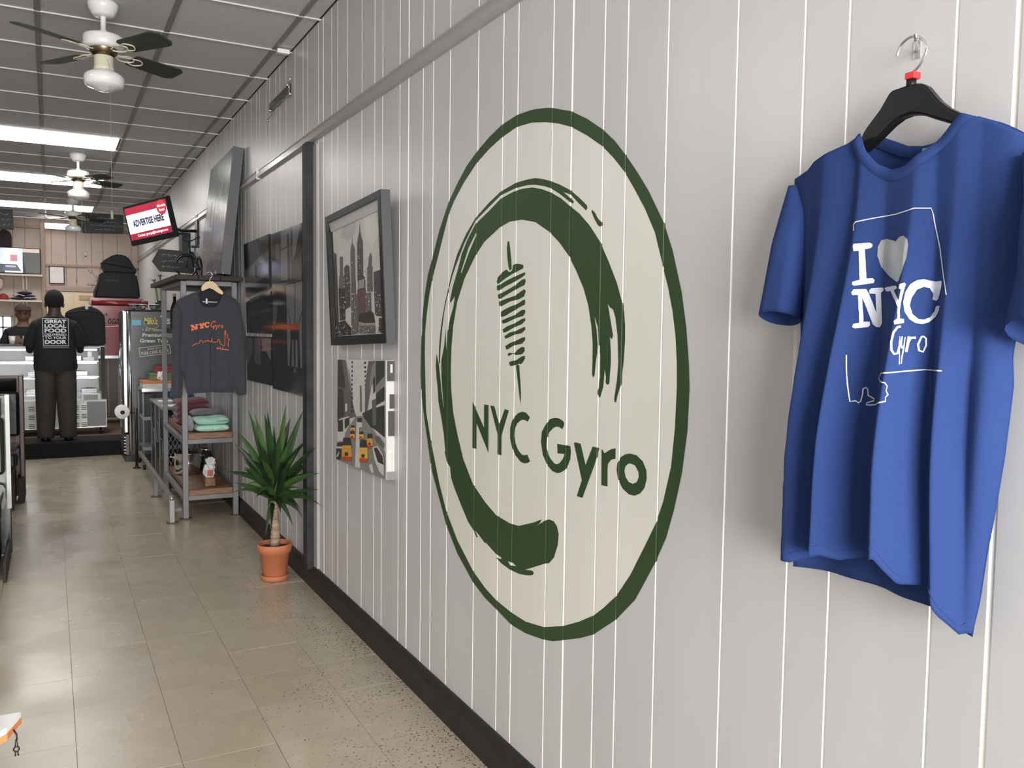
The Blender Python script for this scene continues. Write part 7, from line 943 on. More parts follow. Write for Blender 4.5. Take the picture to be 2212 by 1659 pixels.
for i, (x, y, r, lb) in enumerate(((.93,8.10,.1,'white sheet of paper at the near corner of the black console'),(1.10,8.16,-.2,'white sheet of paper by the wall on the black console'),(.95,8.62,.05,'white sheet of paper at the far end of the black console'))):
    bm = bm_(); box(bm, (x-.07,y-.10,.7155), (x+.07,y+.10,.7175)); o = tag(obj('paper_sheet', bm, mat('paper', (.78,.78,.77), .6)), lb, 'paper')
t = thing('blue_bag', 'blue plastic bag on the console behind the rack', 'bag', (1.06,8.35,.716))
bm = bm_(); crumple(bm, (1.06,8.38,.80), .12, (.9,1.0,.68), 8, 3, .10); obj('bag_body', bm, mat('blue_plastic', (.02,.10,.24), .4), t)
bm = bm_(); box(bm, (1.03,8.30,.875), (1.13,8.40,.90), .006); obj('silver_packet', bm, STEEL, t)
t = thing('service_cart', 'grey metal service cart piled with boxes before the tea cooler', 'cart', (.98,9.3,0))
for z in (.20,.50,.78):
    bm = bm_(); box(bm, (.785,9.05,z), (1.225,9.57,z+.014), .002); box(bm, (.78,9.045,z-.006), (1.23,9.053,z+.026)); obj('tray', bm, STEEL if z > .7 else GREY, t)
for x in (.792,1.215):
    for y in (9.06,9.56):
        bm = bm_(); tube(bm, [(x,y,.05),(x,y,.80)], .010, 10); lg = obj('post', bm, GREY, t)
        bm = bm_(); lathe(bm, [(.001,-.012),(.022,-.012),(.025,0),(.022,.012),(.001,.012)], (x,y,.026), 14, 'x'); obj('caster', bm, BLACK, lg)
def carton(name, label, lo, hi, m, lidm=None):
    t = thing(name, label, 'box', ((lo[0]+hi[0])/2, (lo[1]+hi[1])/2, lo[2]))
    zl = hi[2]-.3*(hi[2]-lo[2])
    bm = bm_(); box(bm, lo, (hi[0]-.002, hi[1]-.002, zl), .002); obj('carton_body', bm, m, t)
    bm = bm_(); box(bm, (lo[0]-.002, lo[1]-.002, zl), hi, .003); obj('lid', bm, lidm or m, t); return t
carton('pizza_box', 'orange and white pizza box on the service cart', (.79,9.08,.795), (1.10,9.40,.875), mat('box_white', (.62,.60,.56), .6, var=.15, vscale=30), mat('box_orange', (.58,.19,.07), .6, var=.2, vscale=9))
carton('green_box', 'green box on top of the pizza box', (.87,9.20,.876), (1.12,9.44,.945), mat('box_green', (.14,.20,.08), .6))
carton('red_box', 'red box topmost on the cart pile', (.93,9.26,.946), (1.14,9.48,1.01), mat('box_red', (.28,.02,.03), .5))
t = thing('paper_bag', 'crumpled white paper bag beside the green box on the cart', 'bag', (.97,9.14,.876))
bm = bm_(); crumple(bm, (.975,9.13,.925), .045, (1.0,.8,1.05), 9, 3, .25); obj('bag_body', bm, mat('crumpled_white', (.78,.77,.75), .7), t)
t = thing('bucket', 'stack of grey plastic buckets on the middle tray of the cart', 'bucket', (.85,9.15,.515))
for i in range(4):
    bm = bm_(); lathe(bm, [(.002,.004),(.046,.004),(.060,.15),(.065,.152),(.064,.160),(.057,.158),(.044,.012),(.002,.010)], (.852,9.14,.515+i*.024), 22); obj('nested_bucket', bm, mat('bucket_grey', (.12,.125,.125), .4), t)
t = thing('paper_roll_stand', 'dark pipe stand with a side arm for the white paper roll', 'stand', (.745,9.25,0))
PIPE = mat('black_pipe', (.045,.04,.036), .4, metal=.7)
bm = bm_(); tube(bm, [(.735,9.20,.01),(.735,9.20,.60)], .0135, 12); obj('pipe', bm, PIPE, t)
bm = bm_(); lathe(bm, [(.002,0),(.035,0),(.036,.008),(.016,.012),(.014,.03)], (.735,9.20,0), 20); obj('base_flange', bm, PIPE, t)
bm = bm_(); tube(bm, smooth_curve([(.735,9.20,.56),(.70,9.20,.557),(.66,9.19,.565),(.612,9.16,.580),(.600,9.08,.583),(.600,9.00,.583)], 5), .0105, 10); obj('arm', bm, PIPE, t)
bm = bm_(); lathe(bm, [(.001,-.008),(.019,-.006),(.02,.004),(.012,.012)], (.600,9.0,.583), 16, 'y'); obj('end_cap', bm, PIPE, t)
t = thing('paper_roll', 'white paper roll on the arm of the dark pipe stand', 'roll', (.6,9.07,.583))
bm = bm_(); lathe(bm, [(.016,-.045),(.063,-.045),(.066,-.042),(.066,.045),(.063,.048),(.016,.048),(.016,-.045)], (.600,9.068,.583), 36, 'y'); obj('roll_body', bm, mat('tissue_white', (.80,.79,.77), .8), t)

# ============================================================ TEA COOLER
t = thing('tea_cooler', 'grey iced tea drinks cooler with green tea lettering on its side', 'cooler', (.95,9.95,0))
TEA = mat('cooler_side', (.085,.088,.095), .22, var=.2, vscale=3, coat=.4)
bm = bm_(); box(bm, (.705,9.66,.06), (1.235,10.22,1.575), .012); obj('cabinet', bm, TEA, t)
bm = bm_(); tube(bm, [(.722,9.668,.08),(.722,9.668,1.57)], .018, 18); obj('chrome_corner', bm, CHROME, t)
bm = bm_(); box(bm, (.655,9.67,.30), (.700,10.21,1.575), .01); dd = obj('door', bm, STEEL, t)
bm = bm_(); box(bm, (.645,9.668,.30), (.662,9.70,1.57), .004); obj('door_edge', bm, BLACK, dd)
bm = bm_(); tube(bm, [(.632,9.72,.62),(.632,9.72,1.25)], .009, 10); tube(bm, [(.655,9.72,.64),(.632,9.72,.64)], .006, 8); tube(bm, [(.655,9.72,1.22),(.632,9.72,1.22)], .006, 8); obj('door_handle', bm, CHROME, dd)
bm = bm_(); box(bm, (.665,9.68,.0), (1.22,10.2,.065), .004); obj('base', bm, BLACK, t)
bm = bm_(); box(bm, (.672,9.672,.07), (.704,10.2,.285), .003); obj('grille', bm, mat('grille_grey', (.10,.10,.105), .4), t)
for i in range(6):
    bm = bm_(); box(bm, (.655,9.68,.085+i*.033), (.674,10.19,.096+i*.033), .002); obj('grille_slat', bm, STEEL, t)
bm = bm_(); box(bm, (.70,9.655,1.575), (1.235,10.225,1.587), .003); obj('top_cap', bm, DARK, t)
LET = mat('cream_lettering', (.55,.54,.46), .6); LY = mat('yellow_lettering', (.62,.55,.12), .6); LG_ = mat('leaf_print', (.20,.32,.10), .6)
def side_text(s, x, z, w, h, m, bold=.0, shear=0., rot=0., nm='lettering'):
    bm = text_bm(s, lambda u, v: Vector((x+u*math.cos(rot)-v*math.sin(rot), 9.6575, z+u*math.sin(rot)+v*math.cos(rot))), w, h, 0, 0, bold, shear)
    o = obj(nm, bm, m, t); return o
side_text("Milo's", .858, 1.435, .135, .075, LY, .02, .3); side_text('Tea', 1.02, 1.44, .12, .09, LET, .02)
side_text('\u2022 All Natural', .845, 1.365, .225, .030, LET, .0)
side_text('Premium', .845, 1.305, .21, .038, LET, .035)
side_text('Green Teas', .82, 1.245, .275, .040, LET, .035)
bm = bm_()
for a0, r_ in ((.2,.035),):
    P = [(.94+.06*math.cos(a), 1.42+.028*math.sin(a)) for a in [(-PI*.9)+PI*1.3*k/14 for k in range(15)]]
    ribbon(bm, P, .006, lambda u, v: Vector((u, 9.6572, v)))
obj('swoosh', bm, LY, t, kind='stuff')
for cx_, rr in ((.80,.5),(.92,-.5)):
    bm = bm_(); P = [(cx_+.045*math.cos(a+rr), 1.50+.028*math.sin(a)) for a in [PI*k/10 for k in range(11)]]
    ribbon(bm, P, .007, lambda u, v: Vector((u, 9.6573, v))); obj('leaf_mark', bm, LG_, t, kind='stuff')
side_text('MADE WITH', .895, 1.165, .13, .018, LET, .01, 0, .13); side_text('PURE CANE SUGAR', .835, 1.112, .27, .034, LET, .02, 0, .13)
bm = bm_(); c0, s0 = math.cos(.13), math.sin(.13)
F = lambda u, v: Vector((.82+u*c0-v*s0, 9.6575, 1.10+u*s0+v*c0))
for a, b in (((0,-.004),(.30,-.004)),((.30,-.004),(.30,.088)),((.30,.088),(0,.088)),((0,.088),(0,-.004))): ribbon(bm, [a, b], .006, F)
obj('stamp_frame', bm, LET, t, kind='stuff')
bm = bm_(); box(bm, (.745,9.652,1.425), (.835,9.6575,1.478)); obj('blue_notice', bm, mat('blue_note', (.16,.42,.62), .6), t, label='blue sticky note')
for i, (x, y, lb) in enumerate(((.765,9.72,'nearest-left glass bowl on top of the tea cooler'),(.852,9.74,'middle glass bowl on top of the tea cooler'),(.965,9.72,'glass bowl beside the bamboo on the tea cooler'))):
    t2 = thing('glass_bowl', lb, 'bowl', (x,y,1.587), 'glass bowls on the tea cooler')
    bm = bm_(); lathe(bm, [(.001,0),(.028,.0),(.032,.004),(.042,.03),(.045,.055),(.042,.055),(.038,.03),(.028,.007),(.001,.006)], (x,y,1.588), 24); obj('bowl_body', bm, GLASS, t2)
    bm = bm_(); tube(bm, [(x+.0445*math.cos(a), y+.0445*math.sin(a), 1.643) for a in [2*PI*k/24 for k in range(24)]], .004, 6, closed=True); obj('rim', bm, mat('rim_white', (.85,.85,.84), .2), t2)
t2 = thing('red_jar', 'small dark red jar behind the glass bowls on the tea cooler', 'jar', (.90,9.95,1.587))
bm = bm_(); lathe(bm, [(.001,0),(.028,0),(.03,.01),(.03,.05),(.022,.06),(.001,.06)], (.90,9.95,1.588), 18); obj('jar_body', bm, GLASS, t2)
bm = bm_(); lathe(bm, [(.001,.06),(.032,.06),(.032,.095),(.001,.097)], (.90,9.95,1.588), 18); obj('lid', bm, mat('jar_red', (.14,.012,.015), .4), t2)
t2 = thing('bamboo_vase', 'glass vase of two green bamboo stems on the tea cooler', 'plant', (1.04,9.85,1.587))
bm = bm_(); lathe(bm, [(.001,0),(.045,0),(.048,.004),(.05,.10),(.046,.10),(.044,.008),(.001,.006)], (1.04,9.85,1.588), 24); obj('vase', bm, GLASS, t2)
BAM = mat('bamboo_green', (.10,.16,.04), .45, var=.2)
for (bx, tx, tz) in ((1.02,.985,1.90),(1.06,1.045,1.95)):
    bm = bm_(); P = smooth_curve([(bx,9.85,1.60),(bx-.005,9.85,1.70),((bx+tx)/2,9.85,1.80),(tx,9.85,tz)], 5)
    tube(bm, P, [.0095+.0015*(i % 4 == 0) for i in range(len(P))], 10); st = obj('stem', bm, BAM, t2)
    for k in range(10):
        a = k*2.4; el = .2+.1*(k % 5); L_ = .06+.012*(k % 3); bm = bm_()
        b0 = Vector((tx,9.85,tz-.01)); d = Vector((math.cos(a)*math.cos(el), math.sin(a)*math.cos(el), math.sin(el))); s_ = d.cross(Vector((0,0,1))).normalized()*.008
        vs = [bm.verts.new(p) for p in (b0, b0+d*L_*.5+s_+Vector((0,0,.006)), b0+d*L_-Vector((0,0,.008)), b0+d*L_*.5-s_+Vector((0,0,.006)))]
        bm.faces.new(vs); obj('leaf', bm, LEAFM[k % 2], st)

# ============================================================ RED DRINKS COOLER WITH BLACK BAGS
t = thing('red_cooler', 'red soft drink cooler with white script lettering behind the counter', 'cooler', (.78,12.4,.15))
RED = mat('cooler_red', (.20,.008,.014), .28, coat=.25)
prof = [(.515,1.03),(1.03,1.03),(1.06,1.60),(1.075,1.66),(1.075,1.765),(.455,1.765),(.455,1.70),(.49,1.64)]
bm = bm_(); prism(bm, prof, 'y', 12.12, 12.68); obj('cabinet', bm, RED, t)
bm = bm_(); tube(bm, [(.465,12.105,1.70),(1.07,12.105,1.70)], .035, 14); obj('header_roll', bm, RED, t)
SCW = mat('script_white', (.80,.62,.64), .5)
def script(ch, x, z, s):
    if ch == 'C': P = [(.30,.78),(.36,.92),(.30,1.02),(.16,.98),(.04,.70),(.0,.35),(.08,.06),(.22,.02),(.36,.12)]
    elif ch == 'o': P = [(.12,.52),(.02,.38),(.0,.18),(.10,.04),(.22,.12),(.26,.34),(.20,.48),(.12,.50),(.28,.42)]
    elif ch == 'c': P = [(.24,.42),(.18,.52),(.06,.44),(.0,.22),(.08,.04),(.20,.06),(.30,.20)]
    elif ch == 'a': P = [(.24,.44),(.12,.50),(.02,.34),(.02,.12),(.12,.04),(.22,.22),(.27,.50),(.24,.16),(.30,.04),(.38,.14)]
    elif ch == 'l': P = [(.0,.12),(.14,.50),(.18,.90),(.10,.98),(.06,.70),(.06,.20),(.14,.04),(.24,.12)]
    else: P = [(.0,.28),(.22,.32)]
    bm = bm_(); Q = smooth_curve([(x+(u+.12*v)*s, z+v*s, 0) for u, v in P], 4)
    ribbon(bm, [(q.x, q.y) for q in Q], .0105, lambda u, v: Vector((u, 12.114, v))); return obj('script_letter', bm, SCW, t, kind='stuff')
for ch, x in (('C',.585),('o',.655),('c',.70),('a',.738),('-',.79),('C',.825),('o',.895),('l',.938),('a',.968)): script(ch, x, 1.435, .125)
bm = bm_(); ribbon(bm, [(.575,1.405),(.60,1.395),(.68,1.400),(.80,1.410),(1.0,1.400)], .009, lambda u, v: Vector((u, 12.114, v))); obj('script_swash', bm, SCW, t, kind='stuff')
bm = bm_(); box(bm, (.50,12.10,.985), (1.04,12.68,1.03), .004); obj('sill', bm, STEEL, t)
bm = bm_(); box(bm, (.56,12.16,.22), (1.03,12.66,.985), .006); obj('lower_cabinet', bm, mat('brown_cabinet', (.045,.030,.024), .35), t)
for x in (.64,.76,.88):
    bm = bm_(); box(bm, (x,12.145,.24), (x+.018,12.161,.97), .003); obj('upright', bm, GREY, t)
for x in (.585,1.0):
    for y in (12.18,12.64):
        bm = bm_(); tube(bm, [(x,y,.148),(x,y,.225)], .014, 8); obj('leg', bm, GREY, t)
def soft_block(bm, poly, y0, y1, bev=.02):
    prism(bm, poly, 'y', y0, y1); bmesh.ops.remove_doubles(bm, verts=bm.verts, dist=1e-6)
    es = [e for e in bm.edges if len(e.link_faces) == 2 and e.calc_face_angle(0) > .35]
    bmesh.ops.bevel(bm, geom=es, offset=bev, segments=3, affect='EDGES')
t = thing('delivery_bag', 'upright black delivery bag with faint lettering on the red cooler', 'bag', (.77,12.35,1.767))
bm = bm_(); soft_block(bm, [(.505,1.768),(1.045,1.768),(1.035,1.90),(1.005,2.085),(.575,2.09),(.545,1.93),(.515,1.89)], 12.14, 12.60); obj('bag_body', bm, CLOTHB, t)
bm = text_bm('Delivery', lambda u, v: Vector((u, 12.137, v)), .15, .035, .64, 1.975, .0, .2); obj('faint_lettering', bm, mat('faded_print', (.09,.09,.09), .7), t)
bm = bm_(); tube(bm, smooth_curve([(.54,12.13,1.90),(.52,12.11,1.84),(.525,12.12,1.79)], 4), .008, 6); obj('strap', bm, BLACK, t)
t = thing('delivery_bag', 'slumped black delivery bag lying tilted on the upright one', 'bag', (.8,12.35,2.09))
bm = bm_(); soft_block(bm, [(.640,2.092),(.99,2.090),(1.02,2.11),(.905,2.31),(.80,2.335),(.74,2.325),(.60,2.235),(.590,2.205)], 12.16, 12.55); obj('bag_body', bm, CLOTHB, t)
bm = bm_(); tube(bm, smooth_curve([(.60,12.15,2.22),(.75,12.14,2.20),(.95,12.14,2.16)], 4), .007, 6); obj('zip', bm, BLACK, t)

# ============================================================ GLASS DISPLAY COUNTER
t = thing('display_counter', 'lit white refrigerated display counter with glass front and vents', 'counter', (0,11.3,.15))
cx0, cx1, cy0, cy1 = -.95, .565, 11.0, 11.75
WP = mat('white_panel', (.72,.72,.71), .25, emit=0); LITS = mat('case_tube', (1,1,1), .5, emit=7, ecol=(1,1,1))
bm = bm_(); prism(bm, [(11.0,.235),(11.75,.235),(11.75,.60),(11.10,.60),(11.0,.55)], 'x', cx0, cx1); obj('lower_body', bm, WP, t)
bm = bm_(); box(bm, (cx0,11.10,1.145), (cx1,11.75,1.175), .006); obj('top_slab', bm, WP, t)
bm = bm_(); box(bm, (cx0,11.08,1.168), (.50,11.70,1.183), .003); obj('black_trim', bm, BLACK, t)
bm = bm_(); prism(bm, [(11.02,.58),(11.035,.575),(11.125,1.14),(11.112,1.145)], 'x', cx0+.02, cx1-.05); obj('front_glass', bm, GLASS, t)
for x in (cx1-.05, cx0):
    bm = bm_(); prism(bm, [(11.0,.56),(11.06,.56),(11.14,1.12),(11.75,1.12),(11.75,1.165),(11.10,1.165)], 'x', x, x+.045); obj('end_frame', bm, BLACK, t)
bm = bm_(); box(bm, (cx0+.02,11.72,.60), (cx1-.05,11.74,1.14)); obj('back_panel', bm, WP, t)
for z, d in ((.80,.30),(.98,.22)):
    bm = bm_(); box(bm, (cx0+.02,11.72-d*1.6,z), (cx1-.06,11.70,z+.010), .002); obj('glass_shelf', bm, mat('shelf_pale', (.6,.62,.62), .2), t)
    bm = bm_(); box(bm, (cx0+.02,11.712-d*1.6,z-.006), (cx1-.06,11.72-d*1.6,z+.014), .002); obj('shelf_rail', bm, STEEL, t)
for z in (1.125,.965,.785):
    bm = bm_(); tube(bm, [(cx0+.05,11.30 if z > 1.1 else 11.42,z),(cx1-.08,11.30 if z > 1.1 else 11.42,z)], .009, 8); obj('light_tube', bm, LITS, t)
bm = bm_(); box(bm, (.30,10.985,.545), (.50,11.02,.625), .004); cp = obj('control_panel', bm, WP, t)
bm = bm_(); box(bm, (.325,10.981,.555), (.475,10.986,.612), .002); obj('display', bm, mat('panel_dark', (.05,.05,.05), .2), cp)
for z0 in (.50,.40,.30):
    for xx in (-.23,-.13,-.03,.12,.22,.30) if z0 else ():
        for k in range(3):
            bm = bm_(); box(bm, (xx,10.994,z0-.02-k*.020), (xx+.055,11.001,z0-.012-k*.020)); obj('vent_slot', bm, BLACK, t)
bm = bm_(); box(bm, (.36,10.99,.25), (cx1-.01,11.0,.53), .002); obj('steel_panel', bm, mat('panel_grey', (.20,.20,.205), .4), t)
bm = bm_(); box(bm, (cx0,10.99,.228), (cx1,11.75,.24), .002); obj('base_rail', bm, STEEL, t)
for x, y in ((.50,11.05),(.50,11.7),(-.80,11.05),(-.80,11.7),(-.1,11.05)):
    bm = bm_(); lathe(bm, [(.001,-.016),(.032,-.015),(.036,0),(.032,.016),(.001,.016)], (x,y,.186), 18, 'x'); w_ = obj('caster', bm, BLACK, t)
    bm = bm_(); prism(bm, [(y-.02,.235),(y+.02,.235),(y+.008,.18),(y-.008,.18)], 'x', x-.022, x-.018); prism(bm, [(y-.02,.235),(y+.02,.235),(y+.008,.18),(y-.008,.18)], 'x', x+.018, x+.022); obj('fork', bm, CHROME, w_, kind='stuff')
n_ = 0
food = [('silver food pan with pale salad on the middle case shelf', -.16, .79, (.55,.5,.4)), ('silver food pan with greens on the middle case shelf', .30, .81, (.14,.2,.08)), ('silver food pan with wraps on the top case shelf', -.18, .99, (.6,.55,.45)), ('silver food pan with white cheese on the top case shelf', .235, .99, (.75,.74,.7)), ('silver pan of dark meat on the case floor at right', .40, .60, (.06,.045,.04)), ('silver pan of sauce on the case floor at left', -.18, .60, (.5,.42,.32))]
for lb, x, z, c in food:
    z = {.79:.811,.81:.811,.99:.991,.60:.601}[z]
    d = thing('food_pan', lb, 'tray', (x,11.5,z))
    bm = bm_(); ww = .085
    for a, b in (((x-ww,11.42,z),(x+ww,11.58,z+.004)),((x-ww,11.42,z),(x-ww+.004,11.58,z+.05)),((x+ww-.004,11.42,z),(x+ww,11.58,z+.05)),((x-ww,11.42,z),(x+ww,11.424,z+.05)),((x-ww,11.576,z),(x+ww,11.58,z+.05))): box(bm, a, b)
    obj('pan', bm, CHROME, d, kind='stuff')
    bm = bm_(); crumple(bm, (x,11.5,z+.035), .07, (1.05,.95,.35), n_, 3, .2); obj('food', bm, mat('food_%d' % n_, c, .7, var=.4, vscale=50), d); n_ += 1
d = thing('napkin_box', 'white napkin box in the lit counter, right of the customer', 'box', (.40,11.35,1.0))
bm = bm_(); box(bm, (.34,11.40,.992), (.46,11.50,1.03), .004); obj('carton_body', bm, WHITE, d)
bm = bm_(); box(bm, (.39,11.42,1.03), (.435,11.46,1.10), .003); obj('napkins', bm, WHITE, d)
for x, lb in ((-.385,'white paper cup on the counter top, left of the worker'),(-.245,'white paper cup on the counter top, in front of the worker')):
    d = thing('paper_cup', lb, 'cup', (x,11.3,1.184), 'paper cups on the display counter')
    bm = bm_(); lathe(bm, [(.001,.002),(.026,0),(.035,.095),(.032,.095),(.024,.006),(.001,.006)], (x,11.3,1.184), 20); obj('cup_body', bm, WHITE, d)
    bm = bm_(); tube(bm, [(x+.034*math.cos(a),11.3+.034*math.sin(a),1.279) for a in [2*PI*k/20 for k in range(20)]], .003, 6, closed=True); obj('rim', bm, WHITE, d)

# ============================================================ PEOPLE
def skin_mesh(V, E, root, sub=2):
    me = bpy.data.meshes.new('sk'); me.from_pydata([v[0] for v in V], E, []); o = bpy.data.objects.new('sk', me); COL.objects.link(o)
    md = o.modifiers.new('s', 'SKIN'); md.use_smooth_shade = True
    for i, v in enumerate(V):
        sv = me.skin_vertices[0].data[i]; sv.radius = (v[1], v[2] if len(v) > 2 else v[1]); sv.use_root = (i == root)
    m2 = o.modifiers.new('d', 'SUBSURF'); m2.levels = sub; m2.render_levels = sub
    bpy.context.view_layer.update()
    out = bpy.data.meshes.new_from_object(o.evaluated_get(bpy.context.evaluated_depsgraph_get()))
    bpy.data.objects.remove(o); bpy.data.meshes.remove(me); return out
def add_hand(V, E, wrist, palm, dirn, side):
    """palm vertex index is appended; four fingers and a thumb grow from inside the palm"""
    d = Vector(dirn).normalized(); s = Vector(side).normalized(); up = d.cross(s)
    p = Vector(palm); V.append((tuple(p), .034, .018)); E.append((wrist, len(V)-1)); pi = len(V)-1
    for k, L_ in enumerate((.068,.078,.073,.058)):
        b = p+s*(-.026+.0175*k); last = pi
        for a, dz in ((.035,0),(.035+L_*.5,-.006),(.035+L_*.8,-.022)):
            V.append((tuple(b+d*a+up*dz), .0085, .0085)); E.append((last, len(V)-1)); last = len(V)-1
    last = pi
    for a, c_ in ((.01,-.040),(.035,-.055)):
        V.append((tuple(p+d*a+s*c_), .010, .010)); E.append((last, len(V)-1)); last = len(V)-1
def torso_shirt(c, rows, n=28):
    """rows: (z, rx, ry, dy)"""
    bm = bm_(); rings = []
    for z, rx, ry, dy in rows:
        rings.append([bm.verts.new((c[0]+rx*math.cos(a)*(1+.02*math.sin(5*a+z*20)), c[1]+dy+ry*math.sin(a)*(1+.03*math.sin(4*a+z*14)), z)) for a in [2*PI*k/n for k in range(n)]])
    for a, b in zip(rings, rings[1:]):
        for k in range(n): f = bm.faces.new((a[k], a[(k+1) % n], b[(k+1) % n], b[k])); f.smooth = True
    bm.faces.new(rings[-1]); return bm
SKIN1 = mat('skin_dark', (.055,.032,.024), .5); SKIN2 = mat('skin_brown', (.17,.085,.055), .5)
PANT = mat('charcoal_trousers', (.040,.036,.034), .85, var=.15, vscale=12, bump=.3, bscale=30); TEEB = mat('black_tshirt', (.009,.010,.012), .85, bump=.25, bscale=25)
def person(px, py, z0, label, facing, sc=1.0, legs=True):
    f = facing
    def W(x, y, z): return (px+x*sc*f, py+y*sc*f, z0+z*sc)
    V = [(W(0,0,.84),.150,.115),(W(0,0,.98),.175,.13),(W(0,.01,1.12),.170,.12),(W(0,.0,1.225),.150,.095),(W(0,-.005,1.315),.060,.060),(W(0,.005,1.40),.062,.066),(W(0,.01,1.475),.082,.092),(W(0,.005,1.545),.066,.074)]
    E = [(i, i+1) for i in range(7)]
    def chain(start, pts):
        last = start
        for p in pts: V.append(p); E.append((last, len(V)-1)); last = len(V)-1
        return last
    for s in (-1, 1):
        wr_ = chain(3, [(W(s*.175,0,1.215),.066,.062),(W(s*.222,.02,1.09),.050,.048),(W(s*.238,.06,.955),.042,.040),(W(s*.235,.19,.945),.034,.032),(W(s*.205,.28,.955),.025,.023)])
        add_hand(V, E, wr_, W(s*.195,.335,.955), (0,f,-.1), (f*s,0,0))
        if legs: chain(0, [(W(s*.085,0,.76),.098,.10),(W(s*.095,.0,.50),.078,.082),(W(s*.10,.01,.42),.066,.070),(W(s*.103,-.01,.22),.058,.060),(W(s*.105,-.005,.085),.042,.046),(W(s*.11,.09,.035),.035,.030)])
    me = skin_mesh(V, E, 0)
    t = thing('person', label, 'person', (px,py,z0))
    for m in (SKIN1 if f > 0 else SKIN2, PANT, TEEB): me.materials.append(m)
    for p in me.polygons:
        c = p.center; z = (c.z-z0)/sc; y = (c.y-py)*f/sc; p.use_smooth = True
        p.material_index = 1 if z < .84 and y < .16 else (2 if z < 1.30 and y < .10 else 0)
        if z < .1: p.material_index = 2
    b = bpy.data.objects.new('body', me); COL.objects.link(b); b.parent = t; b.matrix_parent_inverse = Matrix.Translation(-t.location)
    return t, W
t, W = person(.045, 10.46, .160, 'person seen from behind in a black lettered t-shirt and charcoal trousers', 1, 1.03)
rows = [(W(0,0,.745)[2],.205,.150,0),(W(0,0,.78)[2],.212,.155,0),(W(0,0,.95)[2],.203,.150,0),(W(0,0,1.08)[2],.200,.145,0),(W(0,0,1.18)[2],.205,.130,0),(W(0,0,1.235)[2],.200,.125,0),(W(0,0,1.275)[2],.170,.110,0),(W(0,0,1.305)[2],.100,.085,0)]
obj('tshirt', torso_shirt((.045,10.46), rows), TEEB, t)
for s in (-1, 1):
    bm = bm_(); tube(bm, smooth_curve([W(s*.140,0,1.225), W(s*.190,.005,1.17), W(s*.222,.03,1.07), W(s*.238,.05,1.0)], 4), [.064+.004*math.sin(i) for i in range(13)], 16); obj('shirt_sleeve', bm, TEEB, t)
    bm = bm_(); tube(bm, smooth_curve([W(s*.088,0,.80), W(s*.095,.0,.50), W(s*.100,.0,.25), W(s*.106,.0,.035)], 5), [.112-.002*i for i in range(16)], 18); obj('trouser_leg', bm, PANT, t)
    bm = bm_(); lathe(bm, [(.001,0),(.045,0),(.05,.02),(.045,.05),(.03,.07),(.001,.072)], (0,0,0), 18)
    for v in bm.verts: v.co = Vector((v.co.x*.95, v.co.y*2.5+.05, v.co.z))+Vector(W(s*.107,0,0))
    obj('shoe', bm, BLACK, t)
bm = bm_(); bmesh.ops.create_uvsphere(bm, u_segments=24, v_segments=16, radius=1)
for v in bm.verts: v.co = Vector((v.co.x*.094, v.co.y*.108, v.co.z*.108))+Vector(W(0,0,1.485))
for f in bm.faces: f.smooth = True
obj('hair', bm, mat('hair_black', (.008,.008,.008), .95, bump=.8, bscale=120), t)
for s in (-1, 1):
    bm = bm_(); bmesh.ops.create_uvsphere(bm, u_segments=12, v_segments=8, radius=1)
    for v in bm.verts: v.co = Vector((v.co.x*.014, v.co.y*.022, v.co.z*.032))+Vector(W(s*.080,.0,1.43))
    obj('ear', bm, SKIN1, t)
WPR = mat('white_shirt_print', (.72,.72,.76), .7); by = 10.46-.163
rows_t = [('GREAT',1.433,.040),('LOCAL',1.386,.040),('FOOD',1.334,.044),('DELIVERED',1.302,.024),('TO YOUR',1.266,.028),('DOOR',1.212,.045)]
def backp(u, v):
    k = u-.045; return Vector((u, 10.46-.156*math.sqrt(max(.05, 1-(k/.235)**2))-.006-.010*max(0, (1.33-v))*1., v))
for s, z, h_ in rows_t:
    obj('printed_word', text_bm(s, backp, .205, h_, -.052, z, .045 if h_ > .03 else .02), WPR, t)
bm = bm_()
for a, b in (((-.070,1.483),(.172,1.483)),((.172,1.483),(.172,1.197)),((.172,1.197),(-.066,1.197)),((-.066,1.197),(-.070,1.483))):
    n = 8; ribbon(bm, [(a[0]+(b[0]-a[0])*i/n, a[1]+(b[1]-a[1])*i/n) for i in range(n+1)], .005, backp)
obj('print_border', bm, WPR, t, kind='stuff')
bm = bm_(); P = [(-.066+.236*i/8, 1.178) for i in range(9)]; ribbon(bm, P, .022, backp); obj('print_band', bm, mat('band_grey', (.10,.10,.11), .7), t, kind='stuff')
# the bag in front of the customer
b = thing('insulated_bag', 'round-topped black insulated bag on the counter right of the customer', 'bag', (.33,11.3,1.184))
bm = bm_(); soft_block(bm, [(.215,1.184),(.570,1.184),(.565,1.50),(.545,1.56),(.49,1.605),(.42,1.63),(.35,1.635),(.27,1.615),(.19,1.585),(.155,1.55),(.16,1.40)], 11.02, 11.38, .015); obj('bag_body', bm, CLOTHB, b)
bm = bm_(); tube(bm, smooth_curve([(.155,11.01,1.545),(.26,11.0,1.575),(.36,11.0,1.585),(.47,11.0,1.57),(.56,11.01,1.525)], 5), .006, 6); obj('zip', bm, BLACK, b)
bm = bm_(); box(bm, (.36,11.012,1.60), (.39,11.018,1.64), .002); obj('white_tag', bm, mat('tag_grey', (.5,.55,.6), .5), b, label='small pale tag')
t, W = person(-.29, 12.20, .148, 'worker in a brown cap and black shirt facing out behind the counter', -1, .955)
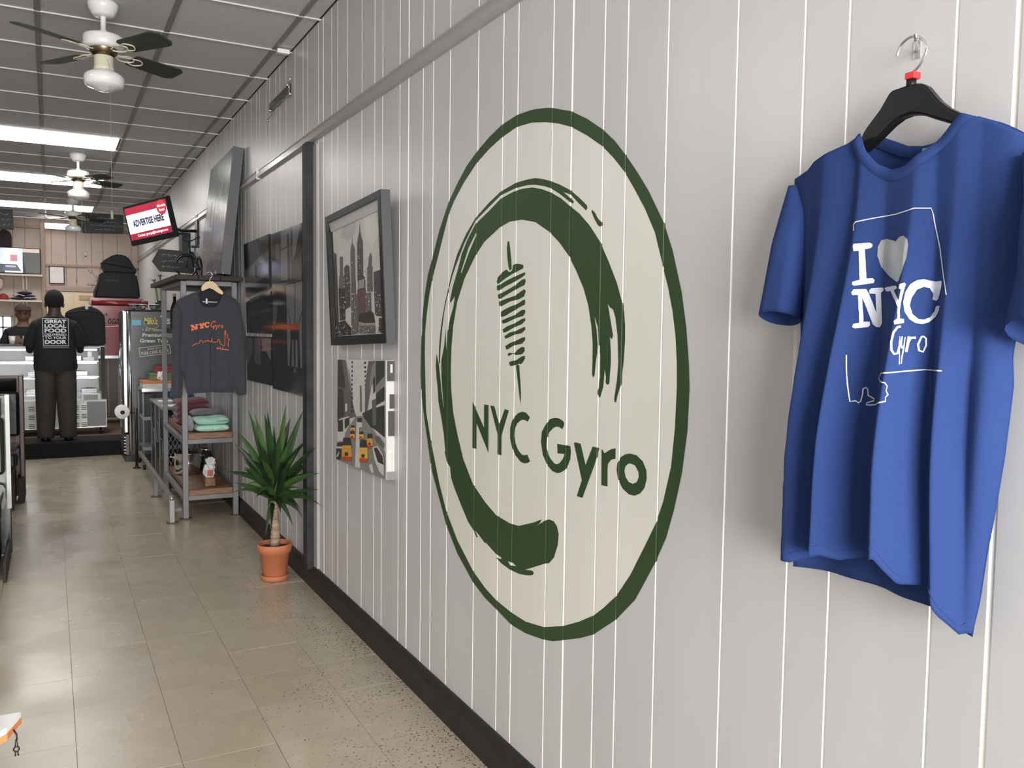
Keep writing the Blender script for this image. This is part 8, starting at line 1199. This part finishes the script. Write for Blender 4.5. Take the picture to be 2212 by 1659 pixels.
bm = torso_shirt((-.29,12.20), [(W(0,0,.80)[2],.17,.12,0),(W(0,0,1.05)[2],.17,.12,0),(W(0,0,1.20)[2],.175,.105,0),(W(0,0,1.25)[2],.12,.085,0),(W(0,0,1.28)[2],.07,.06,0)]); obj('work_shirt', bm, TEEB, t)
hc = Vector(W(0,.012,1.455))
bm = bm_(); bmesh.ops.create_uvsphere(bm, u_segments=28, v_segments=20, radius=1)
for v in bm.verts:
    c = v.co.copy(); x, y, z = c.x*.078, c.y*.092, c.z*.108
    if z < -.03: x *= 1-(-z-.03)*3.0
    if c.y < -.8 and abs(c.x) < .25 and -.35 < c.z < .1: y -= .016*(1-abs(c.x)*4)
    v.co = hc+Vector((x, y, z))
for f in bm.faces: f.smooth = True
hd = obj('head', bm, SKIN2, t)
for s in (-1, 1):
    bm = bm_(); bmesh.ops.create_uvsphere(bm, u_segments=10, v_segments=8, radius=.010)
    for v in bm.verts: v.co += hc+Vector((s*.030, -.082, .012))
    obj('eye', bm, mat('eye_dark', (.02,.015,.012), .2), hd)
    bm = bm_(); bmesh.ops.create_uvsphere(bm, u_segments=10, v_segments=8, radius=1)
    for v in bm.verts: v.co = Vector((v.co.x*.010, v.co.y*.02, v.co.z*.028))+hc+Vector((s*.079, 0, -.005))
    obj('ear', bm, SKIN2, hd)
bm = bm_(); tube(bm, smooth_curve([hc+Vector((-.024,-.076,-.052)), hc+Vector((0,-.084,-.056)), hc+Vector((.024,-.076,-.052))], 4), .005, 8); obj('mouth', bm, mat('lips', (.13,.045,.04), .5), hd)
bm = bm_(); bmesh.ops.create_uvsphere(bm, u_segments=24, v_segments=14, radius=1)
for v in bm.verts:
    z = max(v.co.z, -.05); v.co = Vector((v.co.x*.094, v.co.y*.104, z*.085))+hc+Vector((0,.004,.052))
for f in bm.faces: f.smooth = True
CAPM = mat('brown_cap', (.085,.055,.042), .9, var=.3, vscale=60)
cp = obj('cap', bm, CAPM, t)
bm = bm_(); n = 14; A = []; B = []
for i in range(n+1):
    a = PI+PI*i/n; A.append(bm.verts.new(hc+Vector((.088*math.cos(a), .09*math.sin(a), .045)))); B.append(bm.verts.new(hc+Vector((.088*math.cos(a), .09*math.sin(a)-.055*math.sin(PI*i/n), .028))))
for i in range(n): bm.faces.new((A[i], A[i+1], B[i+1], B[i]))
bmesh.ops.solidify(bm, geom=bm.faces[:], thickness=.004); obj('cap_peak', bm, CAPM, cp)

# ============================================================ BACK WALL FITTINGS
SHW = mat('shelf_cream', (.66,.58,.48), .5)
for z, xr_, lb in ((2.125,-.085,'upper cream wall shelf under the wall television'),(1.742,-.10,'lower cream wall shelf with caps and folded navy shirts')):
    t = thing('wall_shelf', lb, 'shelf', (-.6,14.8,z))
    bm = bm_(); box(bm, (-1.4,14.62,z), (xr_,14.915,z+.028), .003); obj('board', bm, SHW, t)
    for x in (-.345,-.30,-1.1):
        bm = bm_(); box(bm, (x-.009,14.88,z-.19), (x+.009,14.917,z-.001)); box(bm, (x-.007,14.66,z-.02), (x+.007,14.89,z-.001)); obj('bracket', bm, mat('bracket_pale', (.8,.76,.7), .4), t)
t = thing('wall_television', 'television showing a blue-white street scene on the upper back shelf', 'television', (-.36,14.75,2.153))
bm = bm_(); box(bm, (-.95,14.72,2.165), (-.105,14.78,2.545), .006); obj('casing', bm, BLACK, t)
bm = bm_(); box(bm, (-.60,14.70,2.153), (-.45,14.84,2.166), .003); obj('stand', bm, BLACK, t)
def scr(name, rects, y, parent):
    ms = []; bm = bm_()
    for i, (a, c, e, poly) in enumerate(rects):
        m = mat('screen_%s_%d' % (name, i), a, .3, emit=e, ecol=a); ms.append(m)
        vs = [bm.verts.new((x, y-.0004*i, z)) for x, z in poly]; f = bm.faces.new(vs); f.material_index = i
    flip_to(bm, (0,-1,0)); return obj(name, bm, ms, parent)
R4 = lambda a, b, c, d: [(a,b),(c,b),(c,d),(a,d)]
scr('screen', [((.45,.50,.75),0,.9,R4(-.94,2.175,-.34,2.535)),((.02,.025,.04),0,.1,R4(-.94,2.175,-.57,2.30)),((.9,.92,1),0,1.4,[(-.60,2.36),(-.42,2.36),(-.40,2.53),(-.58,2.53)]),((.55,.18,.22),0,.5,R4(-.50,2.34,-.41,2.44)),((.75,.78,.85),0,.8,R4(-.60,2.30,-.40,2.33)),((.05,.06,.10),0,.2,[(-.60,2.20),(-.36,2.20),(-.42,2.30),(-.58,2.30)]),((.35,.4,.5),0,.4,R4(-.56,2.25,-.43,2.28)),((.55,.42,.33),0,.5,R4(-.34,2.48,-.12,2.535)),((.012,.014,.015),0,.02,[(-.34,2.48),(-.115,2.48),(-.115,2.175),(-.30,2.175)])], 14.7185, t)
t = thing('framed_certificate', 'black-framed white certificate on the back wall right of the post', 'picture', (.105,14.9,2.04))
for a, b in (((.0,2.035),(.212,2.049)),((.0,2.290),(.212,2.304)),((.0,2.035),(.014,2.304)),((.198,2.035),(.212,2.304))):
    bm = bm_(); box(bm, (a[0],14.872,a[1]), (b[0],14.892,b[1]), .002); obj('frame_rail', bm, BLACK, t)
bm = bm_(); box(bm, (.010,14.878,2.045), (.205,14.886,2.296)); obj('certificate', bm, mat('certificate_paper', (.86,.82,.78), .6), t)
bm = bm_(); P = [(.105+.055*math.cos(a), 2.17+.075*math.sin(a)) for a in [PI*.1+PI*.8*k/10 for k in range(11)]]; ribbon(bm, P, .004, lambda u, v: Vector((u, 14.877, v))); obj('seal_arc', bm, mat('faint_blue', (.55,.55,.62), .6), t, kind='stuff')
t = thing('paper_drawing', 'faint pencil drawing pinned to the back wall beside the bags', 'picture', (.6,14.9,2.04))
bm = bm_(); box(bm, (.505,14.892,2.04), (.700,14.896,2.305)); obj('sheet', bm, mat('drawing_paper', (.56,.46,.40), .8), t)
bm = bm_(); PT = lambda u, v: Vector((u, 14.8912, v)); ribbon(bm, [(.53,2.29),(.55,2.24),(.60,2.22),(.64,2.15),(.66,2.10)], .012, PT); ribbon(bm, [(.56,2.27),(.60,2.26),(.57,2.20)], .010, PT); ribbon(bm, [(.51,2.055),(.69,2.055)], .005, PT); ribbon(bm, [(.61,2.08),(.68,2.12),(.65,2.18)], .014, PT)
obj('pencil_marks', bm, mat('pencil', (.33,.27,.25), .8), t, kind='stuff')
def cap_(label, x, z, m, sx=1.):
    t = thing('cap', label, 'hat', (x,14.74,z))
    bm = bm_(); bmesh.ops.create_uvsphere(bm, u_segments=20, v_segments=12, radius=1)
    for v in bm.verts: v.co = Vector((v.co.x*.075*sx, v.co.y*.08, max(0, v.co.z)*.09))+Vector((x,14.74,z+.001))
    for f in bm.faces: f.smooth = True
    obj('crown', bm, m, t)
    bm = bm_(); box(bm, (x-.05,14.63,z+.001), (x+.05,14.69,z+.012), .005); obj('peak', bm, m, t)
cap_('red cap at the left end of the lower back shelf', -.60, 1.771, mat('cap_red', (.30,.03,.03), .8))
t = thing('folded_shirt', 'pile of navy printed shirts on the lower back shelf', 'shirt', (-.345,14.74,1.77))
NV = mat('navy_pile', (.035,.030,.065), .85, var=.3, vscale=20)
for i, (w_, h_, dz) in enumerate(((.36,.045,0),(.30,.045,.042),(.20,.05,.082))):
    bm = bm_(); crumple(bm, (-.345+.01*i,14.74,1.772+dz+h_*.45), .5, (w_,.16,h_*.95), 30+i, 3, .05)
    for v in bm.verts: v.co.z = max(v.co.z, 1.7712)
    for f in bm.faces: f.smooth = True
    obj('fold', bm, NV, t)
bm = bm_()
for a in ((-.46,1.83,-.33,1.855),(-.33,1.80,-.24,1.81)): ribbon(bm, [(a[0],a[1]),((a[0]+a[2])/2,a[3]),(a[2],a[1])], .010, lambda u, v: Vector((u, 14.645, v)))
obj('white_print', bm, mat('white_print_pile', (.6,.6,.62), .7), t, kind='stuff')
t = thing('plush_hat', 'pale pink rounded hat hanging at the left edge above the red cap', 'hat', (-.66,14.7,1.95))
bm = bm_(); crumple(bm, (-.66,14.72,2.0), .075, (.9,.8,1.35), 41, 3, .05)
for f in bm.faces: f.smooth = True
obj('crown', bm, mat('pale_pink', (.50,.38,.35), .8), t)
bm = bm_(); tube(bm, [(-.66,14.76,2.08),(-.66,14.9,2.11)], .006, 6); obj('peg', bm, BTRIM, t)
t = thing('hanging_apron', 'dark hooded garment hanging on the back wall above the television', 'garment', (-.57,14.85,2.55))
bm = bm_(); soft_block(bm, [(-.70,2.552),(-.480,2.552),(-.478,2.70),(-.49,2.77),(-.54,2.81),(-.60,2.825),(-.68,2.80)], 14.82, 14.90, .012); obj('cloth', bm, mat('apron_dark', (.035,.026,.026), .9), t)
bm = bm_(); tube(bm, smooth_curve([(-.64,14.815,2.78),(-.60,14.81,2.815),(-.56,14.815,2.83),(-.545,14.86,2.835),(-.545,14.915,2.838)], 4), .006, 6); obj('hook_loop', bm, CHROME, t)

# ============================================================ CHALKBOARDS
SLATE = mat('chalk_slate', (.028,.036,.033), .6, var=.3, vscale=12); CHK = mat('chalk', (.34,.35,.33), .8); CBF = mat('chalk_frame', (.05,.045,.04), .5)
def chalk(label, poly, y, lines, hang=None, th=.018):
    t = thing('chalkboard', label, 'sign', (sum(p[0] for p in poly)/len(poly), y, min(p[1] for p in poly)))
    bm = bm_(); prism(bm, poly, 'y', y, y+th); obj('slate', bm, SLATE, t)
    bm = bm_(); tube(bm, [(u, y+.004, v) for u, v in poly], .008, 6, closed=True); obj('frame', bm, CBF, t)
    bm = bm_(); rn2 = random.Random(len(label))
    for (x0, x1, z, h_) in lines:
        x = x0
        while x < x1:
            L_ = rn2.uniform(.02,.05)
            P = [(x+L_*k/4, z+rn2.uniform(-.5,.5)*h_) for k in range(5)]; ribbon(bm, P, .0045, lambda u, v: Vector((u, y-.001, v))); x += L_+.015
    obj('chalk_writing', bm, CHK, t, kind='stuff')
    for x, z in hang or ():
        bm = bm_(); tube(bm, [(x, y+.008, z), (x, y+.008, ZC)], .002, 6); obj('chain', bm, GREY, t)
chalk('arrow-shaped chalkboard pointing left, hung by the farthest fan', [(.295,2.745),(.405,2.885),(.895,2.895),(.895,2.655),(.405,2.635)], 12.72, [(.36,.42,2.765,.03),(.46,.78,2.84,.025),(.46,.80,2.79,.02),(.5,.86,2.745,.018),(.55,.78,2.69,.022)], [(.46,2.885),(.85,2.892)])
chalk('rectangular chalkboard cut by the left edge, hung over the counter', [(-1.1,2.855),(-.385,2.840),(-.380,2.605),(-1.1,2.618)], 12.5, [(-.56,-.44,2.79,.03),(-.56,-.44,2.72,.02),(-.56,-.41,2.655,.03)], [(-.45,2.842),(-1.0,2.85)])
chalk('arrow-shaped dark chalkboard beside the model bicycle', [(.872,2.035),(.928,2.148),(1.24,2.140),(1.24,1.940),(.935,1.950)], 8.82, [(.95,1.12,2.10,.02),(.95,1.14,2.045,.018),(.95,1.10,1.99,.02)], None)
bm = bm_(); tube(bm, [(.41,12.02,3.02),(.41,12.02,2.32)], .0012, 5); c_ = thing('light_cord', 'long thin light pull cord with a bell end behind the second fan', 'cord', (.41,12.02,3.02)); obj('cord', bm, mat('pull_chain', (.25,.23,.2), .4), c_)
bm = bm_(); lathe(bm, [(.001,.05),(.005,.04),(.012,0),(.001,-.004)], (.41,12.02,2.27), 12); obj('bell_end', bm, CHROME, c_)

# ============================================================ ADVERT TELEVISION ON ITS WALL ARM
YAW, PIT, ROL = -1.041, .191, -.095
from mathutils import Euler
cY, sY = math.cos(YAW), math.sin(YAW); cP, sP = math.cos(PIT), math.sin(PIT); cR, sR = math.cos(ROL), math.sin(ROL)
RT = Matrix(((cY,-sY,0),(sY,cY,0),(0,0,1))) @ Matrix(((1,0,0),(0,cP,-sP),(0,sP,cP))) @ Matrix(((cR,0,sR),(0,1,0),(-sR,0,cR)))
TC = Vector((.808,8.5,2.371)); HH = .364; WW = HH*16/9
def TV(x, y, z): return TC+RT @ Vector((x, y, z))
t = thing('advert_television', 'black television on a wall arm showing a red and white advert', 'television', tuple(TC))
def tvbox(bm, lo, hi, bev=.003):
    vs = box(bm, lo, hi, bev)
    return bm
def tvobj(name, bm, m, par):
    for v in bm.verts: v.co = TV(*v.co)
    return obj(name, bm, m, par)
bm = bm_(); box(bm, (-WW/2,0,-HH/2), (WW/2,.045,HH/2), .004); tvobj('casing', bm, BLACK, t)
a, b = WW/2-.022, HH/2-.022; zb_ = -HH/2+.048
bm = bm_(); P4 = lambda x0, z0, x1, z1, k, m_: (bm.faces.new([bm.verts.new((x, -.001-.0006*k, z)) for x, z in ((x0,z0),(x1,z0),(x1,z1),(x0,z1))]), m_)
SW = mat('screen_white', (.62,.66,.86), .25, emit=.50, ecol=(.74,.80,1.0)); SR_ = mat('screen_red', (.30,.02,.04), .25, emit=.20, ecol=(.62,.05,.10)); SRB = mat('screen_badge', (.45,.03,.05), .25, emit=.28, ecol=(.70,.07,.10)); ST = mat('screen_black', (.02,.02,.03), .3); SWT = mat('screen_text', (.8,.8,.85), .3, emit=.8, ecol=(.9,.9,1))
f, _ = P4(-a, zb_, a, b, 0, 0); sc_ = tvobj('screen', bm, SW, t)
bm = bm_(); f, _ = P4(-a, b-.062, a, b, 1, 0); tvobj('red_band', bm, SR_, sc_)
bm = bm_(); f, _ = P4(-a, zb_, a, zb_+.058, 1, 0); tvobj('red_band', bm, SR_, sc_)
bm = bm_(); bm.faces.new([bm.verts.new((a-.072+.070*math.cos(q), -.0030, b-.062+.066*math.sin(q))) for q in [2*PI*k/28 for k in range(28)]]); tvobj('badge', bm, SRB, sc_)
def tvt(s, w_, h_, x, z, m, y=-.0036, bold=.0): obj('screen_lettering', text_bm(s, lambda u, v: TV(u, y, v), w_, h_, x, z, bold), m, sc_)
tvt('ADVERTISE HERE', .455, .062, -.225, -.020, ST, -.0022, .038)
tvt('Contact: george@localmgm.com', .44, .032, -.19, zb_+.014, SWT, -.0022, .01)
tvt('Affordable', .122, .022, a-.130, b-.058, SWT, -.0036, .012); tvt('Rates!', .075, .024, a-.108, b-.095, SWT, -.0036, .012)
bm = bm_(); pj = TV(0,.05,.0); 
tube(bm, [TV(.05,.045,0), Vector((1.12,8.72,2.33)), Vector((1.245,8.66,2.33))], .014, 8); tube(bm, [TV(-.05,.045,-.05), Vector((1.12,8.72,2.30))], .010, 8); obj('wall_arm', bm, BLACK, t)
bm = bm_(); box(bm, (1.242,8.58,2.20), (1.2599,8.74,2.48), .003); obj('wall_plate', bm, BLACK, t)
t = thing('media_box', 'black box fixed to the wall just right of the advert television', 'box', (1.22,9.27,2.02))
bm = bm_(); box(bm, (1.18,9.15,2.02), (1.2599,9.40,2.36), .003); obj('case', bm, BLACK, t)
bm = bm_(); tube(bm, smooth_curve([(1.19,9.2,2.03),(1.16,9.1,1.98),(1.12,8.95,1.99),(1.10,8.85,2.02)], 5), .003, 6); obj('cable', bm, GREY, t)

# ============================================================ BOOTH SEATING ON THE LEFT
VINYL = mat('black_vinyl', (.012,.016,.014), .22, coat=.3, bump=.15, bscale=12); MAR = mat('maroon_wood', (.085,.030,.032), .35, var=.3, vscale=10, stretch=(3,3,.5))
def booth(label, y, xr, zt, maroon):
    t = thing('booth_bench', label, 'bench', (-.9,y,0), 'booth benches along the left side')
    x0 = -2.2
    if maroon:
        bm = bm_(); box(bm, (x0,y,.02), (xr,y+.07,zt-.004), .004); obj('back_board', bm, MAR, t)
        bm = bm_(); box(bm, (xr-.030,y-.14,.10), (xr,y+.09,zt), .004); obj('end_panel', bm, MAR, t)
        bm = bm_(); box(bm, (xr-.050,y-.22,0), (xr-.004,y+.06,.20), .004); obj('plinth', bm, DWOOD, t)
    else:
        bm = bm_(); box(bm, (x0,y,.02), (xr-.008,y+.06,zt), .006); obj('back_board', bm, VINYL, t)
        bm = bm_(); box(bm, (xr-.030,y-.004,.30), (xr-.006,y+.002,zt), .001); obj('edge_trim', bm, mat('white_edge_trim', (.82,.82,.80), .35), t, label='worn white edge strip')
        bm = bm_(); box(bm, (xr-.035,y-.60,0), (xr-.016,y+.05,.11), .004); obj('plinth', bm, DWOOD, t)
    xe = xr-.035
    bm = bm_(); box(bm, (x0,y-.075,.52), (xe,y,zt-.13), .02); obj('back_cushion', bm, VINYL, t)
    bm = bm_(); tube(bm, [(x0,y-.045,zt-.075),(xe-.012,y-.045,zt-.075)], .052, 16); obj('top_roll', bm, VINYL, t)
    bm = bm_(); box(bm, (x0,y-.60,.33), (xe,y-.02,.46), .03); obj('seat_cushion', bm, VINYL, t)
    bm = bm_(); box(bm, (x0,y-.56,.02), (xe-.03,y-.02,.33), .004); obj('seat_base', bm, DARK, t)
booth('far booth bench with maroon wood end at the left edge', 7.98, -.200, 1.012, True)
booth('near black booth bench with a white edge strip at the left edge', 6.0, -.222, 1.00, False)
# white-topped table reaching in at the lower left
t = thing('cafe_table', 'white table corner with orange edge at the lower left', 'table', (-.45,1.45,0))
c0 = Vector((-.059,1.698)); c1 = Vector((-.0925,1.622)); d2 = Vector((-.55,1.52))
poly = [tuple(c0), (-.088,1.638), (-.125,1.612), (-.80,1.42), (-.86,1.46), (-.83,1.78), (-.75,1.80), (-.11,1.705)]
poly = [(-.059,1.698),(-.0785,1.640),(-.0955,1.622),(-.60,1.40),(-.80,1.55),(-.72,1.72)]
bm = bm_(); prism(bm, poly, 'z', .742, .752); obj('table_top', bm, mat('table_white', (.86,.85,.83), .3), t)
bm = bm_(); q_ = [(x+(.0012 if x > -.2 else -.002), y+(-.002 if y < 1.66 else .002)) for x, y in poly]; prism(bm, q_, 'z', .731, .7418); obj('edge_band', bm, mat('table_orange', (.72,.27,.10), .5), t)
bm = bm_(); tube(bm, [(-.50,1.57,.02),(-.50,1.57,.74)], .03, 16); obj('pedestal', bm, GREY, t)
bm = bm_(); lathe(bm, [(.001,0),(.19,0),(.20,.01),(.06,.03),(.03,.04)], (-.50,1.57,0), 28); obj('foot', bm, GREY, t)
t = thing('key_charm', 'small black metal charm hanging at the table corner', 'charm', (-.066,1.652,.70))
ck = (-.0645,1.640)
bm = bm_(); tube(bm, [(ck[0]-.004,ck[1]+.012,.7415),(ck[0]+.0005,ck[1]+.004,.736),(ck[0]+.001,ck[1],.728)], .0014, 8); obj('clasp', bm, BLACK, t)
for i, (dx, z0, z1) in enumerate(((-.0018,.729,.717),(.0018,.729,.716))):
    bm = bm_(); tube(bm, [(ck[0]+dx*.4,ck[1],z0),(ck[0]+dx,ck[1],z1)], .0009, 6); obj('link', bm, BLACK, t)
bm = bm_(); tube(bm, [(ck[0]+.0042*math.cos(a),ck[1],.712+.0042*math.sin(a)) for a in [2*PI*k/14 for k in range(14)]], .0014, 6, closed=True); obj('ring', bm, BLACK, t)
for dx in (-.002,.0026):
    bm = bm_(); tube(bm, [(ck[0]+dx*.6,ck[1],.708),(ck[0]+dx,ck[1],.700)], .0012, 6); obj('pendant', bm, BLACK, t)
t = thing('pepper_shaker', 'dark round shaker at the left edge of the white table', 'shaker', (-.0985,1.634,.752))
bm = bm_(); lathe(bm, [(.0005,0),(.010,0),(.011,.003),(.010,.006),(.0085,.012),(.0005,.013)], (-.1005,1.640,.7521), 20); obj('shaker_body', bm, mat('shaker_dark', (.03,.012,.014), .3), t)
bm = bm_(); lathe(bm, [(.0005,.013),(.006,.013),(.006,.015),(.0005,.016)], (-.1005,1.640,.7521), 16); obj('shaker_top', bm, CHROME, t)
